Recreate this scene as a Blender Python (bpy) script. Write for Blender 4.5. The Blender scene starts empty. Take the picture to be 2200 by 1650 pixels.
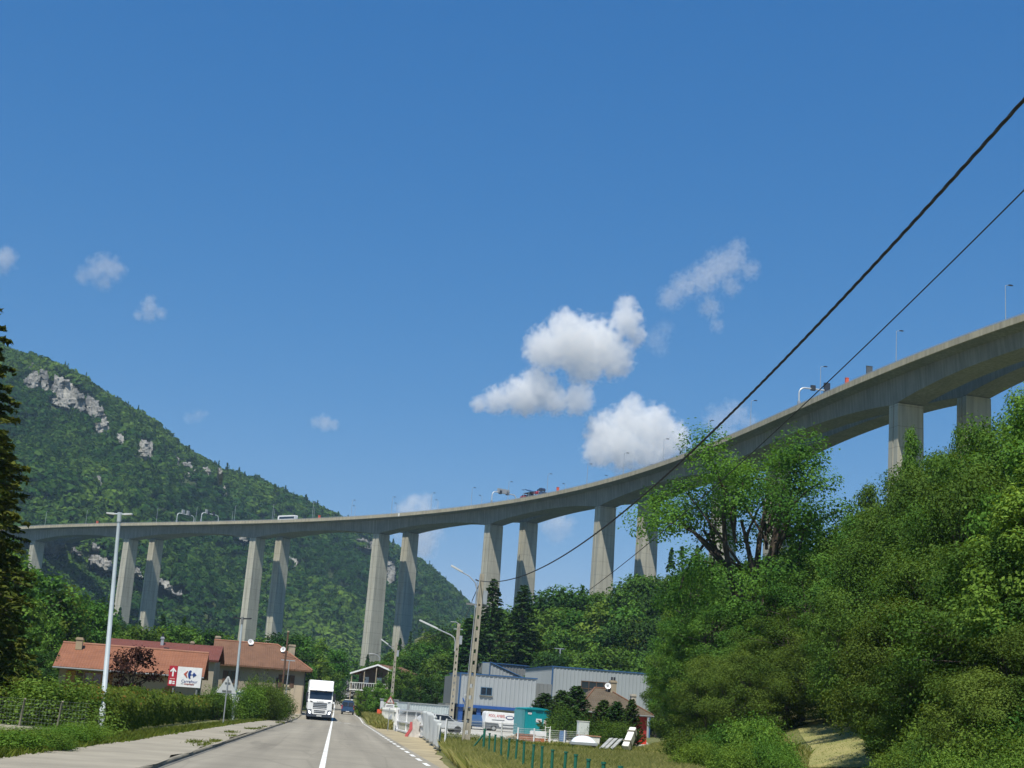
import bpy, bmesh, math, random
import numpy as np
from mathutils import Vector, Matrix
PI = math.pi
R = math.radians
sc = bpy.context.scene
col = sc.collection
rnd = random.Random(7)

# ------------------------------------------------------------------ camera
F_PX = 3065.0                      # focal length in photo pixels (photo is 2200 x 1650)
CAM_Z = 1.6
PITCH, YAW, ROLL = R(13.1546), R(5.9604), R(4.1)
_F = np.array([math.sin(YAW)*math.cos(PITCH), math.cos(YAW)*math.cos(PITCH), math.sin(PITCH)])
_R0 = np.array([math.cos(YAW), -math.sin(YAW), 0.0])
_U0 = np.cross(_R0, _F)
_R = math.cos(ROLL)*_R0 + math.sin(ROLL)*_U0
_U = math.cos(ROLL)*_U0 - math.sin(ROLL)*_R0
cd = bpy.data.cameras.new('camera')
cam = bpy.data.objects.new('camera', cd)
col.objects.link(cam)
cam.matrix_world = Matrix(((_R[0], _U[0], -_F[0], 0), (_R[1], _U[1], -_F[1], 0), (_R[2], _U[2], -_F[2], CAM_Z), (0, 0, 0, 1)))
cd.sensor_width = 36
cd.lens = F_PX/2200*36
cd.clip_start = 0.5
cd.clip_end = 40000
sc.camera = cam

def ray(px, py):
    """survey direction of a point of the photo, scaled to one metre along the road"""
    v = _F*F_PX + _R*(px-1100) + _U*(825-py)
    return v/v[1]
def at(px, py, Y):
    v = ray(px, py)
    return Vector((v[0]*Y, Y, CAM_Z+v[2]*Y))
def proj(p):
    d = np.array([p[0], p[1], p[2]-CAM_Z]); w = d@_F
    return 1100+F_PX*(d@_R)/w, 825-F_PX*(d@_U)/w
def proj_np(P):
    D = P-np.array([0, 0, CAM_Z]); w = D@_F
    return 1100+F_PX*(D@_R)/w, 825-F_PX*(D@_U)/w

# ------------------------------------------------------------------ object helpers
def tag(o, label=None, cat=None, group=None, kind=None):
    if label: o['label'] = label
    if cat: o['category'] = cat
    if group: o['group'] = group
    if kind: o['kind'] = kind
    return o
def thing(name, label, cat, loc=(0, 0, 0), rz=0.0, group=None):
    o = bpy.data.objects.new(name, None)
    o.empty_display_size = 0.5
    col.objects.link(o)
    o.location = loc
    o.rotation_euler = (0, 0, rz)
    return tag(o, label, cat, group)
def dup(root, loc, rz=None, label=None, group=None, scale=None, eul=None):
    r = root.copy(); col.objects.link(r)
    r.location = loc
    if rz is not None: r.rotation_euler = (0, 0, rz)
    if eul is not None: r.rotation_euler = eul
    if scale is not None: r.scale = scale if hasattr(scale, '__len__') else (scale,)*3
    if label: r['label'] = label
    if group: r['group'] = group
    for ch in list(root.children):
        c = ch.copy(); col.objects.link(c); c.parent = r
        for g in ch.children:
            d = g.copy(); col.objects.link(d); d.parent = c
    return r
def link_mesh(name, me, parent=None):
    o = bpy.data.objects.new(name, me)
    col.objects.link(o)
    if parent is not None: o.parent = parent
    return o

class MB:
    """collects simple solids and links them as ONE mesh object"""
    def __init__(s): s.v = []; s.f = []; s.m = []; s.sm = []; s.cur = 0
    def mat(s, i): s.cur = i; return s
    def add(s, vs, fs, smooth=False):
        b = len(s.v); s.v += [tuple(x) for x in vs]
        for f in fs:
            s.f.append(tuple(b+i for i in f)); s.m.append(s.cur); s.sm.append(smooth)
        return s
    def box(s, x0, x1, y0, y1, z0, z1):
        vs = [(x, y, z) for z in (z0, z1) for y in (y0, y1) for x in (x0, x1)]
        return s.add(vs, [(0, 2, 3, 1), (4, 5, 7, 6), (0, 1, 5, 4), (1, 3, 7, 5), (3, 2, 6, 7), (2, 0, 4, 6)])
    def obox(s, c, a, b, h):
        """box from centre and three half-axis vectors"""
        c, a, b, h = Vector(c), Vector(a), Vector(b), Vector(h)
        vs = [c+i*a+j*b+k*h for k in (-1, 1) for j in (-1, 1) for i in (-1, 1)]
        return s.add(vs, [(0, 2, 3, 1), (4, 5, 7, 6), (0, 1, 5, 4), (1, 3, 7, 5), (3, 2, 6, 7), (2, 0, 4, 6)])
    def prism(s, poly, axis, a, b):
        """extrude a 2-D polygon along an axis between a and b"""
        def mk(p, t):
            return {'x': (t, p[0], p[1]), 'y': (p[0], t, p[1]), 'z': (p[0], p[1], t)}[axis]
        n = len(poly)
        vs = [mk(p, a) for p in poly]+[mk(p, b) for p in poly]
        fs = [tuple(range(n))[::-1], tuple(range(n, 2*n))]
        fs += [(i, (i+1) % n, n+(i+1) % n, n+i) for i in range(n)]
        return s.add(vs, fs)
    def tube(s, pts, r, n=8, cap=True):
        pts = [Vector(p) for p in pts]
        rs = [float(q) for q in r] if hasattr(r, '__len__') else [float(r)]*len(pts)
        vs = []; fs = []; prev = None
        for i, p in enumerate(pts):
            t = (pts[min(i+1, len(pts)-1)]-pts[max(i-1, 0)]).normalized()
            if prev is None:
                u = t.orthogonal().normalized()
            else:
                u = (prev-t*prev.dot(t)).normalized()
            prev = u; w = t.cross(u)
            for k in range(n):
                a = 2*PI*k/n
                vs.append(p+rs[i]*(math.cos(a)*u+math.sin(a)*w))
        for i in range(len(pts)-1):
            for k in range(n):
                fs.append((i*n+k, i*n+(k+1) % n, (i+1)*n+(k+1) % n, (i+1)*n+k))
        s.add(vs, fs, True)
        if cap:
            s.add(vs[:n], [tuple(range(n))[::-1]]); s.add(vs[-n:], [tuple(range(n))])
        return s
    def cyl(s, c, r, h, n=12, axis='z'):
        d = {'x': Vector((1, 0, 0)), 'y': Vector((0, 1, 0)), 'z': Vector((0, 0, 1))}[axis]
        c = Vector(c)
        return s.tube([c-d*h/2, c+d*h/2], r, n)
    def quad(s, a, b, c, d): return s.add([a, b, c, d], [(0, 1, 2, 3)])
    def build(s, name, mats, parent=None, bevel=0.0, fixn=True):
        me = bpy.data.meshes.new(name)
        me.from_pydata(s.v, [], s.f)
        mats = mats if isinstance(mats, (list, tuple)) else [mats]
        for m in mats: me.materials.append(m)
        me.polygons.foreach_set('material_index', s.m)
        me.polygons.foreach_set('use_smooth', s.sm)
        if fixn or bevel:
            bm = bmesh.new(); bm.from_mesh(me)
            if fixn: bmesh.ops.recalc_face_normals(bm, faces=bm.faces)
            if bevel:
                bmesh.ops.remove_doubles(bm, verts=bm.verts, dist=1e-4)
                es = [e for e in bm.edges if len(e.link_faces) == 2 and e.calc_face_angle(0) > 0.5]
                bmesh.ops.bevel(bm, geom=es, offset=bevel, segments=2, affect='EDGES', clamp_overlap=True)
            bm.to_mesh(me); bm.free()
        me.update()
        return link_mesh(name, me, parent)

def np_mesh(name, V, F, mats, tint=None, smooth=False, mi=None):
    """mesh from numpy vertices (N,3) and faces (M,k)"""
    me = bpy.data.meshes.new(name)
    V = np.asarray(V, np.float32); F = np.asarray(F, np.int32)
    k = F.shape[1]
    me.vertices.add(len(V)); me.vertices.foreach_set('co', V.ravel())
    me.loops.add(F.size); me.loops.foreach_set('vertex_index', F.ravel())
    me.polygons.add(len(F))
    me.polygons.foreach_set('loop_start', np.arange(0, F.size, k, dtype=np.int32))
    me.polygons.foreach_set('loop_total', np.full(len(F), k, np.int32))
    for m in (mats if isinstance(mats, (list, tuple)) else [mats]): me.materials.append(m)
    if mi is not None: me.polygons.foreach_set('material_index', np.asarray(mi, np.int32))
    if smooth: me.polygons.foreach_set('use_smooth', np.ones(len(F), bool))
    if tint is not None:
        a = me.attributes.new('tint', 'FLOAT', 'FACE')
        a.data.foreach_set('value', np.asarray(tint, np.float32))
    me.update(calc_edges=True)
    return me

def text_mesh(name, s, size, mat, parent, mw, depth=0.004, sx=1.0):
    cu = bpy.data.curves.new(name, 'FONT')
    cu.body = s; cu.size = size; cu.align_x = 'CENTER'; cu.align_y = 'CENTER'
    cu.extrude = depth; cu.resolution_u = 3
    o = bpy.data.objects.new(name, cu)
    col.objects.link(o)
    dg = bpy.context.evaluated_depsgraph_get()
    me = bpy.data.meshes.new_from_object(o.evaluated_get(dg))
    bpy.data.objects.remove(o); bpy.data.curves.remove(cu)
    me.transform(Matrix.Diagonal((sx, 1, 1, 1)))
    me.transform(mw)
    me.materials.clear(); me.materials.append(mat)
    me.name = name
    return link_mesh(name, me, parent)

# ------------------------------------------------------------------ noise helper (value noise, numpy)
def vnoise(x, y, seed=0):
    x = np.asarray(x, float); y = np.asarray(y, float)
    xi = np.floor(x).astype(np.int64); yi = np.floor(y).astype(np.int64)
    xf = x-xi; yf = y-yi
    def h(a, b):
        n = (a*374761393+b*668265263+seed*974634777) & 0x7fffffff
        n = ((n ^ (n >> 13))*1274126177) & 0x7fffffff
        return ((n ^ (n >> 16)) & 0xffff)/65535.0
    u = xf*xf*(3-2*xf); v = yf*yf*(3-2*yf)
    return (h(xi, yi)*(1-u)+h(xi+1, yi)*u)*(1-v)+(h(xi, yi+1)*(1-u)+h(xi+1, yi+1)*u)*v
def fbm(x, y, seed=0, o=4):
    s = 0; a = 0.5; t = 0
    for i in range(o):
        s = s+a*vnoise(np.asarray(x)*2**i, np.asarray(y)*2**i, seed+i); t += a; a *= 0.5
    return s/t

# ------------------------------------------------------------------ materials
MATS = {}
def mat(name, c, rough=0.8, var=0.15, scale=1.0, bump=0.0, bscale=None, metal=0.0, spec=0.3, c2=None, detail=5.0, stretch=None, fac=(0.35, 0.65)):
    if name in MATS: return MATS[name]
    m = bpy.data.materials.new(name); m.use_nodes = True
    nt = m.node_tree; N = nt.nodes; L = nt.links
    b = N['Principled BSDF']
    b.inputs['Roughness'].default_value = rough
    b.inputs['Metallic'].default_value = metal
    b.inputs['Specular IOR Level'].default_value = spec
    tc = N.new('ShaderNodeTexCoord'); src = tc.outputs['Object']
    if stretch:
        mp = N.new('ShaderNodeMapping'); mp.inputs['Scale'].default_value = stretch
        L.new(src, mp.inputs['Vector']); src = mp.outputs['Vector']
    nz = N.new('ShaderNodeTexNoise'); nz.inputs['Scale'].default_value = scale; nz.inputs['Detail'].default_value = detail
    nz.inputs['Roughness'].default_value = 0.6
    L.new(src, nz.inputs['Vector'])
    rp = N.new('ShaderNodeValToRGB')
    lo = c2 if c2 else tuple(max(0, x*(1-var)) for x in c)
    hi = c if c2 else tuple(min(1, x*(1+var)) for x in c)
    rp.color_ramp.elements[0].position = fac[0]; rp.color_ramp.elements[0].color = (*lo, 1)
    rp.color_ramp.elements[1].position = fac[1]; rp.color_ramp.elements[1].color = (*hi, 1)
    L.new(nz.outputs['Fac'], rp.inputs['Fac'])
    L.new(rp.outputs['Color'], b.inputs['Base Color'])
    if bump:
        n2 = N.new('ShaderNodeTexNoise'); n2.inputs['Scale'].default_value = bscale or scale*6; n2.inputs['Detail'].default_value = 6
        L.new(src, n2.inputs['Vector'])
        bp = N.new('ShaderNodeBump'); bp.inputs['Strength'].default_value = bump; bp.inputs['Distance'].default_value = 0.1
        L.new(n2.outputs['Fac'], bp.inputs['Height']); L.new(bp.outputs['Normal'], b.inputs['Normal'])
    MATS[name] = m
    return m
def plain(name, c, rough=0.5, metal=0.0, spec=0.5):
    return mat(name, c, rough, 0.06, 3.0, metal=metal, spec=spec)
def leaf_mat(name, dark, light, trans=0.3, objvar=0.25, warm=None):
    """foliage: colour differs from leaf clump to leaf clump and from plant to plant"""
    if name in MATS: return MATS[name]
    m = bpy.data.materials.new(name); m.use_nodes = True
    nt = m.node_tree; N = nt.nodes; L = nt.links
    N.clear()
    out = N.new('ShaderNodeOutputMaterial')
    at_ = N.new('ShaderNodeAttribute'); at_.attribute_name = 'tint'
    rp = N.new('ShaderNodeValToRGB')
    rp.color_ramp.elements[0].color = (*dark, 1); rp.color_ramp.elements[1].color = (*light, 1)
    if warm:
        e = rp.color_ramp.elements.new(0.93); e.color = (*light, 1)
        rp.color_ramp.elements[-1].color = (*warm, 1)
    L.new(at_.outputs['Fac'], rp.inputs['Fac'])
    oi = N.new('ShaderNodeObjectInfo')
    hs = N.new('ShaderNodeHueSaturation')
    mr = N.new('ShaderNodeMapRange'); mr.inputs['To Min'].default_value = 1-objvar; mr.inputs['To Max'].default_value = 1+objvar
    L.new(oi.outputs['Random'], mr.inputs['Value']); L.new(mr.outputs['Result'], hs.inputs['Value'])
    mh = N.new('ShaderNodeMapRange'); mh.inputs['To Min'].default_value = 0.485; mh.inputs['To Max'].default_value = 0.52
    ml = N.new('ShaderNodeMath'); ml.operation = 'MULTIPLY'; ml.inputs[1].default_value = 7.31
    fr = N.new('ShaderNodeMath'); fr.operation = 'FRACT'
    L.new(oi.outputs['Random'], ml.inputs[0]); L.new(ml.outputs[0], fr.inputs[0]); L.new(fr.outputs[0], mh.inputs['Value'])
    L.new(mh.outputs['Result'], hs.inputs['Hue'])
    L.new(rp.outputs['Color'], hs.inputs['Color'])
    d = N.new('ShaderNodeBsdfDiffuse'); t = N.new('ShaderNodeBsdfTranslucent'); mx = N.new('ShaderNodeMixShader')
    L.new(hs.outputs['Color'], d.inputs['Color'])
    yl = N.new('ShaderNodeMix'); yl.data_type = 'RGBA'; yl.blend_type = 'MULTIPLY'; yl.inputs['Factor'].default_value = 1.0
    L.new(hs.outputs['Color'], yl.inputs['A']); yl.inputs['B'].default_value = (1.5, 1.35, 0.5, 1)
    L.new(yl.outputs['Result'], t.inputs['Color'])
    mx.inputs['Fac'].default_value = trans
    L.new(d.outputs[0], mx.inputs[1]); L.new(t.outputs[0], mx.inputs[2])
    L.new(mx.outputs[0], out.inputs['Surface'])
    MATS[name] = m
    return m

# ------------------------------------------------------------------ light: sky and sun
SUN_AZ = R(201.5)                  # compass angle from +Y, clockwise: behind the camera and a little left
SUN_EL = R(62.0)
world = bpy.data.worlds.new('World'); sc.world = world
world.use_nodes = True
wn = world.node_tree.nodes; wl = world.node_tree.links
wn.clear()
wo = wn.new('ShaderNodeOutputWorld'); wb = wn.new('ShaderNodeBackground')
sky = wn.new('ShaderNodeTexSky'); sky.sky_type = 'NISHITA'; sky.sun_disc = False
sky.sun_elevation = SUN_EL; sky.sun_rotation = SUN_AZ
sky.altitude = 1500; sky.air_density = 1.0; sky.dust_density = 0.1; sky.ozone_density = 2.0
hs = wn.new('ShaderNodeHueSaturation'); hs.inputs['Saturation'].default_value = 1.3; hs.inputs['Value'].default_value = 1.0
# the camera's response flattens the pale band over the horizon: one power curve per channel
sp_ = wn.new('ShaderNodeSeparateColor'); cb_ = wn.new('ShaderNodeCombineColor')
wl.new(sky.outputs['Color'], hs.inputs['Color']); wl.new(hs.outputs['Color'], sp_.inputs[0])
for i_, (a_, g_) in enumerate(((0.57, 0.97), (0.49, 0.66), (0.615, 0.46))):
    m1_ = wn.new('ShaderNodeMath'); m1_.operation = 'MULTIPLY'; m1_.inputs[1].default_value = 0.143
    m2_ = wn.new('ShaderNodeMath'); m2_.operation = 'POWER'; m2_.inputs[1].default_value = g_
    m3_ = wn.new('ShaderNodeMath'); m3_.operation = 'MULTIPLY'; m3_.inputs[1].default_value = a_/0.143
    wl.new(sp_.outputs[i_], m1_.inputs[0]); wl.new(m1_.outputs[0], m2_.inputs[0]); wl.new(m2_.outputs[0], m3_.inputs[0]); wl.new(m3_.outputs[0], cb_.inputs[i_])
wl.new(cb_.outputs[0], wb.inputs['Color'])
wb.inputs['Strength'].default_value = 0.085
wl.new(wb.outputs[0], wo.inputs['Surface'])
sd = bpy.data.lights.new('sun', 'SUN'); sun = bpy.data.objects.new('sun', sd); col.objects.link(sun)
sd.energy = 3.2; sd.angle = R(0.53); sd.color = (1.0, 0.955, 0.87)
_S = Vector((math.sin(SUN_AZ)*math.cos(SUN_EL), math.cos(SUN_AZ)*math.cos(SUN_EL), math.sin(SUN_EL)))
sun.rotation_euler = (-_S).to_track_quat('-Z', 'Y').to_euler()
sun.location = (0, -50, 300)
vs_ = sc.view_settings
vs_.view_transform = 'Standard'; vs_.look = 'None'; vs_.gamma = 1.0; vs_.use_curve_mapping = False
vs_.exposure = 0.85
sc.cycles.max_bounces = 16; sc.cycles.diffuse_bounces = 3; sc.cycles.glossy_bounces = 2
sc.cycles.transmission_bounces = 4; sc.cycles.transparent_max_bounces = 8; sc.cycles.volume_bounces = 12
sc.cycles.use_denoising = True
# ------------------------------------------------------------------ surface materials
ASPHALT = mat('asphalt', (0.27, 0.245, 0.19), 0.9, 0.07, 0.35, 0.15, 25, detail=8)
def asphalt_marks():
    """tyre-polished lanes: long soft streaks along the road and tar patches"""
    nt = ASPHALT.node_tree; N = nt.nodes; L = nt.links
    b = N['Principled BSDF']; src = b.inputs['Base Color'].links[0].from_socket
    tc = N.new('ShaderNodeTexCoord'); mp = N.new('ShaderNodeMapping'); mp.inputs['Scale'].default_value = (1.1, 0.02, 1)
    L.new(tc.outputs['Object'], mp.inputs['Vector'])
    nz = N.new('ShaderNodeTexNoise'); nz.inputs['Scale'].default_value = 1.0; nz.inputs['Detail'].default_value = 3
    L.new(mp.outputs['Vector'], nz.inputs['Vector'])
    mr = N.new('ShaderNodeMapRange'); mr.inputs['From Min'].default_value = 0.3; mr.inputs['From Max'].default_value = 0.7
    mr.inputs['To Min'].default_value = 0.78; mr.inputs['To Max'].default_value = 1.1
    L.new(nz.outputs['Fac'], mr.inputs['Value'])
    mx = N.new('ShaderNodeMix'); mx.data_type = 'RGBA'; mx.blend_type = 'MULTIPLY'; mx.inputs['Factor'].default_value = 1
    L.new(src, mx.inputs['A']); L.new(mr.outputs['Result'], mx.inputs['B'])
    # tar repairs with ragged outlines, and sealed cracks
    m2 = N.new('ShaderNodeMapping'); m2.inputs['Scale'].default_value = (0.45, 0.045, 1); L.new(tc.outputs['Object'], m2.inputs['Vector'])
    n2 = N.new('ShaderNodeTexNoise'); n2.inputs['Scale'].default_value = 1.0; n2.inputs['Detail'].default_value = 6; L.new(m2.outputs['Vector'], n2.inputs['Vector'])
    r2 = N.new('ShaderNodeMapRange'); r2.inputs['From Min'].default_value = 0.60; r2.inputs['From Max'].default_value = 0.64; r2.inputs['To Min'].default_value = 1.0; r2.inputs['To Max'].default_value = 0.80
    L.new(n2.outputs['Fac'], r2.inputs['Value'])
    m3 = N.new('ShaderNodeMapping'); m3.inputs['Scale'].default_value = (0.5, 0.09, 1); L.new(tc.outputs['Object'], m3.inputs['Vector'])
    vo = N.new('ShaderNodeTexVoronoi'); vo.feature = 'DISTANCE_TO_EDGE'; vo.inputs['Scale'].default_value = 1.0; L.new(m3.outputs['Vector'], vo.inputs['Vector'])
    r3 = N.new('ShaderNodeMapRange'); r3.inputs['From Min'].default_value = 0.008; r3.inputs['From Max'].default_value = 0.02; r3.inputs['To Min'].default_value = 0.90; r3.inputs['To Max'].default_value = 1.0
    L.new(vo.outputs['Distance'], r3.inputs['Value'])
    ml = N.new('ShaderNodeMath'); ml.operation = 'MULTIPLY'; L.new(r2.outputs['Result'], ml.inputs[0]); L.new(r3.outputs['Result'], ml.inputs[1])
    mx2 = N.new('ShaderNodeMix'); mx2.data_type = 'RGBA'; mx2.blend_type = 'MULTIPLY'; mx2.inputs['Factor'].default_value = 1
    L.new(mx.outputs['Result'], mx2.inputs['A']); L.new(ml.outputs[0], mx2.inputs['B']); L.new(mx2.outputs['Result'], b.inputs['Base Color'])
asphalt_marks()
PAVE = mat('pavement_asphalt', (0.30, 0.27, 0.205), 0.9, 0.14, 0.5, 0.2, 20, detail=8)
GRAVEL = mat('gravel', (0.34, 0.285, 0.175), 0.95, 0.2, 0.45, 0.3, 18, detail=9)
GRASS_G = mat('grass_ground', (0.16, 0.15, 0.055), 0.95, 0.3, 0.12, 0.3, 6, c2=(0.09, 0.115, 0.03), detail=9)
LAWN = mat('dry_lawn', (0.32, 0.28, 0.11), 0.95, 0.3, 0.5, 0.5, 5, c2=(0.19, 0.205, 0.065), detail=10)
FOREST_FLOOR = mat('forest_floor', (0.055, 0.075, 0.022), 0.95, 0.3, 0.03, 0.2, 1, c2=(0.03, 0.048, 0.014))
YARD = mat('yard_concrete', (0.46, 0.44, 0.38), 0.9, 0.12, 0.3, 0.1, 10)
KERB = mat('kerb_concrete', (0.22, 0.20, 0.15), 0.9, 0.25, 1.2, 0.2)
PAINT = mat('road_paint', (0.76, 0.76, 0.70), 0.7, 0.08, 2.5, c2=(0.40, 0.38, 0.32), detail=8, fac=(0.28, 0.5))
def concrete(name, c, var=0.1, joints=None, jdir='z', streak=True):
    m = mat(name, c, 0.88, var, 0.12, 0.12, 3, detail=8)
    nt = m.node_tree; N = nt.nodes; L = nt.links
    b = N['Principled BSDF']; src = b.inputs['Base Color'].links[0].from_socket
    tc = N.new('ShaderNodeTexCoord')
    if streak:
        mp = N.new('ShaderNodeMapping'); mp.inputs['Scale'].default_value = (0.9, 0.9, 0.035)
        L.new(tc.outputs['Object'], mp.inputs['Vector'])
        nz = N.new('ShaderNodeTexNoise'); nz.inputs['Scale'].default_value = 1.3; nz.inputs['Detail'].default_value = 5
        L.new(mp.outputs['Vector'], nz.inputs['Vector'])
        mr = N.new('ShaderNodeMapRange'); mr.inputs['From Min'].default_value = 0.35; mr.inputs['From Max'].default_value = 0.7
        mr.inputs['To Min'].default_value = 0.70; mr.inputs['To Max'].default_value = 1.06
        L.new(nz.outputs['Fac'], mr.inputs['Value'])
        mx = N.new('ShaderNodeMix'); mx.data_type = 'RGBA'; mx.blend_type = 'MULTIPLY'; mx.inputs['Factor'].default_value = 1
        L.new(src, mx.inputs['A']); L.new(mr.outputs['Result'], mx.inputs['B']); src = mx.outputs['Result']
    if joints:
        sp = N.new('ShaderNodeSeparateXYZ'); L.new(tc.outputs['Object'], sp.inputs[0])
        md = N.new('ShaderNodeMath'); md.operation = 'MODULO'; md.inputs[1].default_value = joints
        ab = N.new('ShaderNodeMath'); ab.operation = 'ABSOLUTE'; L.new(sp.outputs[jdir.upper()], ab.inputs[0])
        L.new(ab.outputs[0], md.inputs[0])
        ls = N.new('ShaderNodeMath'); ls.operation = 'LESS_THAN'; ls.inputs[1].default_value = 0.16
        L.new(md.outputs[0], ls.inputs[0])
        mx = N.new('ShaderNodeMix'); mx.data_type = 'RGBA'; mx.blend_type = 'MULTIPLY'
        ml = N.new('ShaderNodeMath'); ml.operation = 'MULTIPLY'; ml.inputs[1].default_value = 0.5
        L.new(ls.outputs[0], ml.inputs[0]); L.new(ml.outputs[0], mx.inputs['Factor'])
        L.new(src, mx.inputs['A']); mx.inputs['B'].default_value = (0.42, 0.42, 0.42, 1); src = mx.outputs['Result']
    L.new(src, b.inputs['Base Color'])
    return m
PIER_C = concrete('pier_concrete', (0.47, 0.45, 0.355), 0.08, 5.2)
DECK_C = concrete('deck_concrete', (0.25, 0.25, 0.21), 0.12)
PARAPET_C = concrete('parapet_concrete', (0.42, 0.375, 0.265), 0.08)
STEEL = plain('galvanised_steel', (0.50, 0.52, 0.52), 0.45, 0.6)
GREY_PAINT = plain('grey_post_paint', (0.42, 0.48, 0.50), 0.5)
DARK = plain('dark_plastic', (0.025, 0.028, 0.035), 0.5)
RUBBER = plain('tyre_rubber', (0.02, 0.02, 0.02), 0.85)
GLASS = plain('dark_glass', (0.02, 0.03, 0.045), 0.08, 0.0, 0.8)
WHITE = plain('white_paint', (0.80, 0.80, 0.78), 0.4)
WHITE_DULL = mat('weathered_white', (0.70, 0.70, 0.64), 0.7, 0.12, 2.0)
BLACK_CABLE = plain('cable_sheath', (0.02, 0.02, 0.022), 0.6)
ORANGE = plain('orange_cabinet_paint', (0.75, 0.12, 0.05), 0.5)
RED = plain('red_paint', (0.55, 0.025, 0.03), 0.45)
BLUE = plain('blue_paint', (0.025, 0.09, 0.30), 0.45)
NAVY = plain('navy_paint', (0.03, 0.075, 0.16), 0.35)
BARK = mat('bark', (0.075, 0.06, 0.045), 0.95, 0.3, 4, 0.5)
def rock_mat():
    m = mat('limestone', (0.33, 0.32, 0.28), 0.95, 0.2, 0.09, 0.9, 0.5, c2=(0.10, 0.10, 0.095), detail=10, stretch=(1, 1, 0.6))
    return m
ROCK = rock_mat()
LEAF_MID = leaf_mat('leaf_mid', (0.030, 0.082, 0.016), (0.135, 0.235, 0.042), 0.28, 0.2)
LEAF_ASH = leaf_mat('leaf_ash', (0.038, 0.105, 0.022), (0.15, 0.285, 0.048), 0.36, 0.05)
LEAF_BUSH = leaf_mat('leaf_bush', (0.040, 0.098, 0.016), (0.175, 0.275, 0.045), 0.29, 0.2)
LEAF_OLIVE = leaf_mat('leaf_olive', (0.036, 0.08, 0.016), (0.138, 0.21, 0.04), 0.28, 0.15)
LEAF_DARK = leaf_mat('needle_dark', (0.014, 0.042, 0.012), (0.06, 0.115, 0.028), 0.15, 0.2)
LEAF_SPRUCE = leaf_mat('needle_spruce', (0.020, 0.045, 0.010), (0.125, 0.145, 0.028), 0.18, 0.05)
LEAF_PURPLE = leaf_mat('leaf_purple', (0.02, 0.010, 0.010), (0.075, 0.035, 0.03), 0.25, 0.05)
LEAF_HEDGE = leaf_mat('leaf_hedge', (0.03, 0.075, 0.013), (0.13, 0.185, 0.033), 0.28, 0.05, warm=(0.20, 0.14, 0.03))
LEAF_FOREST = leaf_mat('leaf_forest', (0.018, 0.066, 0.015), (0.135, 0.245, 0.036), 0.22, 0.0)
GRASS_DRY = leaf_mat('grass_blade_dry', (0.12, 0.17, 0.035), (0.42, 0.40, 0.15), 0.35, 0.0)
GRASS_GREEN = leaf_mat('grass_blade_green', (0.05, 0.10, 0.015), (0.18, 0.20, 0.04), 0.3, 0.0)
# ------------------------------------------------------------------ terrain heights
ROAD_PTS = [(-400, 0), (150, 0.0), (175, 0.35), (225, 0.40), (300, 1.5), (400, 3.6), (520, 6.0), (5000, 8.0)]
def road_z(y): return np.interp(y, [p[0] for p in ROAD_PTS], [p[1] for p in ROAD_PTS])
FOOT = np.array([(16, -60), (17.5, 30), (18.5, 50), (17.5, 68), (18, 85), (20, 100), (30, 122), (46, 142), (58, 165), (62, 196), (48, 226), (26, 246), (17, 280), (14, 330), (14, 420), (30, 600), (60, 900)], float)
def foot_x(y): return np.interp(y, FOOT[:, 1], FOOT[:, 0])
_seg = [(FOOT[i], FOOT[i+1]) for i in range(len(FOOT)-1)]
def hill_dist(x, y):
    """metres behind the foot line of the right hillside (0 on the valley floor)"""
    x = np.asarray(x, float); y = np.asarray(y, float)
    d = np.full(np.broadcast(x, y).shape, 1e9)
    for a, b in _seg:
        ex, ey = b-a; l = ex*ex+ey*ey
        t = np.clip(((x-a[0])*ex+(y-a[1])*ey)/l, 0, 1)
        d = np.minimum(d, np.hypot(x-a[0]-t*ex, y-a[1]-t*ey))
    return np.where(x > foot_x(y), d, 0.0)
def ground_z(x, y):
    x = np.asarray(x, float); y = np.asarray(y, float)
    z = road_z(y)
    h = hill_dist(x, y)
    hs_ = np.where(h < 25, 0.26*h, 6.5+0.36*(h-25))
    hs_ = np.minimum(hs_, 34+0.02*h)
    hs_ = hs_+np.minimum(h*0.08, 1)*1.6*(fbm(x*0.05, y*0.05, 5)-0.5)
    # left side: gentle terrace behind the hedge, then the wooded foot of the mountain
    l = np.maximum(0, -x-14-0.06*np.maximum(y-100, 0))
    lz = np.clip((y-200)/500, 0, 1)*np.minimum(l*0.16, 20)+np.minimum(l, 30)*0.01
    far = np.clip((y-420)/400, 0, 1)
    z2 = z+hs_+lz+far*far*14
    big = np.clip((np.hypot(x, y)-60)/100, 0, 1)*1.0*(fbm(x*0.02, y*0.02, 9)-0.5)
    flat = np.clip((np.abs(x)-9)/10, 0, 1)
    yard = np.clip((np.abs(x-26)-22)/10, 0, 1)*1.0+np.clip((np.abs(y-155)-55)/20, 0, 1)
    return z2+big*flat*np.clip(yard, 0, 1)-0.02
def gz(x, y): return float(ground_z(x, y))
def onto(px, py, ymin=8, ymax=420):
    """first point of the ground under a photo pixel"""
    v = ray(px, py)
    Y = np.linspace(ymin, ymax, 1600)
    dz = CAM_Z+v[2]*Y-ground_z(v[0]*Y, Y)
    i = int(np.argmax(dz < 0)) or len(Y)-1
    y = float(Y[i]); return Vector((v[0]*y, y, gz(v[0]*y, y)))

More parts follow.
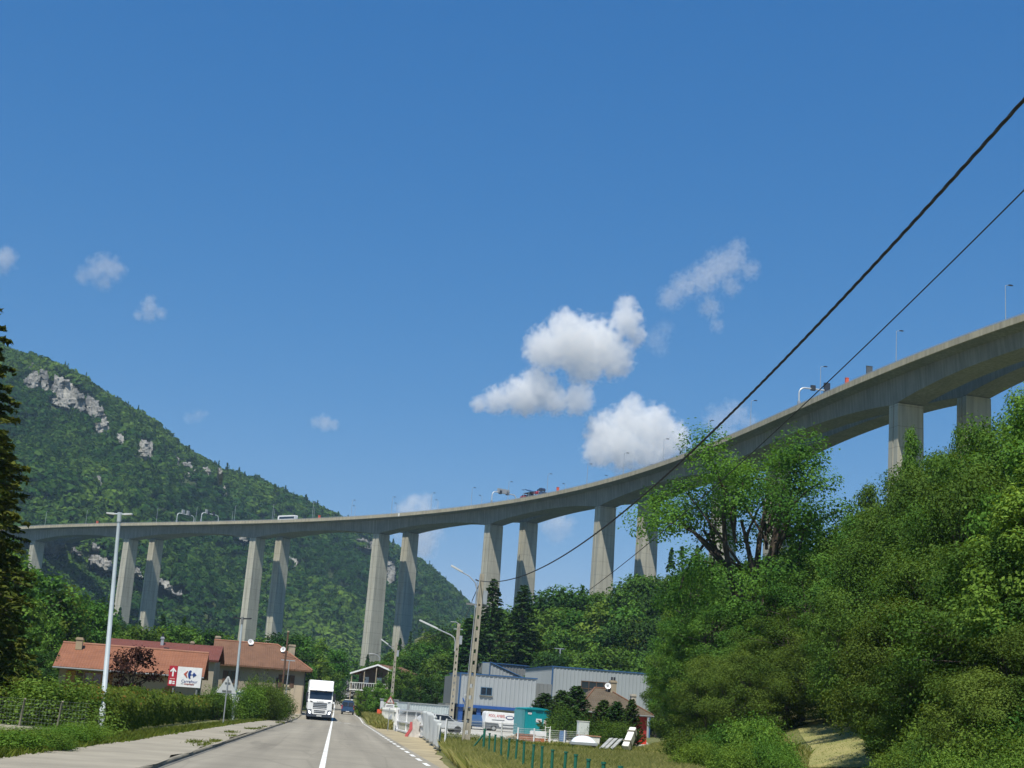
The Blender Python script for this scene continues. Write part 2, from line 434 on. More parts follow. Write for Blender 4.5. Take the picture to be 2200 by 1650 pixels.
def grid_mesh(name, xs, ys, zf, m, smooth=True):
    X, Yv = np.meshgrid(xs, ys)
    Z = zf(X, Yv)
    V = np.stack([X.ravel(), Yv.ravel(), Z.ravel()], 1)
    nx, ny = len(xs), len(ys)
    i = (np.arange(ny-1)[:, None]*nx+np.arange(nx-1)[None]).ravel()
    F = np.stack([i, i+1, i+nx+1, i+nx], 1)
    return np_mesh(name, V, F, m, smooth=smooth)
xs = np.unique(np.concatenate([np.arange(-60, 90, 2.0), np.arange(-300, 400, 10.), np.arange(-3000, 3001, 150.)]))
ys = np.unique(np.concatenate([np.arange(-20, 300, 2.5), np.arange(-200, 900, 12.), np.arange(-1200, 3400, 150.)]))
g = link_mesh('ground', grid_mesh('ground', xs, ys, ground_z, GRASS_G)); tag(g, kind='structure')

# --- road, lane paint, kerb, pavement
def road_x(y):
    y = np.asarray(y, float)
    return np.where(y > 330, -((np.maximum(y, 330)-330)**2)*0.0022, 0.0)
def strip(name, x0, x1, y0, y1, dz, m, step=4.0, kind='structure', par=None, wob=0.0, seed=0):
    ys_ = np.arange(y0, y1+step, step); ys_[-1] = y1
    f0 = x0 if callable(x0) else (lambda y: np.full_like(y, x0))
    f1 = x1 if callable(x1) else (lambda y: np.full_like(y, x1))
    c = road_x(ys_)
    a = f0(ys_)+c; b = f1(ys_)+c
    if wob:
        a = a+wob*(fbm(ys_*0.6, ys_*0+seed, seed)-0.5); b = b+wob*(fbm(ys_*0.5, ys_*0+seed+9, seed+3)-0.5)
    z = road_z(ys_)+dz
    V = np.concatenate([np.stack([a, ys_, z], 1), np.stack([b, ys_, z], 1)])
    n = len(ys_); i = np.arange(n-1)
    F = np.stack([i, i+n, i+n+1, i+1], 1)
    o = link_mesh(name, np_mesh(name, V, F, m), par)
    if kind: tag(o, kind=kind)
    return o
strip('road', -3.72, 3.25, -40, 430, 0.02, ASPHALT)
# far bank that the road bends behind
strip('road_markings', -0.27, -0.12, -40, 400, 0.026, PAINT, 3.0)
mb = MB()
y = 20.0
while y < 330:
    for k in (0,):
        z0, z1 = float(road_z(y)), float(road_z(y+2.2))
        c0, c1 = float(road_x(y)), float(road_x(y+2.2))
        mb.quad((2.88+c0, y, z0+.026), (3.03+c0, y, z0+.026), (3.03+c1, y+2.2, z1+.026), (2.88+c1, y+2.2, z1+.026))
    y += 4.1 if y < 150 else 3.0
for yy, x0, x1 in ((147, 0.15, 0.75), (141, 1.0, 1.6)):
    mb.quad((x0, yy, .026), (x1, yy, .026), (x1, yy+0.9, .026), (x0, yy+0.9, .026))
mb.build('lane_edge_dashes', PAINT, fixn=False)['kind'] = 'structure'
# kerb as a real step, gutter strip with painted shade in front of it
n = 140; ysk = np.linspace(-40, 215, n); kz = road_z(ysk)
sec = [(-3.72, 0.0), (-3.72, 0.105), (-3.80, 0.122), (-3.80, 0.0)]
V = np.concatenate([np.stack([np.full(n, s[0]), ysk, kz+s[1]], 1) for s in sec])
i = np.arange(n-1)
F = np.concatenate([np.stack([i+k*n, i+1+k*n, i+1+(k+1)*n, i+(k+1)*n], 1) for k in range(3)])
tag(link_mesh('kerb', np_mesh('kerb', V, F, KERB)), kind='structure')
mb = MB()
mb.box(-3.70, -3.60, -40, 150, 0.021, 0.025)
mb.build('gutter', mat('gutter_shade', (0.15, 0.145, 0.125), 0.8, 0.35, 0.8, stretch=(1, .15, 1)))['kind'] = 'structure'  # dark colour stands in for the shade along the kerb
def pave_l(y): return np.interp(y, [-40, 30, 47, 90, 132, 160, 215], [-6.6, -6.6, -6.2, -5.9, -5.0, -4.9, -4.9])
strip('pavement', pave_l, -3.795, -40, 215, 0.12, PAVE, 2.5, wob=0.5, seed=4)
strip('side_apron', 3.1, lambda y: np.interp(y, [20, 45, 60, 80, 100, 116, 121, 140], [3.5, 3.6, 4.3, 5.6, 6.0, 5.6, 3.7, 3.6]), 20, 140, 0.012, GRAVEL, 2.0, wob=0.5, seed=2)
strip('yard', 5.5, lambda y: np.interp(y, [96, 112, 130, 172], [16, 19, 32, 34]), 100, 172, 0.02, YARD, 3.0, wob=1.0, seed=6)
LAWN_PX = [(1690, 1525), (1722, 1515), (1770, 1513), (1800, 1530), (1830, 1560), (1860, 1600), (1890, 1652), (1735, 1652), (1745, 1610), (1715, 1570)]
_c = [onto(*q) for q in LAWN_PX]
_bm = bmesh.new(); _vs = [_bm.verts.new((p.x, p.y, 0)) for p in _c]; _bm.faces.new(_vs)
bmesh.ops.triangulate(_bm, faces=_bm.faces)
for _k in range(5): bmesh.ops.subdivide_edges(_bm, edges=_bm.edges, cuts=1, use_grid_fill=True)
for v in _bm.verts: v.co.z = gz(v.co.x, v.co.y)+0.035
_me = bpy.data.meshes.new('dry_lawn'); _bm.to_mesh(_me); _bm.free(); _me.materials.append(LAWN)
tag(link_mesh('dry_lawn', _me), kind='structure')
strip('driveway', lambda y: np.interp(y, [66, 76, 84], [-24, -24, -24]), -11.2, 68, 78, 0.06, GRAVEL, 2.0)

# ------------------------------------------------------------------ the mountain (left, behind the viaduct)
RIDGE = [(-160, 640), (-60, 700), (30, 748), (60, 755), (110, 770), (160, 793), (190, 812), (215, 833), (270, 862), (330, 907), (390, 952), (480, 1003), (560, 1025), (640, 1063), (740, 1113), (835, 1163), (900, 1198), (960, 1250), (1000, 1288), (1040, 1325), (1120, 1385), (1300, 1480)]
_r = np.array([ray(*p) for p in RIDGE]); RU, RE = _r[:, 0], _r[:, 2]
def m_ridgeY(u): return np.interp(u, [-0.5, -0.25, -0.1, 0.0, 0.1, 0.2], [1250, 1300, 1480, 1650, 1900, 2100])
def m_footY(u): return np.interp(u, [-0.5, -0.25, -0.1, 0.0, 0.1, 0.2], [760, 800, 860, 930, 1250, 1600])
def mount(u, t):
    """height and road distance of the mountain side; u = bearing, t = 0 foot .. 1 ridge .. 1.7 behind"""
    Yf, Yr = m_footY(u), m_ridgeY(u)
    Y = Yf+(Yr-Yf)*t
    zr = CAM_Z+np.interp(u, RU, RE)*Yr-9.0
    zf = ground_z(u*Yf, Yf)
    s = np.clip(t, 0, 1)
    prof = 0.62*s+0.38*s*s*(3-2*s)
    z = zf+(zr-zf)*prof
    x = u*Y
    rough = (fbm(x*0.006, Y*0.006, 31, 5)-0.5)*90*np.clip(s*(1-s)*4, 0, 1)
    gull = -np.abs(fbm(x*0.012+5, Y*0.004, 77, 3)-0.5)*60*np.clip(s*(1-s)*4, 0, 1)
    z = np.where(t <= 1, z+rough+gull*0.6, zr-(t-1)*(zr-zf)*0.9)
    # nothing may rise above the sight line of the ridge
    lim = CAM_Z+np.interp(u, RU, RE)*Y-11
    return Y, np.where(t < 1, np.minimum(z, lim), z)
us = np.linspace(-0.47, 0.19, 150); ts = np.concatenate([np.linspace(0, 1, 60), np.linspace(1.05, 1.7, 8)])
UU, TT = np.meshgrid(us, ts)
MY, MZ = mount(UU, TT)
V = np.stack([(UU*MY).ravel(), MY.ravel(), (MZ-0.5).ravel()], 1)
nx = len(us); i = (np.arange(len(ts)-1)[:, None]*nx+np.arange(nx-1)[None]).ravel()
tag(link_mesh('mountain', np_mesh('mountain', V, np.stack([i, i+1, i+nx+1, i+nx], 1), FOREST_FLOOR, smooth=True)), kind='structure')
def mount_at(px, py):
    """point of the mountain side seen at a photo pixel"""
    v = ray(px, py); t = np.linspace(0.0, 1.0, 400)
    Y, z = mount(np.full_like(t, v[0]), t)
    k = np.argmax(z >= CAM_Z+v[2]*Y)
    return Vector((v[0]*Y[k], Y[k], z[k])), t[k]

# --- bare limestone faces
CLIFFS = [
    [(118, 805), (150, 815), (182, 850), (185, 880), (168, 900), (140, 880), (105, 868), (108, 835)],
    [(45, 815), (75, 795), (88, 810), (80, 835), (48, 832)],
    [(62, 778), (76, 776), (74, 806), (58, 806)],
    [(186, 842), (206, 855), (226, 885), (238, 925), (236, 945), (216, 940), (196, 912), (186, 885)],
    [(84, 788), (104, 798), (104, 850), (90, 842)],
    [(196, 1020), (215, 1022), (226, 1062), (200, 1062)],
    [(390, 994), (410, 994), (430, 1022), (424, 1038), (388, 1032)],
    [(248, 930), (268, 935), (270, 955), (255, 955)],
    [(288, 942), (330, 950), (328, 982), (310, 988), (290, 975)],
    [(336, 958), (358, 968), (356, 1002), (340, 998)],
    [(362, 972), (386, 980), (384, 1010), (368, 1010)],
    [(470, 1040), (484, 1042), (488, 1068), (478, 1066)],
    [(468, 1003), (480, 1005), (478, 1022), (470, 1020)],
    [(434, 1000), (454, 1008), (450, 1042), (436, 1034)],
    [(505, 1142), (530, 1150), (532, 1164), (512, 1160)],
    [(756, 1157), (790, 1155), (806, 1168), (800, 1180), (770, 1178), (760, 1170)],
    [(828, 1206), (848, 1206), (850, 1230), (842, 1262), (828, 1250)],
    [(90, 1158), (138, 1152), (142, 1168), (128, 1180), (118, 1195), (104, 1185), (92, 1172)],
    [(198, 1163), (216, 1172), (212, 1180), (200, 1176)],
    [(152, 1174), (178, 1186), (176, 1196), (155, 1186)],
    [(188, 1190), (212, 1192), (242, 1206), (243, 1226), (226, 1228), (206, 1212), (192, 1214)],
    [(284, 1222), (304, 1218), (304, 1240), (290, 1236)],
    [(330, 1238), (365, 1248), (378, 1272), (392, 1262), (394, 1280), (376, 1280), (352, 1262)],
    [(615, 1195), (640, 1200), (636, 1222), (622, 1222)],
    [(655, 1250), (668, 1252), (664, 1262), (656, 1262)],
]
def in_poly(x, y, poly):
    x = np.asarray(x); y = np.asarray(y); ins = np.zeros(x.shape, bool); j = len(poly)-1
    for i_ in range(len(poly)):
        xi, yi = poly[i_]; xj, yj = poly[j]
        ins ^= ((yi > y) != (yj > y)) & (x < (xj-xi)*(y-yi)/(yj-yi+1e-9)+xi)
        j = i_
    return ins
def cliff(poly, seed):
    """a jagged block of rock standing out of the slope"""
    r_ = np.random.RandomState(seed)
    cx = sum(p[0] for p in poly)/len(poly); cy = sum(p[1] for p in poly)/len(poly)
    c, t = mount_at(cx, cy)
    k = c.y/F_PX
    x0, x1 = min(p[0] for p in poly)-3, max(p[0] for p in poly)+3
    y0, y1 = min(p[1] for p in poly)-3, max(p[1] for p in poly)+3
    st = max(1.6, (x1-x0)/40)
    gx = np.arange(x0, x1+st, st); gy = np.arange(y0, y1+st, st)
    GX, GY = np.meshgrid(gx, gy)
    inside = in_poly(GX+7*(fbm(GX*0.15, GY*0.15, seed)-0.5)*2, GY+7*(fbm(GX*0.15+40, GY*0.15, seed+1)-0.5)*2, poly)
    w = (x1-x0)*k
    A = min(26.0, 4+0.26*w)
    strata = np.floor(GY*0.11+1.6*fbm(GX*0.03, GY*0.03, seed+6, 2))/0.11
    dep = A*(fbm(GX*0.07, strata*0.06, seed+2, 2)*1.1+0.6*np.floor(fbm(GX*0.13, GY*0.025, seed+8, 2)*6)/6)+1.5*fbm(GX*0.35, GY*0.25, seed+3, 2)-A*0.6
    vid = -np.ones(GX.shape, int); V = []; 
    slope = 0.45
    for a in range(GX.shape[0]):
        for b in range(GX.shape[1]):
            if not inside[a, b]: continue
            Yb = c.y-30-dep[a, b]+(cy-GY[a, b])*k*slope
            vid[a, b] = len(V); V.append(at(GX[a, b], GY[a, b], Yb))
    F = []
    n_ = len(V)
    for a in range(GX.shape[0]-1):
        for b in range(GX.shape[1]-1):
            q = (vid[a, b], vid[a, b+1], vid[a+1, b+1], vid[a+1, b])
            if min(q) >= 0: F.append(q)
    if not F: return
    bm = bmesh.new(); vs = [bm.verts.new(v) for v in V]
    for q in F: bm.faces.new([vs[i_] for i_ in q])
    for v in [v for v in bm.verts if not v.link_faces]: bm.verts.remove(v)
    ed = [e for e in bm.edges if len(e.link_faces) == 1]
    ex = bmesh.ops.extrude_edge_only(bm, edges=ed)
    for e in ex['geom']:
        if isinstance(e, bmesh.types.BMVert): e.co += Vector((e.co.x/e.co.y*40, 40, 0))
    bmesh.ops.recalc_face_normals(bm, faces=bm.faces)
    me = bpy.data.meshes.new('cliff'); bm.to_mesh(me); bm.free(); me.materials.append(ROCK)
    tag(link_mesh('cliff', me), kind='structure')
for i_, p_ in enumerate(CLIFFS): cliff(p_, 100+i_*7)
# ------------------------------------------------------------------ the two parallel viaducts
PZ = 92.5                                        # height of the parapet top over the road
EDGE = [(70, 1129), (265, 1123), (400, 1121), (545, 1117), (725, 1108), (857, 1102.5), (1000, 1088.5), (1077, 1077), (1198, 1053), (1319.5, 1021), (1453, 980), (1526, 950), (1600, 919), (1721, 866), (1873, 799), (2024, 739), (2200, 670.6)]
_p = []
for q in EDGE:
    v = ray(*q); s = (PZ-CAM_Z)/v[2]; _p.append((v[0]*s, s))
_p = np.array(_p); _s = np.concatenate([[0], np.cumsum(np.hypot(*np.diff(_p, axis=0).T))])
_cx = np.polynomial.Polynomial.fit(_s, _p[:, 0], 5); _cy = np.polynomial.Polynomial.fit(_s, _p[:, 1], 5)
S0, S1 = -150.0, float(_s[-1])+150
_sa, _sb = 0.0, float(_s[-1])
def edge_pt(s):
    """near parapet line; beyond the surveyed part the bend simply goes on"""
    def raw(t): return np.array([_cx(t), _cy(t)])
    if _sa <= s <= _sb: return raw(s)
    e = _sa if s < _sa else _sb
    d = (raw(e+1)-raw(e-1)); d /= np.linalg.norm(d)
    return raw(e)+d*(s-e)
def frame(s):
    d = edge_pt(s+2)-edge_pt(s-2); d /= np.linalg.norm(d)
    return edge_pt(s), d, np.array([-d[1], d[0]])         # point, along, outward (away from the camera)
SEP, DW = 19.0, 13.8
BOX_U = 7.6                                      # box girder centre line, metres from the near parapet
HW = 3.5                                         # half width of box and piers
def pos(s, u, z):
    """u metres outward of the near parapet"""
    p, d, n_ = frame(s)
    return Vector((p[0]+n_[0]*u, p[1]+n_[1]*u, z))
# pier stations from the photo: leading top edge of the near piers
PIER_PX = [(65, 1162), (265, 1157), (536, 1157), (800, 1146), (1041, 1115), (1276, 1084), (1528, 1015), (1908, 855)]
ss = np.linspace(S0, S1, 1500)
_ed = np.array([edge_pt(s)+frame(s)[2]*3.7 for s in ss])
def station(px, py):
    best = None
    for s, e in zip(ss, _ed):
        q = proj((e[0], e[1], PZ-8.0))
        if abs(q[1]-py) < 90 and (best is None or abs(q[0]-px) < best[0]): best = (abs(q[0]-px), s)
    return best[1]
PTH = 4.3                                        # pier thickness along the deck
PST = [station(*q)+PTH/2 for q in PIER_PX]
PST = [PST[0]-88]+PST+[PST[-1]+100]
def depth(s):
    k = int(np.searchsorted(PST, s))
    if k == 0 or k >= len(PST): a, b = (PST[0]-90, PST[0]) if k == 0 else (PST[-1], PST[-1]+100)
    else: a, b = PST[k-1], PST[k]
    m = (s-(a+b)/2)/((b-a)/2)
    return 4.6+3.0*abs(m)**2.2
def far_up(s): return float(np.interp(s, [0, 250, 480], [2.3, 3.2, 4.3]))
def viaduct(label, off, far):
    root = thing('viaduct', label, 'viaduct', pos((S0+S1)/2, off+BOX_U, 0))
    o0 = Vector(root.location)
    ztf = lambda s: PZ-1.15+(far_up(s) if far else 0.0)                  # road surface
    st = np.unique(np.concatenate([np.arange(S0, S1, 5.0), PST]))
    V = []; F = []
    for s in st:
        h = depth(s); zt = ztf(s)
        sec = [(0.1, zt), (0.1, zt-0.45), (BOX_U-HW-0.4, zt-0.95), (BOX_U-HW, zt-h), (BOX_U+HW, zt-h), (BOX_U+HW+0.4, zt-0.95), (DW-0.1, zt-0.45), (DW-0.1, zt)]
        V += [pos(s, off+u, z)-o0 for u, z in sec]
    m = 8
    for i in range(len(st)-1):
        for k in range(m):
            F.append((i*m+k, i*m+(k+1) % m, (i+1)*m+(k+1) % m, (i+1)*m+k))
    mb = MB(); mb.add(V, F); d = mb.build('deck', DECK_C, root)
    for u in (0.0, DW):
        V = []; F = []
        for s in st:
            zt = ztf(s)
            V += [pos(s, off+u+a, z)-o0 for a, z in ((-0.22, zt-0.62), (0.22, zt-0.62), (0.22, zt+0.85), (-0.16, zt+0.85))]
        for i in range(len(st)-1):
            for k in range(4): F.append((i*4+k, i*4+(k+1) % 4, (i+1)*4+(k+1) % 4, (i+1)*4+k))
        mb = MB(); mb.add(V, F); pr = mb.build('parapet', PARAPET_C, root)
        mb = MB()
        for dz in (1.0, 1.2): mb.tube([pos(s, off+u, ztf(s)+dz)-o0 for s in st], 0.05, 4)
        for s in np.arange(S0, S1, 3.0):
            mb.tube([pos(s, off+u, ztf(s)+0.8)-o0, pos(s, off+u, ztf(s)+1.2)-o0], 0.04, 3, False)
        mb.build('guard_rail', STEEL, pr)
    for s in (PST[2:] if far else PST):          # the far deck lands on the mountain side one bay earlier
        p, dd, nn = frame(s)
        c = pos(s, off+BOX_U, 0)
        g = min(gz(c.x, c.y), 40)-4
        h = ztf(s)-depth(s)+0.05
        a = Vector((dd[0], dd[1], 0)); b = Vector((nn[0], nn[1], 0))
        mb = MB()
        hw, ht = HW-0.02, PTH/2
        ring = [(-ht+0.0, -hw), (-ht*0.12, -hw), (-ht*0.12, -hw+0.22), (ht*0.12, -hw+0.22), (ht*0.12, -hw), (ht, -hw), (ht, hw), (-ht, hw)]
        vs = []
        for z in (g, h):
            w = 1+0.22*(h-z)/85
            vs += [a*x*w+b*y_*w+Vector((0, 0, z)) for x, y_ in ring]
        nn_ = len(ring)
        fs = [tuple(range(nn_))[::-1], tuple(range(nn_, 2*nn_))]+[(i, (i+1) % nn_, nn_+(i+1) % nn_, nn_+i) for i in range(nn_)]
        mb.add(vs, fs)
        po = mb.build('pier', PIER_C, root)
        po.location = (c.x-o0.x, c.y-o0.y, 0)
    return root
ZT1 = PZ-1.15; ZT2 = ZT1+2.9
V1 = viaduct('near carriageway of the tall curved concrete motorway viaduct on box piers', 0.0, False)
V2 = viaduct('far carriageway of the concrete viaduct, mostly hidden behind the near one, on darker banded piers', SEP, True)

# --- lamp posts on both decks
def lamp_proto():
    t = thing('street_lamp', 'x', 'street lamp')
    mb = MB(); mb.tube([(0, 0, 0), (0, 0, 9.2)], [0.11, 0.07], 6); mb.build('pole', STEEL, t)
    mb = MB(); mb.tube([(0, 0, 9.15), (0.5, 0, 9.35), (1.1, 0, 9.4)], 0.05, 5); mb.build('arm', STEEL, t)
    mb = MB(); mb.prism([(0.8, 9.33), (1.9, 9.38), (1.9, 9.5), (1.3, 9.6), (0.8, 9.5)], 'y', -0.22, 0.22); mb.build('lamp_head', DARK, t)
    return t
LP = lamp_proto()
first = True
def s_at_px(px, u, z):
    return min(ss, key=lambda s: abs(proj(pos(s, u, z))[0]-px) if 20 < pos(s, u, z).y < 1200 else 1e9)
LAMPS1 = [2159, 1925, 1762, 1613, 1521, 1426, 1342, 1262, 1177, 1093, 1014, 929, 843, 758, 674, 589, 507, 424, 340, 188, 100]
LAMPS2 = [1497, 1406, 1308, 1215, 1128, 1036, 941, 854, 764, 676, 591, 500]
def put_lamp(s, u, z, rz, lab, grp):
    global first
    if first:
        LP.location = pos(s, u, z); LP.rotation_euler = (0, 0, rz); LP['label'] = lab; LP['group'] = grp; first = False
    else: dup(LP, pos(s, u, z), rz, lab, grp)
for px in LAMPS1:
    s = s_at_px(px, 0.5, ZT1+9)
    p, dd, nn = frame(s)
    put_lamp(s, 0.55, ZT1-0.1, math.atan2(nn[1], nn[0]), 'tall slim lamp post standing on the near edge of the viaduct deck', 'lamp posts along the near edge of the viaduct')
for px in LAMPS2:
    s = s_at_px(px, SEP+DW-0.5, ZT2+9)
    p, dd, nn = frame(s)
    put_lamp(s, SEP+DW-0.5, PZ-1.25+far_up(s), math.atan2(-nn[1], -nn[0]), 'slim lamp post on the far viaduct edge, only its top above the parapet', 'lamp posts along the far edge of the viaduct')

# --- lane signal gantries
def gantry(label, px, off, zt, boxes, arrows=True):
    s = s_at_px(px, off+0.6, zt)
    p, dd, nn = frame(s)
    rz = math.atan2(nn[1], nn[0])
    t = thing('signal_gantry', label, 'gantry', pos(s, off+0.5, zt), rz, 'lane signal gantries on the viaduct')
    W = DW-1.0; H = 6.2
    pts = [(0, 0, 0)]+[(0, 0, H-1.8)]+[(1.8-1.8*math.cos(a), 0, H-1.8+1.8*math.sin(a)) for a in np.linspace(0.3, PI/2, 6)]
    pts += [(W-1.8+1.8*math.sin(a), 0, H-1.8+1.8*math.cos(a)) for a in np.linspace(0, PI/2, 7)]+[(W, 0, 0)]
    mb = MB(); mb.tube(pts, 0.22, 8); mb.build('arch', plain('galvanised_bright', (0.62, 0.64, 0.62), 0.4, 0.4), t)
    mb = MB(); mb.box(-0.35, 0.35, -0.3, 0.3, 1.0, 2.2); mb.build('control_box', STEEL, t)
    for (x, z, w, h, mt) in boxes:
        mb = MB(); mb.box(x-w/2, x+w/2, -0.45, 0.25, z, z+h)
        mb.box(x-w/2-0.08, x+w/2+0.08, 0.25, 0.33, z-0.08, z+h+0.08)
        mb.build('signal_box', mt, t)
    return t
GREYBOX = plain('signal_back_grey', (0.33, 0.34, 0.34), 0.5)
gantry('silver gantry with two pale boxes near the viaduct left end, left of a close pair', 379, 0, ZT1, [(4.0, 6.2, 1.7, 2.2, GREYBOX), (7.6, 6.2, 1.4, 2.2, GREYBOX), (9.2, 5.6, 1.0, 1.6, DARK)])
gantry('silver gantry with dark boxes near the viaduct left end, right of a close pair', 432, 0, ZT1, [(3.2, 6.2, 1.2, 1.9, GREYBOX), (4.8, 5.4, 1.0, 2.0, DARK), (8.8, 5.4, 1.3, 2.4, DARK)])
gantry('silver signal gantry with a wide pale panel, left of the car transporter', 1056, 0, ZT1, [(5.8, 6.0, 6.0, 1.9, GREYBOX), (4.2, 5.6, 1.3, 1.5, DARK), (8.0, 5.6, 1.3, 1.5, DARK)])
gantry('silver signal gantry on the near right part of the viaduct behind the thin cable', 1716, 0, ZT1, [(4.2, 5.8, 1.2, 1.4, DARK), (8.4, 5.6, 1.6, 2.8, DARK)])
def deck_box(name, label, cat, px, off, zt, dz, w, d, h, mt, post=None, grp=None):
    s = s_at_px(px, off, zt+dz)
    p, dd, nn = frame(s)
    t = thing(name, label, cat, pos(s, off, zt), math.atan2(nn[1], nn[0]), grp)
    mb = MB(); mb.box(-w/2, w/2, -d/2, d/2, dz, dz+h); mb.build('cabinet' if dz < 1 else 'panel', mt, t, 0.04)
    mb = MB(); mb.box(-w/2-0.06, w/2+0.06, -d/2-0.06, d/2+0.06, dz+h, dz+h+0.08); mb.build('cap', mt, t)
    if dz > 0.2:
        mb = MB(); mb.tube([(0, 0, 0), (0, 0, dz)], 0.09, 6); mb.build('post', STEEL, t)
    return t
deck_box('sign_box', 'dark box sign on the viaduct parapet right of the right hand gantry', 'sign', 1868, 1.0, ZT1, 1.1, 1.6, 0.5, 2.2, plain('sign_back', (0.10, 0.11, 0.11), 0.5))
deck_box('emergency_phone', 'red phone cabinet on the viaduct between the right hand gantry and dark box sign', 'emergency phone', 1818, 1.0, ZT1, 0.1, 0.8, 0.8, 2.7, ORANGE, None, 'red emergency phones on the viaduct')
deck_box('emergency_phone', 'red emergency phone cabinet on the viaduct just right of the car transporter', 'emergency phone', 1198, 1.0, ZT1, 0.1, 0.9, 0.8, 2.6, ORANGE, None, 'red emergency phones on the viaduct')
deck_box('emergency_phone', 'red emergency phone cabinet on the viaduct right of the white coach', 'emergency phone', 686, 1.0, ZT1, 0.1, 0.9, 0.8, 2.4, ORANGE, None, 'red emergency phones on the viaduct')
deck_box('emergency_phone', 'red emergency phone cabinet at the far left end of the viaduct', 'emergency phone', 208, 1.0, ZT1, 0.1, 0.9, 0.8, 2.4, ORANGE, None, 'red emergency phones on the viaduct')
# pale expansion joint cover on the parapet
s = s_at_px(857, 0, ZT1)
o0 = Vector(V1.location); p, dd, nn = frame(s)
mb = MB(); mb.obox(pos(s, -0.24, ZT1+0.1)-o0, Vector((dd[0], dd[1], 0))*0.6, Vector((nn[0], nn[1], 0))*0.03, (0, 0, 0.8)); mb.build('joint_cover', WHITE_DULL, V1)

# --- traffic on the deck
def coach():
    s = s_at_px(620, 4.5, ZT1+1); p, dd, nn = frame(s)
    t = thing('coach', 'white coach with dark window band driving along the viaduct deck on the left', 'coach', pos(s, 3.6, ZT1), math.atan2(dd[1], dd[0]))
    mb = MB(); mb.prism([(-6, 0.35), (6, 0.35), (6.0, 3.3), (5.8, 3.5), (-5.6, 3.5), (-6.15, 2.9), (-6.2, 0.6)], 'y', -1.25, 1.25); mb.build('body', WHITE, t, 0.06)
    for y_ in (-1.27, 1.27):
        mb = MB(); mb.box(-5.0, 5.8, y_-0.01, y_+0.01, 1.7, 2.85); mb.build('window', GLASS, t)
    mb = MB(); mb.box(-6.2, -6.1, -1.1, 1.1, 1.2, 2.7); mb.build('windscreen', GLASS, t)
    for x in (-3.8, 3.2, 4.4):
        for y_ in (-1.15, 1.15):
            mb = MB(); mb.cyl((x, y_, 0.5), 0.5, 0.3, 14, 'y'); mb.build('wheel', RUBBER, t)
coach()
def small_car(label, loc, eul, paint, grp):
    t = thing('car', label, 'car', loc, 0, grp); t.rotation_euler = eul
    mb = MB(); mb.prism([(-2.1, 0.35), (2.1, 0.35), (2.15, 0.75), (1.9, 0.95), (1.1, 1.0), (0.4, 1.45), (-1.2, 1.5), (-2.05, 1.0), (-2.15, 0.7)], 'y', -0.85, 0.85); mb.build('body', paint, t, 0.06)
    mb = MB()
    for y_ in (-0.86, 0.86):
        mb.prism([(0.95, 1.0), (0.38, 1.38), (-1.1, 1.42), (-1.7, 1.02)], 'y', y_-0.012, y_+0.012)
    mb.build('side_window', GLASS, t)
    mb = MB(); mb.obox((0.8, 0, 1.24), Vector((-0.36, 0, 0.22)), (0, 0.7, 0), Vector((0.012, 0, 0.02))); mb.build('windscreen', GLASS, t)
    for x in (-1.3, 1.35):
        for y_ in (-0.78, 0.78):
            mb = MB(); mb.cyl((x, y_, 0.32), 0.32, 0.2, 12, 'y'); mb.build('wheel', RUBBER, t)
    return t
def transporter():
    s = s_at_px(1150, 4.5, ZT1+1); p, dd, nn = frame(s)
    rz = math.atan2(dd[1], dd[0])
    t = thing('car_transporter', 'car transporter lorry loaded with red and dark cars on the viaduct deck', 'lorry', pos(s, 3.4, ZT1), rz)
    M_ = Matrix.Translation(t.location) @ Matrix.Rotation(rz, 4, 'Z')
    mb = MB(); mb.box(-9, 8, -1.2, 1.2, 0.75, 1.45); mb.build('chassis', STEEL, t)
    mb = MB(); mb.prism([(6.6, 0.5), (9.0, 0.5), (9.05, 1.6), (8.8, 2.9), (6.8, 3.0)], 'y', -1.2, 1.2); mb.build('cab', NAVY, t, 0.08)
    mb = MB(); mb.prism([(9.07, 1.7), (8.86, 2.6), (8.80, 2.6), (9.0, 1.7)], 'y', -1.0, 1.0); mb.build('windscreen', GLASS, t)
    mb = MB(); mb.obox((-1.6, 0, 3.45), Vector((4.4, 0, 0.0)), (0, 1.2, 0), (0, 0, 0.09)); mb.build('upper_deck', DARK, t)
    mb = MB(); mb.obox((-2.6, 0, 4.35), Vector((2.6, 0, -0.75)), (0, 1.25, 0), (0, 0, 0.16)); mb.build('lifted_ramp', NAVY, t)
    for x in (-5.8, -1.6, 2.6, 6.2):
        for y_ in (-1.2, 1.2):
            mb = MB(); mb.tube([(x, y_, 0.9), (x+0.2, y_, 3.5)], 0.08, 6); mb.build('upright', STEEL, t)
    for x in (-6.5, -5.2, -3.9, 5.0, 7.6):
        for y_ in (-1.05, 1.05):
            mb = MB(); mb.cyl((x, y_, 0.5), 0.5, 0.32, 12, 'y'); mb.build('wheel', RUBBER, t)
    gr = 'cars loaded on the transporter'
    RC = plain('car_red', (0.42, 0.025, 0.03), 0.25); DC = plain('car_dark_blue', (0.03, 0.04, 0.08), 0.25)
    for lab, x, z, c, tilt in (('red car at the tail of the car transporter, lowest of its load', -7.0, 1.5, RC, 0.0), ('dark blue car on the lower deck behind the red tail car of the transporter', -2.4, 1.6, DC, 0.0),
                         ('red car carried in the middle of the transporter', 2.2, 2.2, RC, 0.12), ('black car carried over the cab of the transporter', 6.4, 3.1, DC, 0.06)):
        small_car(lab, M_ @ Vector((x, 0, z)), (0, -tilt, rz+PI), c, gr)
transporter()
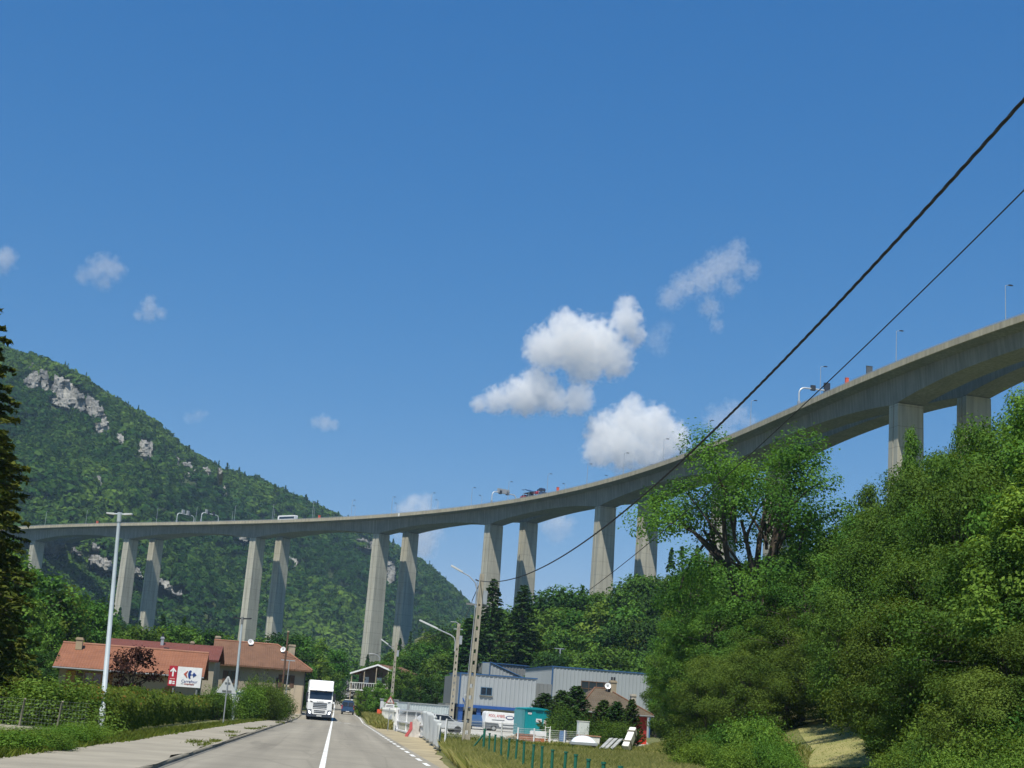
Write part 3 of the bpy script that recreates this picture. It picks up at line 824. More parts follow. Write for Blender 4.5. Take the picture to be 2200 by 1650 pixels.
# ------------------------------------------------------------------ plants
def unit(a): return a/np.maximum(np.linalg.norm(a, axis=-1, keepdims=True), 1e-9)
def leaf_quads(P, nrm, size, rs, asp=0.6, jit=0.55):
    """one lozenge of leaves per point, facing roughly along nrm"""
    n = len(P)
    nrm = unit(nrm+rs.normal(0, jit, (n, 3)))
    t = unit(np.cross(nrm, rs.normal(0, 1, (n, 3))))
    b = np.cross(nrm, t)
    s = np.asarray(size).reshape(-1, 1)*np.ones((n, 1))
    V = np.stack([P-t*s*0.5, P+b*s*asp*0.5+nrm*s*0.08, P+t*s*0.5, P-b*s*asp*0.5+nrm*s*0.08], 1)
    return V.reshape(-1, 3), np.arange(4*n).reshape(n, 4)
def limbs_mesh(name, segs, m, parent):
    """segs: list of (points, radii)"""
    mb = MB()
    for p, r in segs: mb.tube(p, r, 6, False)
    return mb.build(name, m, parent, fixn=False)
def bend(p0, p1, rs, k=0.12, n=5, up=0.15):
    p0, p1 = np.array(p0, float), np.array(p1, float)
    L = np.linalg.norm(p1-p0)
    o = rs.normal(0, k*L*0.5, 3); o[2] += up*L
    return [tuple(float(q) for q in p0+(p1-p0)*t+o*4*t*(1-t)*0.6) for t in np.linspace(0, 1, n)]

def broadleaf(seed, H=12.0, W=4.5, base=0.22, nl=9000, leaf=0.34, blobs=46, gap=0.0, trunk_r=0.26, shape='round', blob=1.0, spread=1.0):
    """crown mesh and limb segments of a deciduous tree standing at the origin"""
    rs = np.random.RandomState(seed)
    zb = H*base
    segs = []
    fork = np.array([rs.normal(0, .25), rs.normal(0, .25), H*(0.42 if shape != 'open' else 0.36)])
    segs.append((bend((0, 0, -0.6), fork, rs, 0.04, 6, 0), list(np.linspace(trunk_r*1.25, trunk_r*0.7, 6))))
    C = []; Rr = []
    def env(z):
        t = (z-zb)/(H-zb)
        if shape == 'round': return np.sqrt(np.clip(1-(2*t-0.95)**2, 0.02, 1))
        if shape == 'tall': return np.clip(np.sin(np.clip(t, 0.03, 1)**0.75*PI), 0.15, 1)
        if shape == 'open': return np.clip(0.55+0.75*t-1.05*np.maximum(0, t-0.55)**1.5*2.2, 0.15, 1)
        return np.clip(1-t*0.9, 0.1, 1)
    k = 0
    while len(C) < blobs and k < 2000:
        k += 1
        z = zb+(H-zb)*rs.uniform(0.02, 0.97)
        a = rs.uniform(0, 2*PI)
        rr = W*env(z)*(0.45+0.5*rs.uniform(0, 1)**0.6)
        lob = 0.8+0.35*math.sin(a*3+seed)+0.2*math.sin(a*5+seed*2+z)
        rr *= max(0.55, min(1.15, lob*0.9))
        c = np.array([rr*math.cos(a)*spread, rr*math.sin(a)*spread, z])
        if any(np.linalg.norm(c-q) < W*0.17 for q in C): continue
        C.append(c); Rr.append(W*rs.uniform(0.17, 0.34)*blob)
    C = np.array(C); Rr = np.array(Rr)
    # limbs: main limbs from the fork, each blob hangs on the nearest limb end
    nm = 6 if shape != 'open' else 8
    idx = rs.permutation(len(C))[:nm]
    ends = [C[i]*np.array([0.72, 0.72, 0.92]) for i in idx]
    starts = []
    for e in ends:
        h0 = fork*rs.uniform(0.62, 1.0); starts.append(h0)
        segs.append((bend(h0, e, rs, 0.12, 6, 0.05), list(np.linspace(trunk_r*0.55, trunk_r*0.16, 6))))
    for c in C:
        d = [np.linalg.norm(c-e) for e in ends]; j = int(np.argmin(d))
        s0 = starts[j]+(ends[j]-starts[j])*rs.uniform(0.5, 1.0)
        segs.append((bend(s0, c, rs, 0.12, 4, 0.05), list(np.linspace(trunk_r*0.2, trunk_r*0.05, 4))))
    w = Rr**2; w = w/w.sum()
    b = rs.choice(len(C), nl, p=w)
    v = unit(rs.normal(0, 1, (nl, 3)))
    rad = Rr[b]*(rs.uniform(0, 1, nl)**0.42)*np.where(rs.uniform(0, 1, nl) < 0.12, 1.35, 1.0)
    sq = np.array([1.1, 1.1, 0.78])
    P = C[b]+v*rad[:, None]*sq
    P[:, 2] = np.maximum(P[:, 2], zb*0.7)
    nrm = v*0.7+unit(P-np.array([0, 0, H*0.5]))*0.4+np.array([0, 0, 0.55])
    V, F = leaf_quads(P, nrm, leaf*rs.uniform(0.6, 1.3, nl), rs)
    bt = rs.uniform(0.2, 0.75, len(C))
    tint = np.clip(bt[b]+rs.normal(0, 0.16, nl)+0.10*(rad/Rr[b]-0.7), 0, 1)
    return V, F, tint, segs
def spruce(seed, H=18.0, W=3.2, nb=150, leaf=0.3, base=0.05, droop=0.35, per=46, power=0.85):
    rs = np.random.RandomState(seed)
    segs = [([(0, 0, -0.5), (0, 0, H*0.5), (0, 0, H*0.99)], [H*0.016, H*0.009, 0.02])]
    P = []; N_ = []; T = []
    for i in range(nb):
        t = (i+rs.uniform(0, 1))/nb
        z = H*(base+(0.985-base)*t)
        L = W*(1-t)**power*rs.uniform(0.68, 1.12)+0.18
        a = i*2.399+rs.normal(0, 0.25)
        m = max(8, int(per*(0.25+0.75*L/W)))
        s = rs.uniform(0.12, 1, m)**0.75
        d = np.array([math.cos(a), math.sin(a)])
        side = rs.normal(0, 1, m)*L*0.17*(1.15-s)
        x = d[0]*s*L-d[1]*side; y = d[1]*s*L+d[0]*side
        dz = -droop*L*s**1.4+0.16*L*s**3-np.abs(rs.normal(0, 0.10, m))*L*0.5
        P.append(np.stack([x, y, z+dz], 1))
        N_.append(np.stack([d[0]*0.4+rs.normal(0, .3, m), d[1]*0.4+rs.normal(0, .3, m), np.full(m, 0.9)], 1))
        T.append(np.clip(rs.uniform(0.15, 0.6)+0.25*s+rs.normal(0, 0.12, m), 0, 1))
        if L > 0.6 and i % 2 == 0:
            segs.append(([(0, 0, z), (d[0]*L*0.5, d[1]*L*0.5, z-droop*L*0.35), (d[0]*L*0.95, d[1]*L*0.95, z-droop*L*0.8)], [0.06, 0.04, 0.015]))
    P = np.concatenate(P); N_ = np.concatenate(N_); T = np.concatenate(T)
    V, F = leaf_quads(P, N_, leaf*rs.uniform(0.7, 1.5, len(P)), rs, 0.42)
    return V, F, T, segs
def bush(seed, H=2.0, W=1.6, nl=3000, leaf=0.14, blobs=22):
    rs = np.random.RandomState(seed)
    C = []; Rr = []
    for i in range(blobs):
        a = rs.uniform(0, 2*PI); q = rs.uniform(0, 1)**0.6
        z = H*rs.uniform(0.18, 0.86)*(1-0.35*q*q)
        C.append((W*0.72*q*math.cos(a), W*0.72*q*math.sin(a), z)); Rr.append(rs.uniform(0.24, 0.42)*min(H, W))
    C = np.array(C); Rr = np.array(Rr)
    w = Rr**2/np.sum(Rr**2)
    b = rs.choice(blobs, nl, p=w); v = unit(rs.normal(0, 1, (nl, 3)))
    rad = Rr[b]*rs.uniform(0, 1, nl)**0.4*np.where(rs.uniform(0, 1, nl) < 0.1, 1.4, 1)
    P = C[b]+v*rad[:, None]; P[:, 2] = np.abs(P[:, 2])+0.03
    V, F = leaf_quads(P, v*0.8+np.array([0, 0, 0.6]), leaf*rs.uniform(0.6, 1.4, nl), rs)
    bt = rs.uniform(0.2, 0.75, blobs)
    T = np.clip(bt[b]+rs.normal(0, 0.16, nl), 0, 1)
    segs = [(bend((rs.normal(0, .12), rs.normal(0, .12), -0.2), C[i], rs, 0.1, 4), [0.035, 0.025, 0.018, 0.01]) for i in range(0, blobs, 2)]
    return V, F, T, segs

PROTO = {}
def make_plant(key, spec, leafm, name, crown='crown', stem='trunk', barkm=None):
    V, F, T, segs = spec
    root = thing(name, 'x', 'tree')
    o = link_mesh(crown, np_mesh(crown, V, F, leafm, T), root)
    limbs_mesh(stem, segs, barkm or BARK, root)
    z = V[:, 2]
    PROTO[key] = dict(root=root, H=float(np.percentile(z, 99.7)), W=float(np.percentile(np.hypot(V[:, 0], V[:, 1]), 97)), used=False)
def plant(key, loc, H, label, cat, group=None, W=None, rz=None):
    p = PROTO[key]
    s = H/p['H']; sw = (W/p['W']) if W else s
    rz = rnd.uniform(0, 2*PI) if rz is None else rz
    if not p['used']:
        p['used'] = True; o = p['root']; o.location = loc; o.rotation_euler = (0, 0, rz); o.scale = (sw, sw, s); o['label'] = label
    else:
        o = dup(p['root'], loc, rz, label, None, (sw, sw, s))
    o['category'] = cat
    if group: o['group'] = group
    elif 'group' in o: del o['group']
    return o
make_plant('ash', broadleaf(17, 18, 6.6, 0.2, 50000, 0.20, 66, shape='open', trunk_r=0.5, blob=0.82), LEAF_ASH, 'broadleaf_tree')
make_plant('oak', broadleaf(3, 12, 4.6, 0.14, 38000, 0.165, 84, shape='round', blob=0.74), LEAF_MID, 'broadleaf_tree')
make_plant('lime', broadleaf(5, 13, 4.0, 0.12, 34000, 0.185, 80, shape='tall', blob=0.78), LEAF_BUSH, 'broadleaf_tree')
make_plant('haz', broadleaf(8, 9, 4.6, 0.06, 38000, 0.145, 80, shape='round', trunk_r=0.16, blob=0.74), LEAF_OLIVE, 'broadleaf_tree')
make_plant('oakf', broadleaf(21, 12, 4.8, 0.10, 5200, 0.46, 46, shape='round'), LEAF_MID, 'broadleaf_tree')
make_plant('limef', broadleaf(22, 13, 4.4, 0.08, 5200, 0.46, 46, shape='tall'), LEAF_BUSH, 'broadleaf_tree')
make_plant('darkf', broadleaf(23, 12, 5.0, 0.08, 5200, 0.46, 46, shape='round'), LEAF_DARK, 'broadleaf_tree')
make_plant('spr', spruce(31, 18, 4.0, 190, 0.5, 0.03, 0.35, 40), LEAF_DARK, 'spruce_tree')
make_plant('sprn', spruce(32, 18, 3.6, 320, 0.26, 0.03, 0.42, 150, 0.7), LEAF_SPRUCE, 'spruce_tree')
make_plant('thuja', spruce(33, 5, 1.3, 170, 0.22, 0.02, -0.25, 40, 0.75), LEAF_DARK, 'conifer_shrub', 'foliage', 'stem')
make_plant('bushA', bush(41, 2.0, 1.7, 11000, 0.09, 40), LEAF_BUSH, 'leafy_bush', 'foliage', 'stem')
make_plant('bushB', bush(42, 2.4, 1.8, 11000, 0.085, 40), LEAF_MID, 'leafy_bush', 'foliage', 'stem')
make_plant('bushC', bush(43, 1.8, 1.6, 10000, 0.08, 36), LEAF_OLIVE, 'leafy_bush', 'foliage', 'stem')
make_plant('purple', broadleaf(51, 5.0, 2.3, 0.28, 2300, 0.24, 34, shape='round', trunk_r=0.13), LEAF_PURPLE, 'purple_tree')

def tree_px(key, px, py, d, label, cat='tree', group=None, W=None, sink=0.0, minH=2.0):
    """plant a tree at road distance d whose top reaches the photo pixel"""
    top = at(px, py, d)
    z0 = gz(top.x, top.y)
    return plant(key, (top.x, top.y, z0-sink), max(minH, top.z-z0+sink), label, cat, group, W)

# --- big trees and the right hand hillside
def base_shift(px, py, d):
    return at(px, py, d)
tree_px('ash', 1632, 938, 98, 'big ash tree with open crown and visible limbs in front of the viaduct', W=7.4)
G1 = 'trees massed on the right hand hillside'
HILL = [('lime', 1468, 1330, 150), ('haz', 1462, 1440, 140), ('oak', 1415, 1405, 205), ('lime', 1440, 1360, 210), 
    # near right edge, tall
    ('lime', 2262, 775, 52), ('oak', 2165, 935, 60), ('oak', 2200, 850, 66), ('haz', 2090, 1010, 56), ('lime', 2225, 1000, 45), ('haz', 2160, 1140, 46),
    ('lime', 1962, 928, 80), ('oak', 2062, 925, 86), ('lime', 2122, 925, 92), ('oak', 2010, 985, 76), ('oak', 1915, 1075, 88), ('lime', 1862, 1045, 108), ('oak', 2000, 990, 90), ('haz', 2050, 980, 78), ('haz', 1960, 1010, 74), ('oak', 1880, 1110, 82),
    ('haz', 1985, 1085, 66), ('haz', 1900, 1165, 68), ('oak', 2080, 1095, 62), ('haz', 2020, 1190, 56), ('oak', 2135, 1245, 50), ('haz', 1935, 1290, 54),
    ('oak', 1830, 1130, 92), ('lime', 1775, 1190, 98), ('oak', 1730, 1235, 92), ('haz', 1850, 1260, 74), ('haz', 1790, 1320, 80), ('oak', 1700, 1310, 86),
    ('haz', 2060, 1330, 48), ('haz', 2190, 1350, 42), ('haz', 1990, 1400, 50), ('haz', 2120, 1440, 41),
    # left of the ash, in front of the wood
    ('oak', 1500, 1190, 112), ('lime', 1462, 1265, 140), ('oak', 1475, 1310, 130), ('oak', 1545, 1290, 96), ('lime', 1490, 1330, 102), ('haz', 1478, 1400, 112),
    ('haz', 1520, 1410, 92), ('haz', 1630, 1370, 88), ('haz', 1600, 1400, 82), ('oak', 1660, 1260, 100), ('lime', 1440, 1385, 146), ('haz', 1690, 1395, 84),
    ('haz', 1885, 1395, 70), ('haz', 1780, 1440, 96), ('haz', 1840, 1430, 90),
]
LBL = {'lime': 'tall bright green tree in the tangle of trees covering the right hand slope',
       'oak': 'mid green broadleaf tree in the tangle of trees covering the right hand slope',
       'haz': 'olive green low tree in the tangle of trees covering the right hand slope'}
for k, px, py, d in HILL:
    wmax = {'lime': 3.4, 'oak': 4.2, 'haz': 4.0}[k]*(0.8 if px < 1560 else 1.0)
    t_ = at(px, py, d); h_ = t_.z-gz(t_.x, d)
    if (px, py) == (1962, 928): wmax = 1.75
    if (px, py) in ((2062, 925), (2122, 925)): wmax = 2.3
    tree_px(k, px, py, d, LBL[k], 'tree', G1, W=min(wmax, 0.42*h_+0.5))
# --- the wood behind the industrial sheds, up to the foot of the piers
G2 = 'trees of the wood behind the industrial sheds'
tree_px('spr', 1062, 1247, 232, 'pointed spruce tree, left one of two rising above the wood behind the sheds', W=6.0)
tree_px('spr', 1126, 1260, 226, 'pointed spruce tree, right one of two rising above the wood behind the sheds', W=6.5)
tree_px('spr', 1010, 1330, 222, 'dark spruce tree standing left of the two tallest spruces', W=6.0)
WOOD = []
top_line = [(880, 1395), (920, 1372), (960, 1365), (1000, 1335), (1040, 1320), (1090, 1300), (1140, 1282), (1180, 1262), (1215, 1258), (1250, 1275), (1290, 1262), (1330, 1245), (1370, 1238), (1420, 1232), (1460, 1225), (1530, 1215)]
tx = [p[0] for p in top_line]; ty = [p[1] for p in top_line]
r2 = random.Random(5)
for x in range(890, 1560, 34):                       # skyline row
    WOOD.append((x+r2.uniform(-10, 10), float(np.interp(x, tx, ty))+r2.uniform(-4, 14), r2.uniform(268, 300)))
for x in range(880, 1560, 38):
    WOOD.append((x+r2.uniform(-12, 12), float(np.interp(x, tx, ty))+45+r2.uniform(-8, 14), r2.uniform(240, 258)))
for x in range(900, 1540, 42):
    WOOD.append((x+r2.uniform(-12, 12), float(np.interp(x, tx, ty))+88+r2.uniform(-10, 14), r2.uniform(222, 236)))
for x in range(1180, 1500, 42):
    WOOD.append((x+r2.uniform(-12, 12), 1395+r2.uniform(-10, 14), r2.uniform(206, 214)))
for x, y, d in ((872, 1405, 320), (895, 1380, 325), (918, 1362, 330), (942, 1352, 335), (968, 1348, 330), (885, 1418, 300), (912, 1400, 305), (938, 1388, 305)): WOOD.append((x, y, d))
for x, y, d in WOOD:
    k = r2.choice(['oakf', 'oakf', 'limef', 'darkf'])
    tree_px(k, x, y, d, {'oakf': 'mid green tree in the wood between the sheds and the viaduct piers', 'limef': 'bright green tree in the wood between the sheds and the viaduct piers',
                        'darkf': 'dark green tree in the wood between the sheds and the viaduct piers'}[k], 'tree', G2, minH=7)
# --- left of the road, behind the houses
tree_px('sprn', -36, 590, 58, 'tall dark spruce cut off by the left edge of the photo', W=4.0)
tree_px('sprn', 6, 930, 68, 'shorter spruce beside the tall one at the left edge of the photo', W=3.0)
G3 = 'trees behind the red roofed houses'
LEFT = [('limef', 40, 1195, 150), ('oakf', 95, 1225, 158), ('darkf', 5, 1150, 165), ('limef', 150, 1262, 160), ('oakf', 205, 1290, 168), ('limef', 120, 1330, 148), ('oakf', 62, 1340, 140), ('darkf', 10, 1330, 128), ('limef', 240, 1345, 172),
        ('oakf', 300, 1345, 190), ('limef', 345, 1352, 200), ('oakf', 400, 1345, 205), ('darkf', 440, 1350, 210), ('oakf', 480, 1360, 215), ('limef', 560, 1372, 222), ('darkf', 610, 1360, 232), ('oakf', 650, 1365, 240), ('limef', 690, 1375, 250), ('oakf', 725, 1395, 262),
        ('oakf', 655, 1420, 205), ('limef', 690, 1420, 232), ('darkf', 640, 1405, 200), ('oakf', 270, 1368, 165), ('darkf', 90, 1400, 120), ('oakf', 45, 1420, 112)]
for k, px, py, d in LEFT:
    tree_px(k, px, py, d, {'oakf': 'mid green tree behind the red roofed houses left of the road', 'limef': 'bright green tree behind the red roofed houses left of the road', 'darkf': 'dark green tree behind the red roofed houses left of the road'}[k], 'tree', G3, minH=3)
tree_px('purple', 293, 1388, 98, 'small purple leaved tree in front of the long red roofed house', W=2.0)
# right of the road, near the balcony house
G4 = 'trees along the right side of the road beyond the white fence'
for k, px, py, d in [('oakf', 790, 1475, 205), ('limef', 815, 1462, 196), ('limef', 775, 1490, 190), ('limef', 850, 1428, 215), ('oakf', 875, 1440, 200), ('darkf', 905, 1452, 190), ('darkf', 935, 1462, 186), ('oakf', 822, 1420, 235), ('oakf', 865, 1405, 245), ('limef', 840, 1490, 172), ('darkf', 945, 1470, 200), ('darkf', 885, 1478, 180)]:
    tree_px(k, px, py, d, {'oakf': 'mid green tree right of the road beyond the white gate', 'limef': 'bright yellowish green tree right of the road beyond the white gate', 'darkf': 'dark round tree left of the grey shed, beyond the white gate'}[k], 'tree', G4, minH=2.5)

# --- bushes
def bush_w(px, py, d):
    p = at(px, py, d); return min(1.75, max(0.8, 0.62*(p.z-gz(p.x, d))))
G5 = 'bushes at the lower right beside the dry lawn'
for k, px, py, d in [('bushA', 1500, 1588, 56), ('bushB', 1560, 1548, 60), ('bushA', 1610, 1535, 60), ('bushA', 1640, 1545, 58), ('bushA', 1665, 1580, 52), ('bushC', 1475, 1560, 62), ('bushB', 1540, 1600, 50), ('bushA', 1570, 1620, 46), ('bushA', 1480, 1630, 50), ('bushB', 1455, 1602, 66), ('bushA', 1590, 1590, 50), ('bushA', 1690, 1615, 46), ('bushB', 1640, 1590, 48), ('bushC', 1530, 1570, 64)]:
    tree_px(k, px, py, d, {'bushA': 'bright green bush left of the dry lawn at the lower right', 'bushB': 'darker green bush left of the dry lawn at the lower right', 'bushC': 'olive bush left of the dry lawn at the lower right'}[k], 'bush', G5, minH=1.2, W=bush_w(px, py, d))
G6 = 'bushes right of the dry lawn'
for k, px, py, d in [('bushB', 1875, 1450, 74), ('bushA', 1905, 1425, 66), ('bushB', 1920, 1500, 64), ('bushA', 1895, 1530, 60), ('bushC', 1915, 1460, 62), ('bushB', 2030, 1500, 52), ('bushC', 1980, 1470, 56), ('bushB', 1950, 1520, 54), ('bushA', 2010, 1540, 46), ('bushC', 2080, 1530, 42), ('bushA', 2150, 1560, 38), ('bushB', 2210, 1500, 40), ('bushC', 1985, 1580, 44), ('bushA', 2060, 1610, 37), ('bushB', 2040, 1630, 38), ('bushC', 2140, 1480, 46), ('bushA', 2190, 1610, 35), ('bushA', 1945, 1592, 45), ('bushB', 2015, 1598, 42), ('bushC', 2105, 1585, 41), ('bushA', 2205, 1565, 40), ('bushB', 2150, 1620, 36), ('bushA', 1925, 1615, 43), ('bushB', 2090, 1450, 50)]:
    tree_px(k, px, py, d, {'bushA': 'bright green bush at the right hand lower corner, beyond the dry lawn', 'bushB': 'dark green bush at the right hand lower corner, beyond the dry lawn', 'bushC': 'olive yellow bush at the right hand lower corner, beyond the dry lawn'}[k], 'bush', G6, minH=1.5, W=bush_w(px, py, d))
for k, px, py, d, w, lb in [('thuja', 1172, 1490, 158, 2.6, 'light green clipped conifer shrub, leftmost of the row in front of the big shed'), ('thuja', 1208, 1484, 140, 2.0, 'conifer shrub right of the teal cabin, second from the left of its row'),
                       ('thuja', 1240, 1475, 132, 2.3, 'tallest dark conifer shrub of the row, left of the brown roofed house'), ('thuja', 1298, 1505, 118, 1.5, 'dark conifer shrub in front of the brown roof, left of three'),
                       ('thuja', 1326, 1508, 116, 1.5, 'dark conifer shrub in front of the brown roof, middle of three'), ('thuja', 1358, 1503, 114, 1.1, 'dark conifer shrub in front of the brown roof, right of three')]:
    tree_px(k, px, py, d, lb, 'conifer shrub', 'conifer shrubs in front of the brown roofed house', W=w)
tree_px('bushB', 1310, 1545, 113, 'broad bush under the three conifer shrubs by the brown roofed house', 'bush', W=2.3)
tree_px('bushB', 1218, 1515, 131, 'dark bush under the tallest conifer shrub left of the brown house', 'bush', W=2.2)

# --- hedge along the left pavement
def hedge():
    pts = [onto(215, 1583), onto(330, 1560), onto(430, 1548), onto(520, 1541), onto(600, 1537)]
    rs = np.random.RandomState(12)
    base = np.array([(p.x, p.y) for p in pts])
    L = np.concatenate([[0], np.cumsum(np.hypot(*np.diff(base, axis=0).T))])
    tops = np.interp(L, L, [at(215, 1474, pts[0].y).z, at(330, 1476, pts[1].y).z, at(430, 1490, pts[2].y).z, at(520, 1488, pts[3].y).z, at(600, 1470, pts[4].y).z])
    n = 62000
    s = rs.uniform(0, L[-1], n)
    lump = fbm(s*0.35, s*0+3, 4)
    Hh = np.interp(s, L, tops)*(0.68+0.36*lump)
    W = 0.85+0.5*fbm(s*0.3, s*0+8, 6)
    a = rs.uniform(-0.15, PI+0.15, n)                      # round the section: side, top, side
    q = 1-0.22*rs.uniform(0, 1, n)**2+rs.normal(0, 0.05, n)
    u = np.cos(a)*W*q; z = np.abs(np.sin(a))**0.55*Hh*q
    z = np.where(rs.uniform(0, 1, n) < 0.35, rs.uniform(0.05, 1, n)*Hh, z)
    u = np.where(z < Hh*0.75, np.sign(np.cos(a))*W*(0.85+0.2*rs.uniform(0, 1, n)), u)
    cx = np.interp(s, L, base[:, 0]); cy = np.interp(s, L, base[:, 1])
    dx, dy = (base[-1]-base[0])/np.linalg.norm(base[-1]-base[0])
    P = np.stack([cx-dy*0-0.9+u, cy, z], 1)
    nrm = np.stack([np.sign(u)*0.9, np.zeros(n)-0.3, z/Hh*1.1], 1)
    V, F = leaf_quads(P, nrm, 0.17*rs.uniform(0.6, 1.4, n), rs)
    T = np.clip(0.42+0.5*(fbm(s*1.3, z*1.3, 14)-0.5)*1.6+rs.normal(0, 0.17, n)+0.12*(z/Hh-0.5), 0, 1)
    T = np.where((rs.uniform(0, 1, n) < 0.05) & (z > 0.7*Hh), 0.99, T)
    root = thing('hedge', 'long green hedge with yellowing leaf tips beside the left hand pavement', 'hedge', (0, 0, 0))
    link_mesh('foliage', np_mesh('foliage', V, F, LEAF_HEDGE, T), root)
    mb = MB()
    for i in range(len(base)-1):
        a_, b_ = base[i], base[i+1]
        for k in range(14):
            t = (k+rs.uniform(0, 1))/14
            x, y_ = a_+(b_-a_)*t
            for m_ in range(3):
                mb.tube([(x-0.9, y_, 0), (x-0.9+rs.normal(0, .3), y_+rs.normal(0, .3), 0.8), (x-0.9+rs.normal(0, .5), y_+rs.normal(0, .5), 1.4)], [.03, .02, .01], 4, False)
    mb.build('stem', BARK, root, fixn=False)
hedge()
G7 = 'bushes growing out of the hedge by the second lamp post'
for k, px, py, d, w in [('bushC', 560, 1450, 116, 1.7), ('bushC', 590, 1466, 118, 1.6), ('bushB', 606, 1486, 122, 1.3), ('bushA', 535, 1470, 112, 1.5), ('bushC', 470, 1470, 108, 1.4)]:
    tree_px(k, px, py, d, 'tall leafy bush growing above the right hand end of the hedge', 'bush', G7, W=w)
G8 = 'bushes overgrowing the low wall at the lower left'
for k, px, py, d, w in [('bushA', 30, 1592, 36, 1.1), ('bushB', 75, 1600, 37, 1.0), ('bushA', 115, 1578, 40, 1.0), ('bushA', 150, 1568, 42, 1.0), ('bushA', 175, 1562, 45, 0.9), ('bushB', 100, 1612, 36, .8), ('bushA', -20, 1600, 34, 1.2), ('bushB', 200, 1575, 46, 0.7)]:
    tree_px(k, px, py, d, 'bright green weedy bush at the foot of the low wall, lower left', 'bush', G8, W=w, minH=0.6)
tree_px('bushB', 135, 1478, 50, 'rounded bush spilling over the left hand end of the hedge', 'bush', W=2.2)

# --- wooded mountain side and the far wood of the valley: one mass nobody could count
def crowns(Cn, Hh, Wd, tint0, rs, nq=70, con=None, qs=0.44):
    """a small lumpy crown for every centre, all returned as one vertex/face set"""
    n = len(Cn)
    v = unit(rs.normal(0, 1, (n, nq, 3))); v[:, :, 2] = np.abs(v[:, :, 2])*1.0-0.25
    lob = 0.78+0.34*np.sin(v[:, :, 0]*4+rs.uniform(0, 6, (n, 1)))*np.cos(v[:, :, 1]*4+rs.uniform(0, 6, (n, 1)))
    rad = lob*(0.75+0.35*rs.uniform(0, 1, (n, nq)))
    sc_ = np.stack([Wd, Wd, Hh*0.5], 1)[:, None, :]
    P = v*rad[:, :, None]
    if con is not None:
        t = rs.uniform(0, 1, (n, nq)); a = rs.uniform(0, 2*PI, (n, nq))
        Pc = np.stack([np.cos(a)*(1-t)*0.75, np.sin(a)*(1-t)*0.75, t*2.3-0.7], 2)
        P = np.where(con[:, None, None], Pc, P)
    P = P*sc_+Cn[:, None, :]+np.stack([0*Wd, 0*Wd, Hh*0.55], 1)[:, None, :]
    nr = v+np.array([0, 0, 0.35])
    sz = np.repeat((Wd*qs), nq)*rs.uniform(0.6, 1.4, n*nq)
    V, F = leaf_quads(P.reshape(-1, 3), nr.reshape(-1, 3), sz, rs, 0.75, 0.38)
    T = np.clip(np.repeat(tint0, nq)+rs.normal(0, 0.10, n*nq), 0, 1)
    return V, F, T
def mountain_forest():
    rs = np.random.RandomState(77)
    n = 17000
    u = rs.uniform(-0.33, 0.15, n); t = rs.uniform(0, 1.02, n)**0.9
    Y, z = mount(u, t)
    keep = rs.uniform(0, 1, n) < np.clip((Y/1500)*1.0, 0.35, 1)
    u, t, Y, z = u[keep], t[keep], Y[keep], z[keep]
    P = np.stack([u*Y, Y, z], 1)
    px, py = proj_np(P+np.array([0, 0, 5.0]))
    ok = np.ones(len(P), bool)
    for poly in CLIFFS:
        x0, y0 = np.min(poly, 0); x1, y1 = np.max(poly, 0)
        cx = px; cy = py
        ok &= ~in_poly(cx, cy+2, poly) & ~in_poly(cx, cy-12, [(p[0], p[1]) for p in poly]) & ~in_poly(cx, cy-19, [(p[0], p[1]) for p in poly]) & ~in_poly(cx, cy-7, [(p[0], p[1]) for p in poly])
    ok &= (px > -160) & (px < 1240)
    ok |= rs.uniform(0, 1, len(P)) < 0.06
    P, t, px, py = P[ok], t[ok], px[ok], py[ok]
    m = len(P)
    low = np.clip(1-np.abs(t-0.55)/0.6, 0, 1)
    tint = 0.36+1.3*(fbm(P[:, 0]*0.009, P[:, 1]*0.006, 3, 3)-0.5)+0.5*(fbm(P[:, 0]*0.03, P[:, 1]*0.02, 6, 2)-0.5)+rs.normal(0, 0.13, m)+0.20*np.clip((330-px)/400, -0.6, 1)*np.clip((py-900)/120, 0, 1)-0.10*(t > 0.85)
    con = (rs.uniform(0, 1, m) < np.where(t > 0.86, 0.0, 0.06))
    tint = np.where(con, tint*0.45, tint)
    Hh = rs.uniform(8, 14, m)*np.where(con, 1.0, 1)*np.where(t > 0.86, 0.8, 1); Wd = rs.uniform(2.8, 8.2, m)*(0.75+0.6*fbm(P[:, 0]*0.02, P[:, 1]*0.012, 15, 2))*np.where(con, 0.6, 1)
    V, F, T = crowns(P, Hh, Wd, np.clip(tint, 0, 1), rs, 118, con)
    o = link_mesh('mountain_forest', np_mesh('mountain_forest', V, F, LEAF_FOREST, T)); tag(o, 'dense mixed forest covering the mountain slope behind the viaduct', 'forest', None, 'stuff')
mountain_forest()
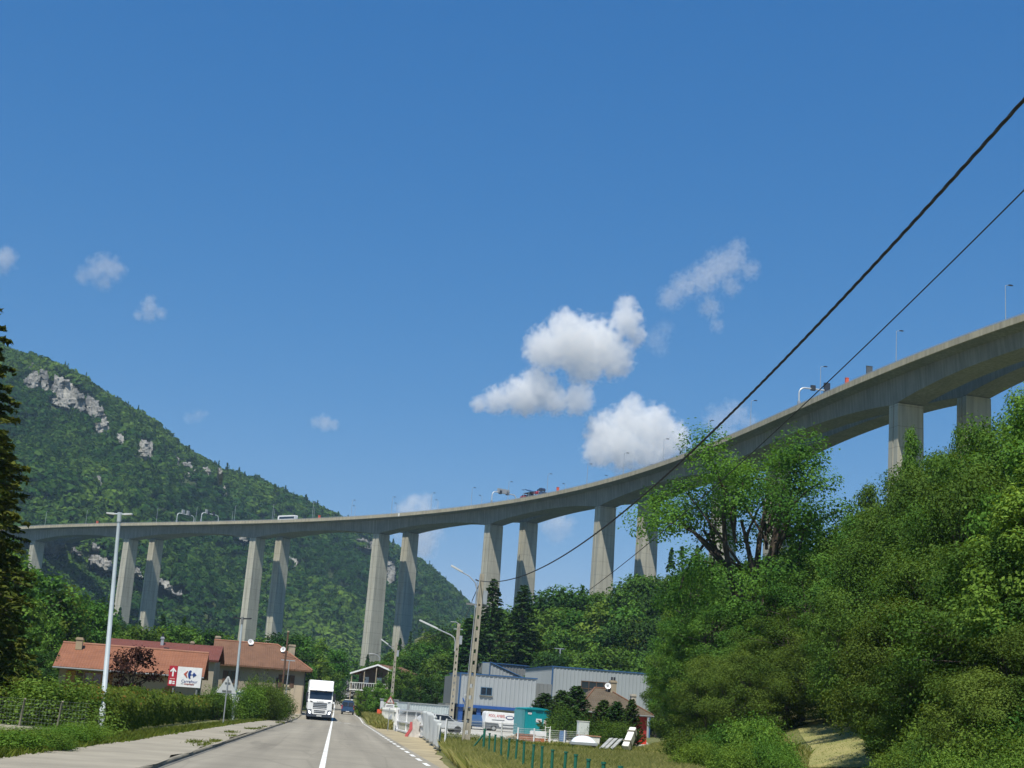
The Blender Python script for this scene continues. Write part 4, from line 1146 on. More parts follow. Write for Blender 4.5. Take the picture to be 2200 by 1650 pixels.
def valley_wood():
    rs = np.random.RandomState(78)
    n = 5200
    Y = rs.uniform(255, 900, n)**1.0; x = rs.uniform(-330, 330, n)
    rx = np.interp(Y, [250, 330, 420, 600], [0, 0, -18, -60])
    keep = (np.abs(x-rx) > 13+Y*0.012) & ~((x > 5) & (Y < 300))
    keep &= (x/Y > -0.42) & (x/Y < 0.42)
    x, Y = x[keep], Y[keep]
    z = ground_z(x, Y)
    P = np.stack([x, Y, z], 1)
    px, py = proj_np(P+np.array([0, 0, 12.0]))
    Hh = rs.uniform(9, 16, len(P))
    # keep the pier shafts readable: trees in front of them stay lower
    lim = np.interp(px, [0, 230, 300, 500, 600, 760, 830, 1000, 1300, 2200], [1180, 1300, 1352, 1368, 1378, 1432, 1405, 1300, 1240, 1000])
    zt = z+Hh*1.05
    _, pt = proj_np(np.stack([x, Y, zt], 1))
    over = pt < lim
    allow = np.clip((1e-3+CAM_Z-z+0)+0, -1e9, 1e9)
    for _ in range(9):
        Hh = np.where(over, Hh*0.86, Hh)
        _, pt = proj_np(np.stack([x, Y, z+Hh*1.05], 1)); over = pt < lim
    ok = ~over & (Hh > 3.2) & (px > -200) & (px < 2400)
    P, Hh = P[ok], Hh[ok]; m = len(P)
    tint = 0.30+0.9*(fbm(P[:, 0]*0.02, P[:, 1]*0.02, 8, 3)-0.5)+rs.normal(0, 0.14, m)
    Wd = np.clip(Hh*rs.uniform(0.36, 0.55, m), 2.2, 6.5)
    con = rs.uniform(0, 1, m) < 0.1
    V, F, T = crowns(P, Hh, Wd*np.where(con, .6, 1), np.clip(np.where(con, tint*.45, tint), 0, 1), rs, 260, con, 0.3)
    o = link_mesh('valley_wood', np_mesh('valley_wood', V, F, LEAF_FOREST, T)); tag(o, 'continuous wood on the valley floor around the feet of the viaduct piers', 'forest', None, 'stuff')
valley_wood()

# --- grass
def grass(name, label, xy, h, m, rs, w=0.02, lean=0.35, tint=(0.2, 0.9), seed_head=0.0):
    n = len(xy)
    z = ground_z(xy[:, 0], xy[:, 1])
    hh = h*rs.uniform(0.5, 1.25, n)
    a = rs.uniform(0, 2*PI, n); ln = rs.normal(0, lean, (n, 2))*hh[:, None]
    dx = np.cos(a)*w; dy = np.sin(a)*w
    b0 = np.stack([xy[:, 0]-dx, xy[:, 1]-dy, z-0.03], 1); b1 = np.stack([xy[:, 0]+dx, xy[:, 1]+dy, z-0.03], 1)
    m0 = np.stack([xy[:, 0]+ln[:, 0]*0.35+dx*0.9, xy[:, 1]+ln[:, 1]*0.35+dy*0.9, z+hh*0.6], 1)
    tp = np.stack([xy[:, 0]+ln[:, 0], xy[:, 1]+ln[:, 1], z+hh], 1)
    V = np.stack([b0, b1, m0, tp], 1).reshape(-1, 3)
    i = np.arange(n)*4
    F = np.stack([i, i+1, i+2, i+3], 1)
    T = np.clip(rs.uniform(tint[0], tint[1], n)*(0.55+0.9*(fbm(xy[:, 0]*0.5, xy[:, 1]*0.25, 3)-0.0)), 0, 1)
    o = link_mesh(name, np_mesh(name, V, F, m, T)); tag(o, label, 'grass', None, 'stuff')
def scatter(n, y0, y1, xl, xr, rs, pw=1.6):
    y = y0+(y1-y0)*rs.uniform(0, 1, n)**pw
    t = rs.uniform(0, 1, n)
    return np.stack([xl(y)+(xr(y)-xl(y))*t, y], 1)
rs = np.random.RandomState(5)
xl = lambda y: np.interp(y, [18, 45, 60, 80, 100, 120], [3.6, 3.9, 4.6, 6.2, 7.2, 8.0])
xr = lambda y: np.interp(y, [18, 45, 60, 85, 100, 120], [8.0, 16.5, 20.5, 26, 26, 27])
def off_lawn(xy):
    px, py = proj_np(np.stack([xy[:, 0], xy[:, 1], ground_z(xy[:, 0], xy[:, 1])], 1))
    return xy[~in_poly(px, py, LAWN_PX)]
xrs = lambda y: np.interp(y, [18, 35, 54, 62, 80], [7.5, 9.5, 13.0, 15, 17])
grass('dry_grass', 'tall dry yellow grass on the verge between the road and the yard', off_lawn(scatter(170000, 19, 66, xl, xrs, rs, 1.3)), 0.5, GRASS_DRY, rs, 0.009)
grass('short_grass', 'shorter dry grass of the plot where the yard junk lies', off_lawn(scatter(90000, 50, 112, xl, xr, rs, 1.1)), 0.17, GRASS_DRY, rs, 0.014)
xy = scatter(26000, 20, 110, xl, xr, rs); xy = off_lawn(xy[fbm(xy[:, 0]*0.3, xy[:, 1]*0.15, 21) > 0.5])
grass('green_grass', 'patches of fresh green grass on the right hand verge', xy, 0.3, GRASS_GREEN, rs, 0.016)
grass('lawn_grass', 'short parched grass of the dry lawn and the ground under the bushes', scatter(90000, 34, 112, lambda y: 0.30*y+0.5, lambda y: 0.52*y+2, rs, 1.3), 0.07, GRASS_DRY, rs, 0.016)
xl2 = lambda y: np.interp(y, [30, 47, 90, 132], [-9.5, -7.4, -6.6, -5.4]); xr2 = lambda y: np.interp(y, [30, 47, 90, 132], [-6.5, -6.1, -5.8, -4.9])
grass('verge_grass', 'strip of weedy grass between the hedge and the left hand pavement', scatter(26000, 30, 132, xl2, xr2, rs), 0.26, GRASS_GREEN, rs, 0.02)
xl3 = lambda y: np.interp(y, [120, 150, 260], [3.5, 3.5, 3.4]); xr3 = lambda y: np.interp(y, [120, 135, 260], [6.5, 8.0, 9.0])
grass('roadside_grass', 'dry grass bank along the right road edge beyond the white gate', scatter(16000, 121, 260, xl3, xr3, rs, 1.2), 0.7, GRASS_DRY, rs, 0.03)
xl4 = lambda y: np.interp(y, [30, 60, 200], [-26, -40, -60]); xr4 = lambda y: np.interp(y, [30, 60, 200], [-9.5, -9.0, -8.0])
grass('meadow_grass', 'short grass of the plot behind the hedge on the left', scatter(30000, 38, 120, xl4, xr4, rs), 0.16, GRASS_GREEN, rs, 0.03)
# weeds on the pavement edge
w = []
for px, py in [(415, 1604), (640, 1524), (538, 1572), (600, 1556), (230, 1590), (495, 1580), (655, 1521)]:
    c = onto(px, py)
    w.append(np.stack([c.x+rs.normal(0, 0.14, 300), c.y+rs.normal(0, 0.9, 300)], 1))
for _k in range(26):
    yk = 30+float(rs.uniform(0, 1))*135; xk = -3.9 if _k % 2 else float(pave_l(yk))+0.1
    w.append(np.stack([xk-abs(rs.normal(0, 0.10, 130)), yk+rs.normal(0, 0.7, 130)], 1))
grass('pavement_weeds', 'small tufts of weeds growing along the kerb and pavement', np.concatenate(w), 0.2, GRASS_GREEN, rs, 0.012)
# ------------------------------------------------------------------ buildings
def tile_mat(name, c, c2):
    m = mat(name, c, 0.85, 0.1, 0.9, 0, c2=c2, detail=8, fac=(0.3, 0.7))
    nt = m.node_tree; N = nt.nodes; L = nt.links; b = N['Principled BSDF']
    tc = N.new('ShaderNodeTexCoord'); w = N.new('ShaderNodeTexWave'); w.wave_type = 'BANDS'; w.bands_direction = 'Y'
    w.inputs['Scale'].default_value = 0.95; w.inputs['Distortion'].default_value = 0.4; w.inputs['Detail'].default_value = 2
    L.new(tc.outputs['Object'], w.inputs['Vector'])
    w2 = N.new('ShaderNodeTexWave'); w2.wave_type = 'BANDS'; w2.bands_direction = 'X'; w2.inputs['Scale'].default_value = 1.3
    L.new(tc.outputs['Object'], w2.inputs['Vector'])
    ad = N.new('ShaderNodeMath'); L.new(w.outputs['Fac'], ad.inputs[0]); L.new(w2.outputs['Fac'], ad.inputs[1])
    bp = N.new('ShaderNodeBump'); bp.inputs['Strength'].default_value = 0.5; bp.inputs['Distance'].default_value = 0.06
    L.new(ad.outputs[0], bp.inputs['Height']); L.new(bp.outputs['Normal'], b.inputs['Normal'])
    return m
TILE_RED = tile_mat('roof_tile_red', (0.27, 0.115, 0.062), (0.20, 0.082, 0.045))
TILE_DARK = tile_mat('roof_tile_dark_red', (0.17, 0.058, 0.042), (0.125, 0.044, 0.034))
TILE_BROWN = tile_mat('roof_tile_brown', (0.19, 0.10, 0.058), (0.13, 0.068, 0.04))
TILE_GREY = tile_mat('roof_tile_greybrown', (0.135, 0.105, 0.07), (0.09, 0.07, 0.048))
RENDER = mat('beige_render', (0.38, 0.30, 0.19), 0.9, 0.08, 0.5)
RENDER2 = mat('grey_render', (0.33, 0.285, 0.21), 0.9, 0.12, 0.4)
WOOD_O = mat('orange_wood', (0.34, 0.15, 0.04), 0.7, 0.25, 1.5, stretch=(3, 3, .3))
WOOD_D = mat('dark_wood', (0.12, 0.07, 0.045), 0.8, 0.25, 1.5, stretch=(3, 3, .3))
SHEET = mat('grey_sheet_metal', (0.345, 0.37, 0.375), 0.5, 0.05, 0.2, spec=0.4)
SHEET_D = mat('dark_sheet_metal', (0.20, 0.21, 0.205), 0.55, 0.06, 0.3)
TRIM = plain('trim_blue', (0.035, 0.10, 0.22), 0.45)
TEAL = plain('teal_paint', (0.0, 0.27, 0.29), 0.5)
BRICK = mat('chimney_block', (0.36, 0.30, 0.21), 0.9, 0.2, 2.0)
def base_frame(p1, p2):
    d = Vector((p2.x-p1.x, p2.y-p1.y, 0))
    return d.length, math.atan2(d.y, d.x)
def dish(mb_parent, name, p, face, r=0.35):
    f = Vector(face).normalized(); u = f.orthogonal().normalized(); w = f.cross(u)
    mb = MB(); vs = [Vector(p)]; n = 16
    for k in range(1, 4):
        q = r*k/3
        for i in range(n):
            a = 2*PI*i/n; vs.append(Vector(p)+q*(math.cos(a)*u+math.sin(a)*w)+f*(0.22*q*q/r))
    fs = [(0, 1+i, 1+(i+1) % n) for i in range(n)]
    for k in range(2):
        fs += [(1+k*n+i, 1+k*n+(i+1) % n, 1+(k+1)*n+(i+1) % n, 1+(k+1)*n+i) for i in range(n)]
    mb.add(vs, fs, True)
    mb.tube([p, Vector(p)+f*0.4-Vector((0, 0, 0.1))], 0.02, 5)
    mb.tube([Vector(p)-f*0.02, Vector(p)-f*0.15-Vector((0, 0, 0.5))], 0.03, 5)
    return mb.build(name, WHITE, mb_parent, fixn=False)
def chimney(parent, x, y, z, w, h, m=BRICK, pots=0):
    mb = MB(); mb.box(x-w/2, x+w/2, y-w/2, y+w/2, z, z+h); mb.box(x-w/2-.06, x+w/2+.06, y-w/2-.06, y+w/2+.06, z+h-0.22, z+h-0.1)
    c = mb.build('chimney', m, parent)
    for k in range(pots):
        mb = MB(); mb.cyl((x+(k-(pots-1)/2)*w*0.45, y, z+h+0.16), 0.10, 0.34); mb.build('chimney_pot', DARK, c)
    return c
def window(parent, x0, x1, z0, z1, y, frame_m, shutter=None):
    mb = MB(); t = 0.07
    for a in ((x0, x0+t), (x1-t, x1), ((x0+x1)/2-t/2, (x0+x1)/2+t/2)): mb.box(a[0], a[1], y-0.05, y+0.02, z0, z1)
    mb.box(x0, x1, y-0.052, y+0.02, z0-0.001, z0+t); mb.box(x0, x1, y-0.052, y+0.02, z1-t, z1+0.001)
    f = mb.build('window', frame_m, parent)
    mb = MB(); mb.box(x0+t/2, x1-t/2, y-0.02, y-0.008, z0+t/2, z1-t/2); mb.build('pane', GLASS, f)
    mb = MB(); mb.box(x0-0.1, x1+0.1, y-0.14, y-0.003, z0-0.1, z0-0.004); mb.build('sill', KERB, f)
    if shutter:
        w = (x1-x0)/2
        for a in ((x0-w-0.02, x0-0.02), (x1+0.02, x1+w+0.02)):
            mb = MB(); mb.box(a[0], a[1], y-0.07, y-0.01, z0, z1); mb.build('shutter', shutter, parent)

def house_a():
    e1, e2 = at(113, 1431.5, 127), at(438, 1452.5, 127.5)
    L, rz = base_frame(e1, e2)
    zb = gz(e1.x, e1.y)-0.2
    ze = (e1.z+e2.z)/2-zb; zr = at(300, 1392, 131).z-zb
    t = thing('house', 'long low house with a red tiled roof behind the hedge and the shop sign', 'house', (e1.x, e1.y, zb), rz)
    D = 8.4; ov = 0.7
    mb = MB(); mb.box(0.5, L-0.5, ov, D-ov, 0, ze+0.1); mb.prism([(ov, ze+0.1), (D-ov, ze+0.1), (D/2, zr-0.25)], 'x', 0.5, L-0.5)
    w = mb.build('wall', RENDER, t)
    mb = MB()
    mb.prism([(0, ze), (D/2, zr), (D/2, zr-0.22), (0.05, ze-0.2)], 'x', 0, L); mb.prism([(D/2, zr), (D, ze), (D-0.05, ze-0.2), (D/2, zr-0.22)], 'x', 0, L)
    r_ = mb.build('roof', TILE_RED, t)
    mb = MB(); mb.tube([(0, D/2, zr), (L, D/2, zr)], 0.12, 8); mb.build('ridge_cap', mat('ridge_tile', (.27, .13, .08)), r_)
    mb = MB(); mb.tube([(0, -0.06, ze-0.12), (L, -0.06, ze-0.12)], 0.08, 8); mb.build('gutter', SHEET_D, t)
    c = chimney(r_, 1.5, D/2-0.9, zr-0.55, 0.55, 1.05, RENDER)
    # timber and glass bays on the left, openings along the front
    for x0, x1, m in ((1.1, 1.9, WOOD_O), (1.95, 2.5, WOOD_D), (4.15, 5.0, WOOD_O)):
        mb = MB(); mb.box(x0, x1, ov-0.06, ov-0.003, 0.4, ze-0.25); mb.build('timber_panel', m, t)
    window(t, 2.6, 4.1, 0.9, ze-0.3, ov-0.003, WOOD_O)
    window(t, 6.1, 7.0, 1.0, 2.3, ov-0.003, WOOD_D)
    mb = MB(); mb.prism([(9.3, 0.2), (10.3, 0.2), (10.3, 2.0), (10.1, 2.3), (9.8, 2.42), (9.5, 2.3), (9.3, 2.0)], 'y', ov-0.05, ov-0.003); mb.build('door', WOOD_O, t)
    mb = MB(); mb.box(L-0.5, L-0.44, 3.5, 5.0, 0.3, 2.3); mb.build('side_door', WOOD_D, t)
    mb = MB(); mb.box(6.5, 12.0, -1.7, -1.5, -0.2, 1.05); mb.build('terrace_wall', mat('pale_render', (0.62, 0.54, 0.42), 0.9, 0.06, 0.6), t)
house_a()
def house_a2():
    e1, e2 = at(222, 1402, 150), at(470, 1418, 150)
    L, rz = base_frame(e1, e2); zb = gz(e1.x, e1.y)-0.2; ze = (e1.z+e2.z)/2-zb; zr = at(320, 1377, 154).z-zb
    t = thing('house', 'darker red roof of a house rising behind the long low house', 'house', (e1.x, e1.y, zb), rz)
    D = 8.0
    mb = MB(); mb.box(0.4, L-0.4, 0.5, D-0.5, 0, ze); mb.build('wall', RENDER2, t)
    mb = MB(); mb.prism([(0, ze), (D/2, zr), (D/2, zr-.2), (0.05, ze-.2)], 'x', 0, L); mb.prism([(D/2, zr), (D, ze), (D-.05, ze-.2), (D/2, zr-.2)], 'x', 0, L)
    r_ = mb.build('roof', TILE_DARK, t)
    chimney(r_, L*0.46, D/2-0.8, zr-0.5, 0.3, 1.0, STEEL, 1); chimney(r_, L*0.72, D/2, zr-0.2, 0.35, 0.5, BRICK)
    mb = MB(); mb.box(L*0.50, L*0.50+0.5, 1.2, 1.8, ze+0.55, ze+0.95); mb.build('roof_hatch', DARK, r_)
house_a2()
def house_b():
    e1, e2 = at(455, 1425, 168), at(671.5, 1440, 169)
    L, rz = base_frame(e1, e2); zb = gz(e2.x, e2.y)
    zb = float(road_z(168))+0.1
    ze = (e1.z+e2.z)/2-zb; zr = at(530, 1380, 173.5).z-zb
    t = thing('house', 'old beige house with a brown hipped roof and two satellite dishes beside the lorry', 'house', (e1.x, e1.y, zb), rz)
    D = 11.0; ov = 0.75; hip = 4.0
    mb = MB(); mb.box(0.4, L-ov, ov, D-ov, -0.3, ze+0.02); mb.prism([(ov, ze+0.02), (D-ov, ze+0.02), (D/2, zr-0.4)], 'x', 0.4, 0.7); w = mb.build('wall', RENDER2, t)
    mb = MB()
    A = [(0, 0, ze), (L, 0, ze), (L, D, ze), (0, D, ze), (0, D/2, zr), (L-hip, D/2, zr)]
    lo = [(x, y, z-0.18) for x, y, z in A]
    mb.add(A+lo, [(0, 1, 5, 4), (1, 2, 5), (2, 3, 4, 5), (6, 10, 11, 7), (7, 11, 8), (8, 11, 10, 9), (0, 6, 7, 1), (1, 7, 8, 2), (2, 8, 9, 3), (0, 4, 10, 6), (3, 9, 10, 4)])
    r_ = mb.build('roof', TILE_BROWN, t)
    mb = MB(); mb.tube([(0, D/2, zr+.02), (L-hip, D/2, zr+.02), (L, 0, ze+.03)], 0.11, 6); mb.build('ridge_cap', mat('ridge_tile', (.27, .13, .08)), r_)
    chimney(r_, L-2.4, D/2-1.6, zr-2.0, 0.75, 2.1)
    chimney(r_, 0.4, D/2+0.5, zr-0.3, 0.6, 0.8)
    dish(t, 'satellite_dish', (4.2, D/2-0.7, zr+0.05), (0.25, -1, 0.35), 0.36)
    dish(t, 'satellite_dish', (L-3.4, D/2-1.9, zr-0.55), (-0.5, -1, 0.3), 0.32)
    for x in (2.3, 8.6): window(t, x-0.45, x+0.45, ze-2.1, ze-0.7, ov-0.003, WOOD_D, WOOD_D)
    window(t, L-4.0, L-3.2, ze-2.3, ze-1.1, ov-0.003, WOOD_D)
    mb = MB(); mb.box(L-3.0, L-ov-0.15, ov-0.05, ov-0.003, -0.2, 3.2); mb.build('garage_door', mat('garage_panel', (0.50, 0.41, 0.29), 0.8, 0.05, 0.4), t)
    mb = MB(); mb.tube([(L-ov+0.03, ov-0.1, -0.2), (L-ov+0.03, ov-0.1, ze-0.2)], 0.06, 6); mb.build('drain_pipe', DARK, t)
house_b()
def corr(mb, poly, z0, z1, pitch=0.5, amp=0.05, tops=None):
    """ribbed sheet walls round a plan polygon"""
    pts = []
    n = len(poly)
    for i in range(n):
        a, b = Vector(poly[i]), Vector(poly[(i+1) % n]); d = b-a; L = d.length; u = d/L; nn = Vector((u.y, -u.x))
        k = max(1, int(L/pitch))
        for j in range(k):
            for f, q in ((0.0, 0), (0.55, 0), (0.65, 1), (0.9, 1)):
                pts.append(a+u*(L*(j+f)/k)+nn*amp*q)
    m = len(pts)
    zt = (lambda p: z1) if tops is None else tops
    vs = [(p.x, p.y, z0) for p in pts]+[(p.x, p.y, zt(p)) for p in pts]
    mb.add(vs, [(i, (i+1) % m, m+(i+1) % m, m+i) for i in range(m)])
    return mb
def shed_front():
    p1, p2 = at(990, 1445.5, 173), at(1153, 1461.0, 174)
    L, rz = base_frame(p1, p2); zb = 0.0
    h1 = p1.z-zb; h2 = p2.z-zb; H = (h1+h2)/2
    zl = at(1050, 1517, 175).z-zb
    t = thing('industrial_shed', 'grey ribbed metal shed with blue trim and glazed ground floor, right of the road', 'shed', (p1.x, p1.y, zb), rz)
    D = 7
    mb = MB(); corr(mb, [(0, 0), (L, 0), (L, D), (0, D)], zl, H); mb.box(0.02, L-0.02, 0.02, D-0.02, H-0.1, H-0.05); mb.build('upper_wall', SHEET, t)
    mb = MB(); mb.box(-0.1, L+0.1, -0.12, 0.0, H, H+0.14); mb.box(-0.12, 0, 0.001, D, H, H+0.138); mb.box(-0.1, 0.06, -0.13, 0.05, zl, H); mb.build('roof_trim', TRIM, t)
    mb = MB(); mb.box(0.0, L, -0.14, 0.1, zl-0.35, zl); mb.box(0, 0.12, 0.1, D, zl-0.348, zl); mb.build('fascia', BLUE, t)
    mb = MB(); mb.box(0.2, L-0.2, 2.2, D-0.2, 0, zl-0.1); mb.build('ground_floor_wall', mat('pale_wall', (0.5, 0.5, 0.46), 0.8, .06, .5), t)
    for x in (0.1, 2.3, L-1.2):
        mb = MB(); mb.box(x, x+0.5, 0.1, 0.6, 0, zl-0.3); mb.build('column', BLUE, t)
    x = 0.5
    while x < L-1.8:
        mb = MB(); mb.box(x, x+1.15, 2.12, 2.19, 0.5 if x > 2 else 0.1, zl-0.75); f = mb.build('shop_window', GLASS, t)
        mb = MB(); mb.box(x-0.07, x, 2.08, 2.19, 0.1, zl-0.6); mb.build('mullion', WHITE, f)
        x += 1.25
    window(t, 2.55, 3.95, zl+1.2, zl+2.15, -0.055, plain('blue_grey_frame', (0.06, 0.14, 0.22)), None)
    # left flank: sloping blue stay and lower glazed annex
    mb = MB(); mb.tube([(-0.05, 0.2, H-1.9), (0.9, -0.15, zl-0.1)], 0.09, 4); mb.build('stay', BLUE, t)
    mb = MB(); mb.box(-1.2, 0.0, 2.0, D, 0, zl); mb.build('annex', SHEET_D, t)
    mb = MB(); mb.box(-1.15, 0.0, 1.93, 1.995, 0.2, zl-0.4); a = mb.build('annex_window', plain('blue_glass', (0.015, 0.03, 0.09), 0.1, 0, .8), t)
    for k in range(3):
        mb = MB(); mb.box(-1.15+k*0.5, -1.1+k*0.5, 1.88, 1.93, 0.2, zl-0.4); mb.build('mullion', SHEET, a)
    mb = MB(); mb.box(-0.7, 0.0, 0.8, D-0.5, zl+0.05, H-0.3); mb.build('side_wall', SHEET_D, t)
    mb = MB(); corr(mb, [(L, 2.5), (L+2.6, 2.5), (L+2.6, D), (L, D)], 0, H-0.4); mb.box(L+.02, L+2.58, 2.52, D, H-.5, H-.45); mb.build('link_block', SHEET_D, t)
    mb = MB(); mb.cyl((0.75, -0.3, zl+1.1), 0.12, 0.22); mb.tube([(0.75, 0, zl+1.2), (0.75, -0.3, zl+1.2)], 0.03, 5); mb.build('wall_light', WHITE, t)
shed_front()
def shed_right():
    p1, p2 = at(1188, 1431.8, 190), at(1400, 1450.3, 191)
    L, rz = base_frame(p1, p2); zb = -0.1
    H = (p1.z+p2.z)/2-zb
    t = thing('industrial_shed', 'largest grey ribbed metal shed, with a dark window band, behind the brown roofed house', 'shed', (p1.x, p1.y, zb), rz)
    D = 18
    mb = MB(); corr(mb, [(0, 0), (L, 0), (L, D), (0, D)], 0, H); mb.build('wall', SHEET, t)
    mb = MB(); mb.box(0.02, L-0.02, 0.02, D-0.02, H-0.12, H-0.06); mb.build('roof', SHEET_D, t)
    mb = MB(); mb.box(-0.12, L+0.12, -0.12, 0, H, H+0.14); mb.box(-0.12, 0, 0.001, D, H, H+0.138); mb.box(-0.1, 0.08, -0.11, 0.03, 0, H); mb.box(L-0.06, L+0.1, -0.11, 0.03, 0, H); mb.build('trim', TRIM, t)
    k = 190/F_PX
    x0, x1 = (1252-1188)*k, (1318-1188)*k; z1 = at(1255, 1465, 192).z-zb
    mb = MB(); mb.box(x0, x1, -0.09, -0.065, z1-1.7, z1); f = mb.build('window_band', GLASS, t)
    mb = MB()
    for x in np.linspace(x0, x1, 5): mb.box(x-0.04, x+0.04, -0.13, -0.09, z1-1.7, z1)
    mb.box(x0, x1, -0.132, -0.092, z1-0.9, z1-0.82); mb.box(x0-.05, x1+.05, -0.14, -0.06, z1+.002, z1+0.1); mb.build('window_bars', WOOD_D, f)
    for z in (H-2.4, H-3.6):
        mb = MB(); mb.cyl((L+0.35, 0.4, z), 0.13, 0.25); mb.tube([(L, 0.4, z+.1), (L+.35, .4, z+.1)], .03, 5); mb.build('wall_light', WHITE, t)
shed_right()
def shed_mid():
    p1, p2 = at(1053, 1422.8, 214), at(1192, 1433.5, 216)
    L, rz = base_frame(p1, p2); zb = 0.2; H = p1.z-zb; D = 14
    t = thing('industrial_shed', 'rear grey metal shed with slanting blue roof edge between the two front sheds', 'shed', (p1.x, p1.y, zb), rz)
    mb = MB(); corr(mb, [(0.4, 4), (L, 4), (L, D), (0.4, D)], 0, H); mb.build('rear_wall', SHEET_D, t)
    mb = MB(); mb.box(-0.1, L, 3.8, 3.94, H, H+0.13); mb.build('roof_trim', TRIM, t)
    mb = MB(); corr(mb, [(0, 0), (L*0.72, 0), (L*0.72, 3.9), (0, 3.9)], 0, H, tops=lambda p: H-0.05-max(0, p.x)/(L*0.72)*2.6); mb.build('front_wall', SHEET, t)
    mb = MB(); mb.tube([(0, -0.08, H), (L*0.72, -0.08, H-2.6)], 0.12, 4); mb.tube([(0, -0.08, 0), (0, -0.08, H)], 0.08, 4); mb.build('slanting_trim', TRIM, t)
    a_, b_ = at(1143, 1459, 200), at(1187, 1447, 200); a_ = (a_.x-p1.x, a_.z-zb); b_ = (b_.x-p1.x, b_.z-zb)
    mb = MB(); mb.prism([a_, b_, (b_[0], b_[1]-0.75), (a_[0]+0.3, a_[1]-0.12)], 'y', -15.0, -2.0); mb.build('red_canopy', mat('red_sheet', (0.36, 0.06, 0.06), 0.6), t)
shed_mid()
def house_c():
    d = 140
    e1, e2 = at(1240, 1526, d), at(1405, 1537, d+1)
    L, rz = base_frame(e1, e2); zb = gz(e2.x, e2.y)-0.3
    ze = (e1.z+e2.z)/2-zb; zr = at(1310, 1480, d+4).z-zb
    t = thing('house', 'small house with hipped grey brown roof and red wall before the largest shed', 'house', (e1.x, e1.y, zb), rz)
    D = 7.6; ov = 0.5
    ax0, ax1 = L*0.36, L*0.52
    mb = MB(); mb.box(ov, L-ov, ov, D-ov, -0.5, ze-0.02); mb.build('wall', mat('dark_red_render', (0.30, 0.03, 0.025), 0.8, 0.1, 0.6), t)
    mb = MB(); mb.box(L-ov-1.5, L-ov-0.01, ov-0.08, ov-0.003, -0.5, 0.75); mb.build('red_panel', mat('bright_red_panel', (0.62, 0.05, 0.025), 0.6), t)
    A = [(0, 0, ze), (L, 0, ze), (L, D, ze), (0, D, ze), (ax0, D/2, zr), (ax1, D/2, zr)]
    lo = [(x, y, z-0.2) for x, y, z in A]
    mb = MB(); mb.add(A+lo, [(0, 1, 5, 4), (1, 2, 5), (2, 3, 4, 5), (3, 0, 4), (6, 10, 11, 7), (7, 11, 8), (8, 11, 10, 9), (9, 10, 6), (0, 6, 7, 1), (1, 7, 8, 2), (2, 8, 9, 3), (3, 9, 6, 0)])
    r_ = mb.build('roof', TILE_GREY, t)
    mb = MB(); mb.tube([(0, 0, ze+.02), (ax0, D/2, zr+.02), (ax1, D/2, zr+.02), (L, 0, ze+.02)], 0.09, 6); mb.build('ridge_cap', TILE_BROWN, r_)
    mb = MB(); mb.tube([(0, -0.06, ze-0.1), (L, -0.06, ze-0.1)], 0.08, 6); mb.build('gutter', SHEET_D, t)
    k = d/F_PX
    chimney(r_, ax1+0.55, D/2-0.25, zr-0.5, 0.6, 1.35, BRICK, 2)
    chimney(r_, L-1.25, D/2-0.9, zr-2.1, 0.5, 1.75, mat('pale_chimney', (0.5, 0.46, 0.38), 0.9), 0)
    dish(t, 'satellite_dish', (ax1-0.05, D/2-0.5, zr+0.25), (-0.2, -1, 0.35), 0.32)
house_c()
def house_d():
    c = at(795, 1470, 232)
    zb = gz(c.x, c.y)
    t = thing('balcony_house', 'house with white roof edge and wooden balcony under the tall middle viaduct pier', 'house', (c.x, c.y, zb), R(-28))
    zt = at(812, 1430, 232).z-zb; k = 232/F_PX
    ze = at(765, 1448, 232).z-zb
    mb = MB(); mb.box(-2.8, 3.4, 1.4, 8, -4, ze+0.2); mb.prism([(-2.8, ze+0.2), (3.4, ze+.2), (1.2, zt-0.1)], 'y', 1.4, 8); mb.build('wall', mat('brown_wall', (.17, .12, .09), .9), t)
    mb = MB(); mb.prism([(-3.6, ze), (1.2, zt), (1.2, zt+0.22), (-3.6, ze+0.22)], 'y', -0.2, 8.4); mb.prism([(1.2, zt), (4.2, ze+0.6), (4.2, ze+0.82), (1.2, zt+0.22)], 'y', -0.2, 8.4); r_ = mb.build('roof', TILE_BROWN, t)
    mb = MB(); mb.prism([(-3.6, ze-0.05), (1.2, zt-0.05), (1.2, zt+0.2), (-3.6, ze+0.2)], 'y', -0.27, -0.21); mb.prism([(1.2, zt-.05), (4.2, ze+0.55), (4.2, ze+0.8), (1.2, zt+0.2)], 'y', -0.271, -0.211); mb.build('barge_board', WHITE, r_)
    zf = ze-2.3
    mb = MB(); mb.box(-3.5, 3.2, -0.2, 1.4, zf-0.2, zf); b = mb.build('balcony', WOOD_D, t)
    mb = MB(); mb.box(-3.5, 3.2, -0.23, -0.2, zf-0.2, zf-0.02); mb.box(-3.5, 3.2, -0.2, -0.12, zf+0.95, zf+1.05)
    for x in np.arange(-3.5, 3.3, 0.42): mb.box(x, x+0.06, -0.18, -0.13, zf, zf+0.95)
    mb.build('balcony_rail', WHITE_DULL, b)
    for x in (-3.4, -1.2, 0.9, 3.0):
        mb = MB(); mb.box(x, x+0.14, -0.1, 0.04, -4, ze-0.05+max(0, min(1, (x+3.6)/4.8))*(zt-ze)*0.9); mb.build('post', BRICK, t)
    for x in (-1.9, 0.4):
        mb = MB(); mb.box(x, x+0.9, 1.33, 1.395, zf+0.9, zf+2.0); mb.build('window', WHITE, t)
house_d()
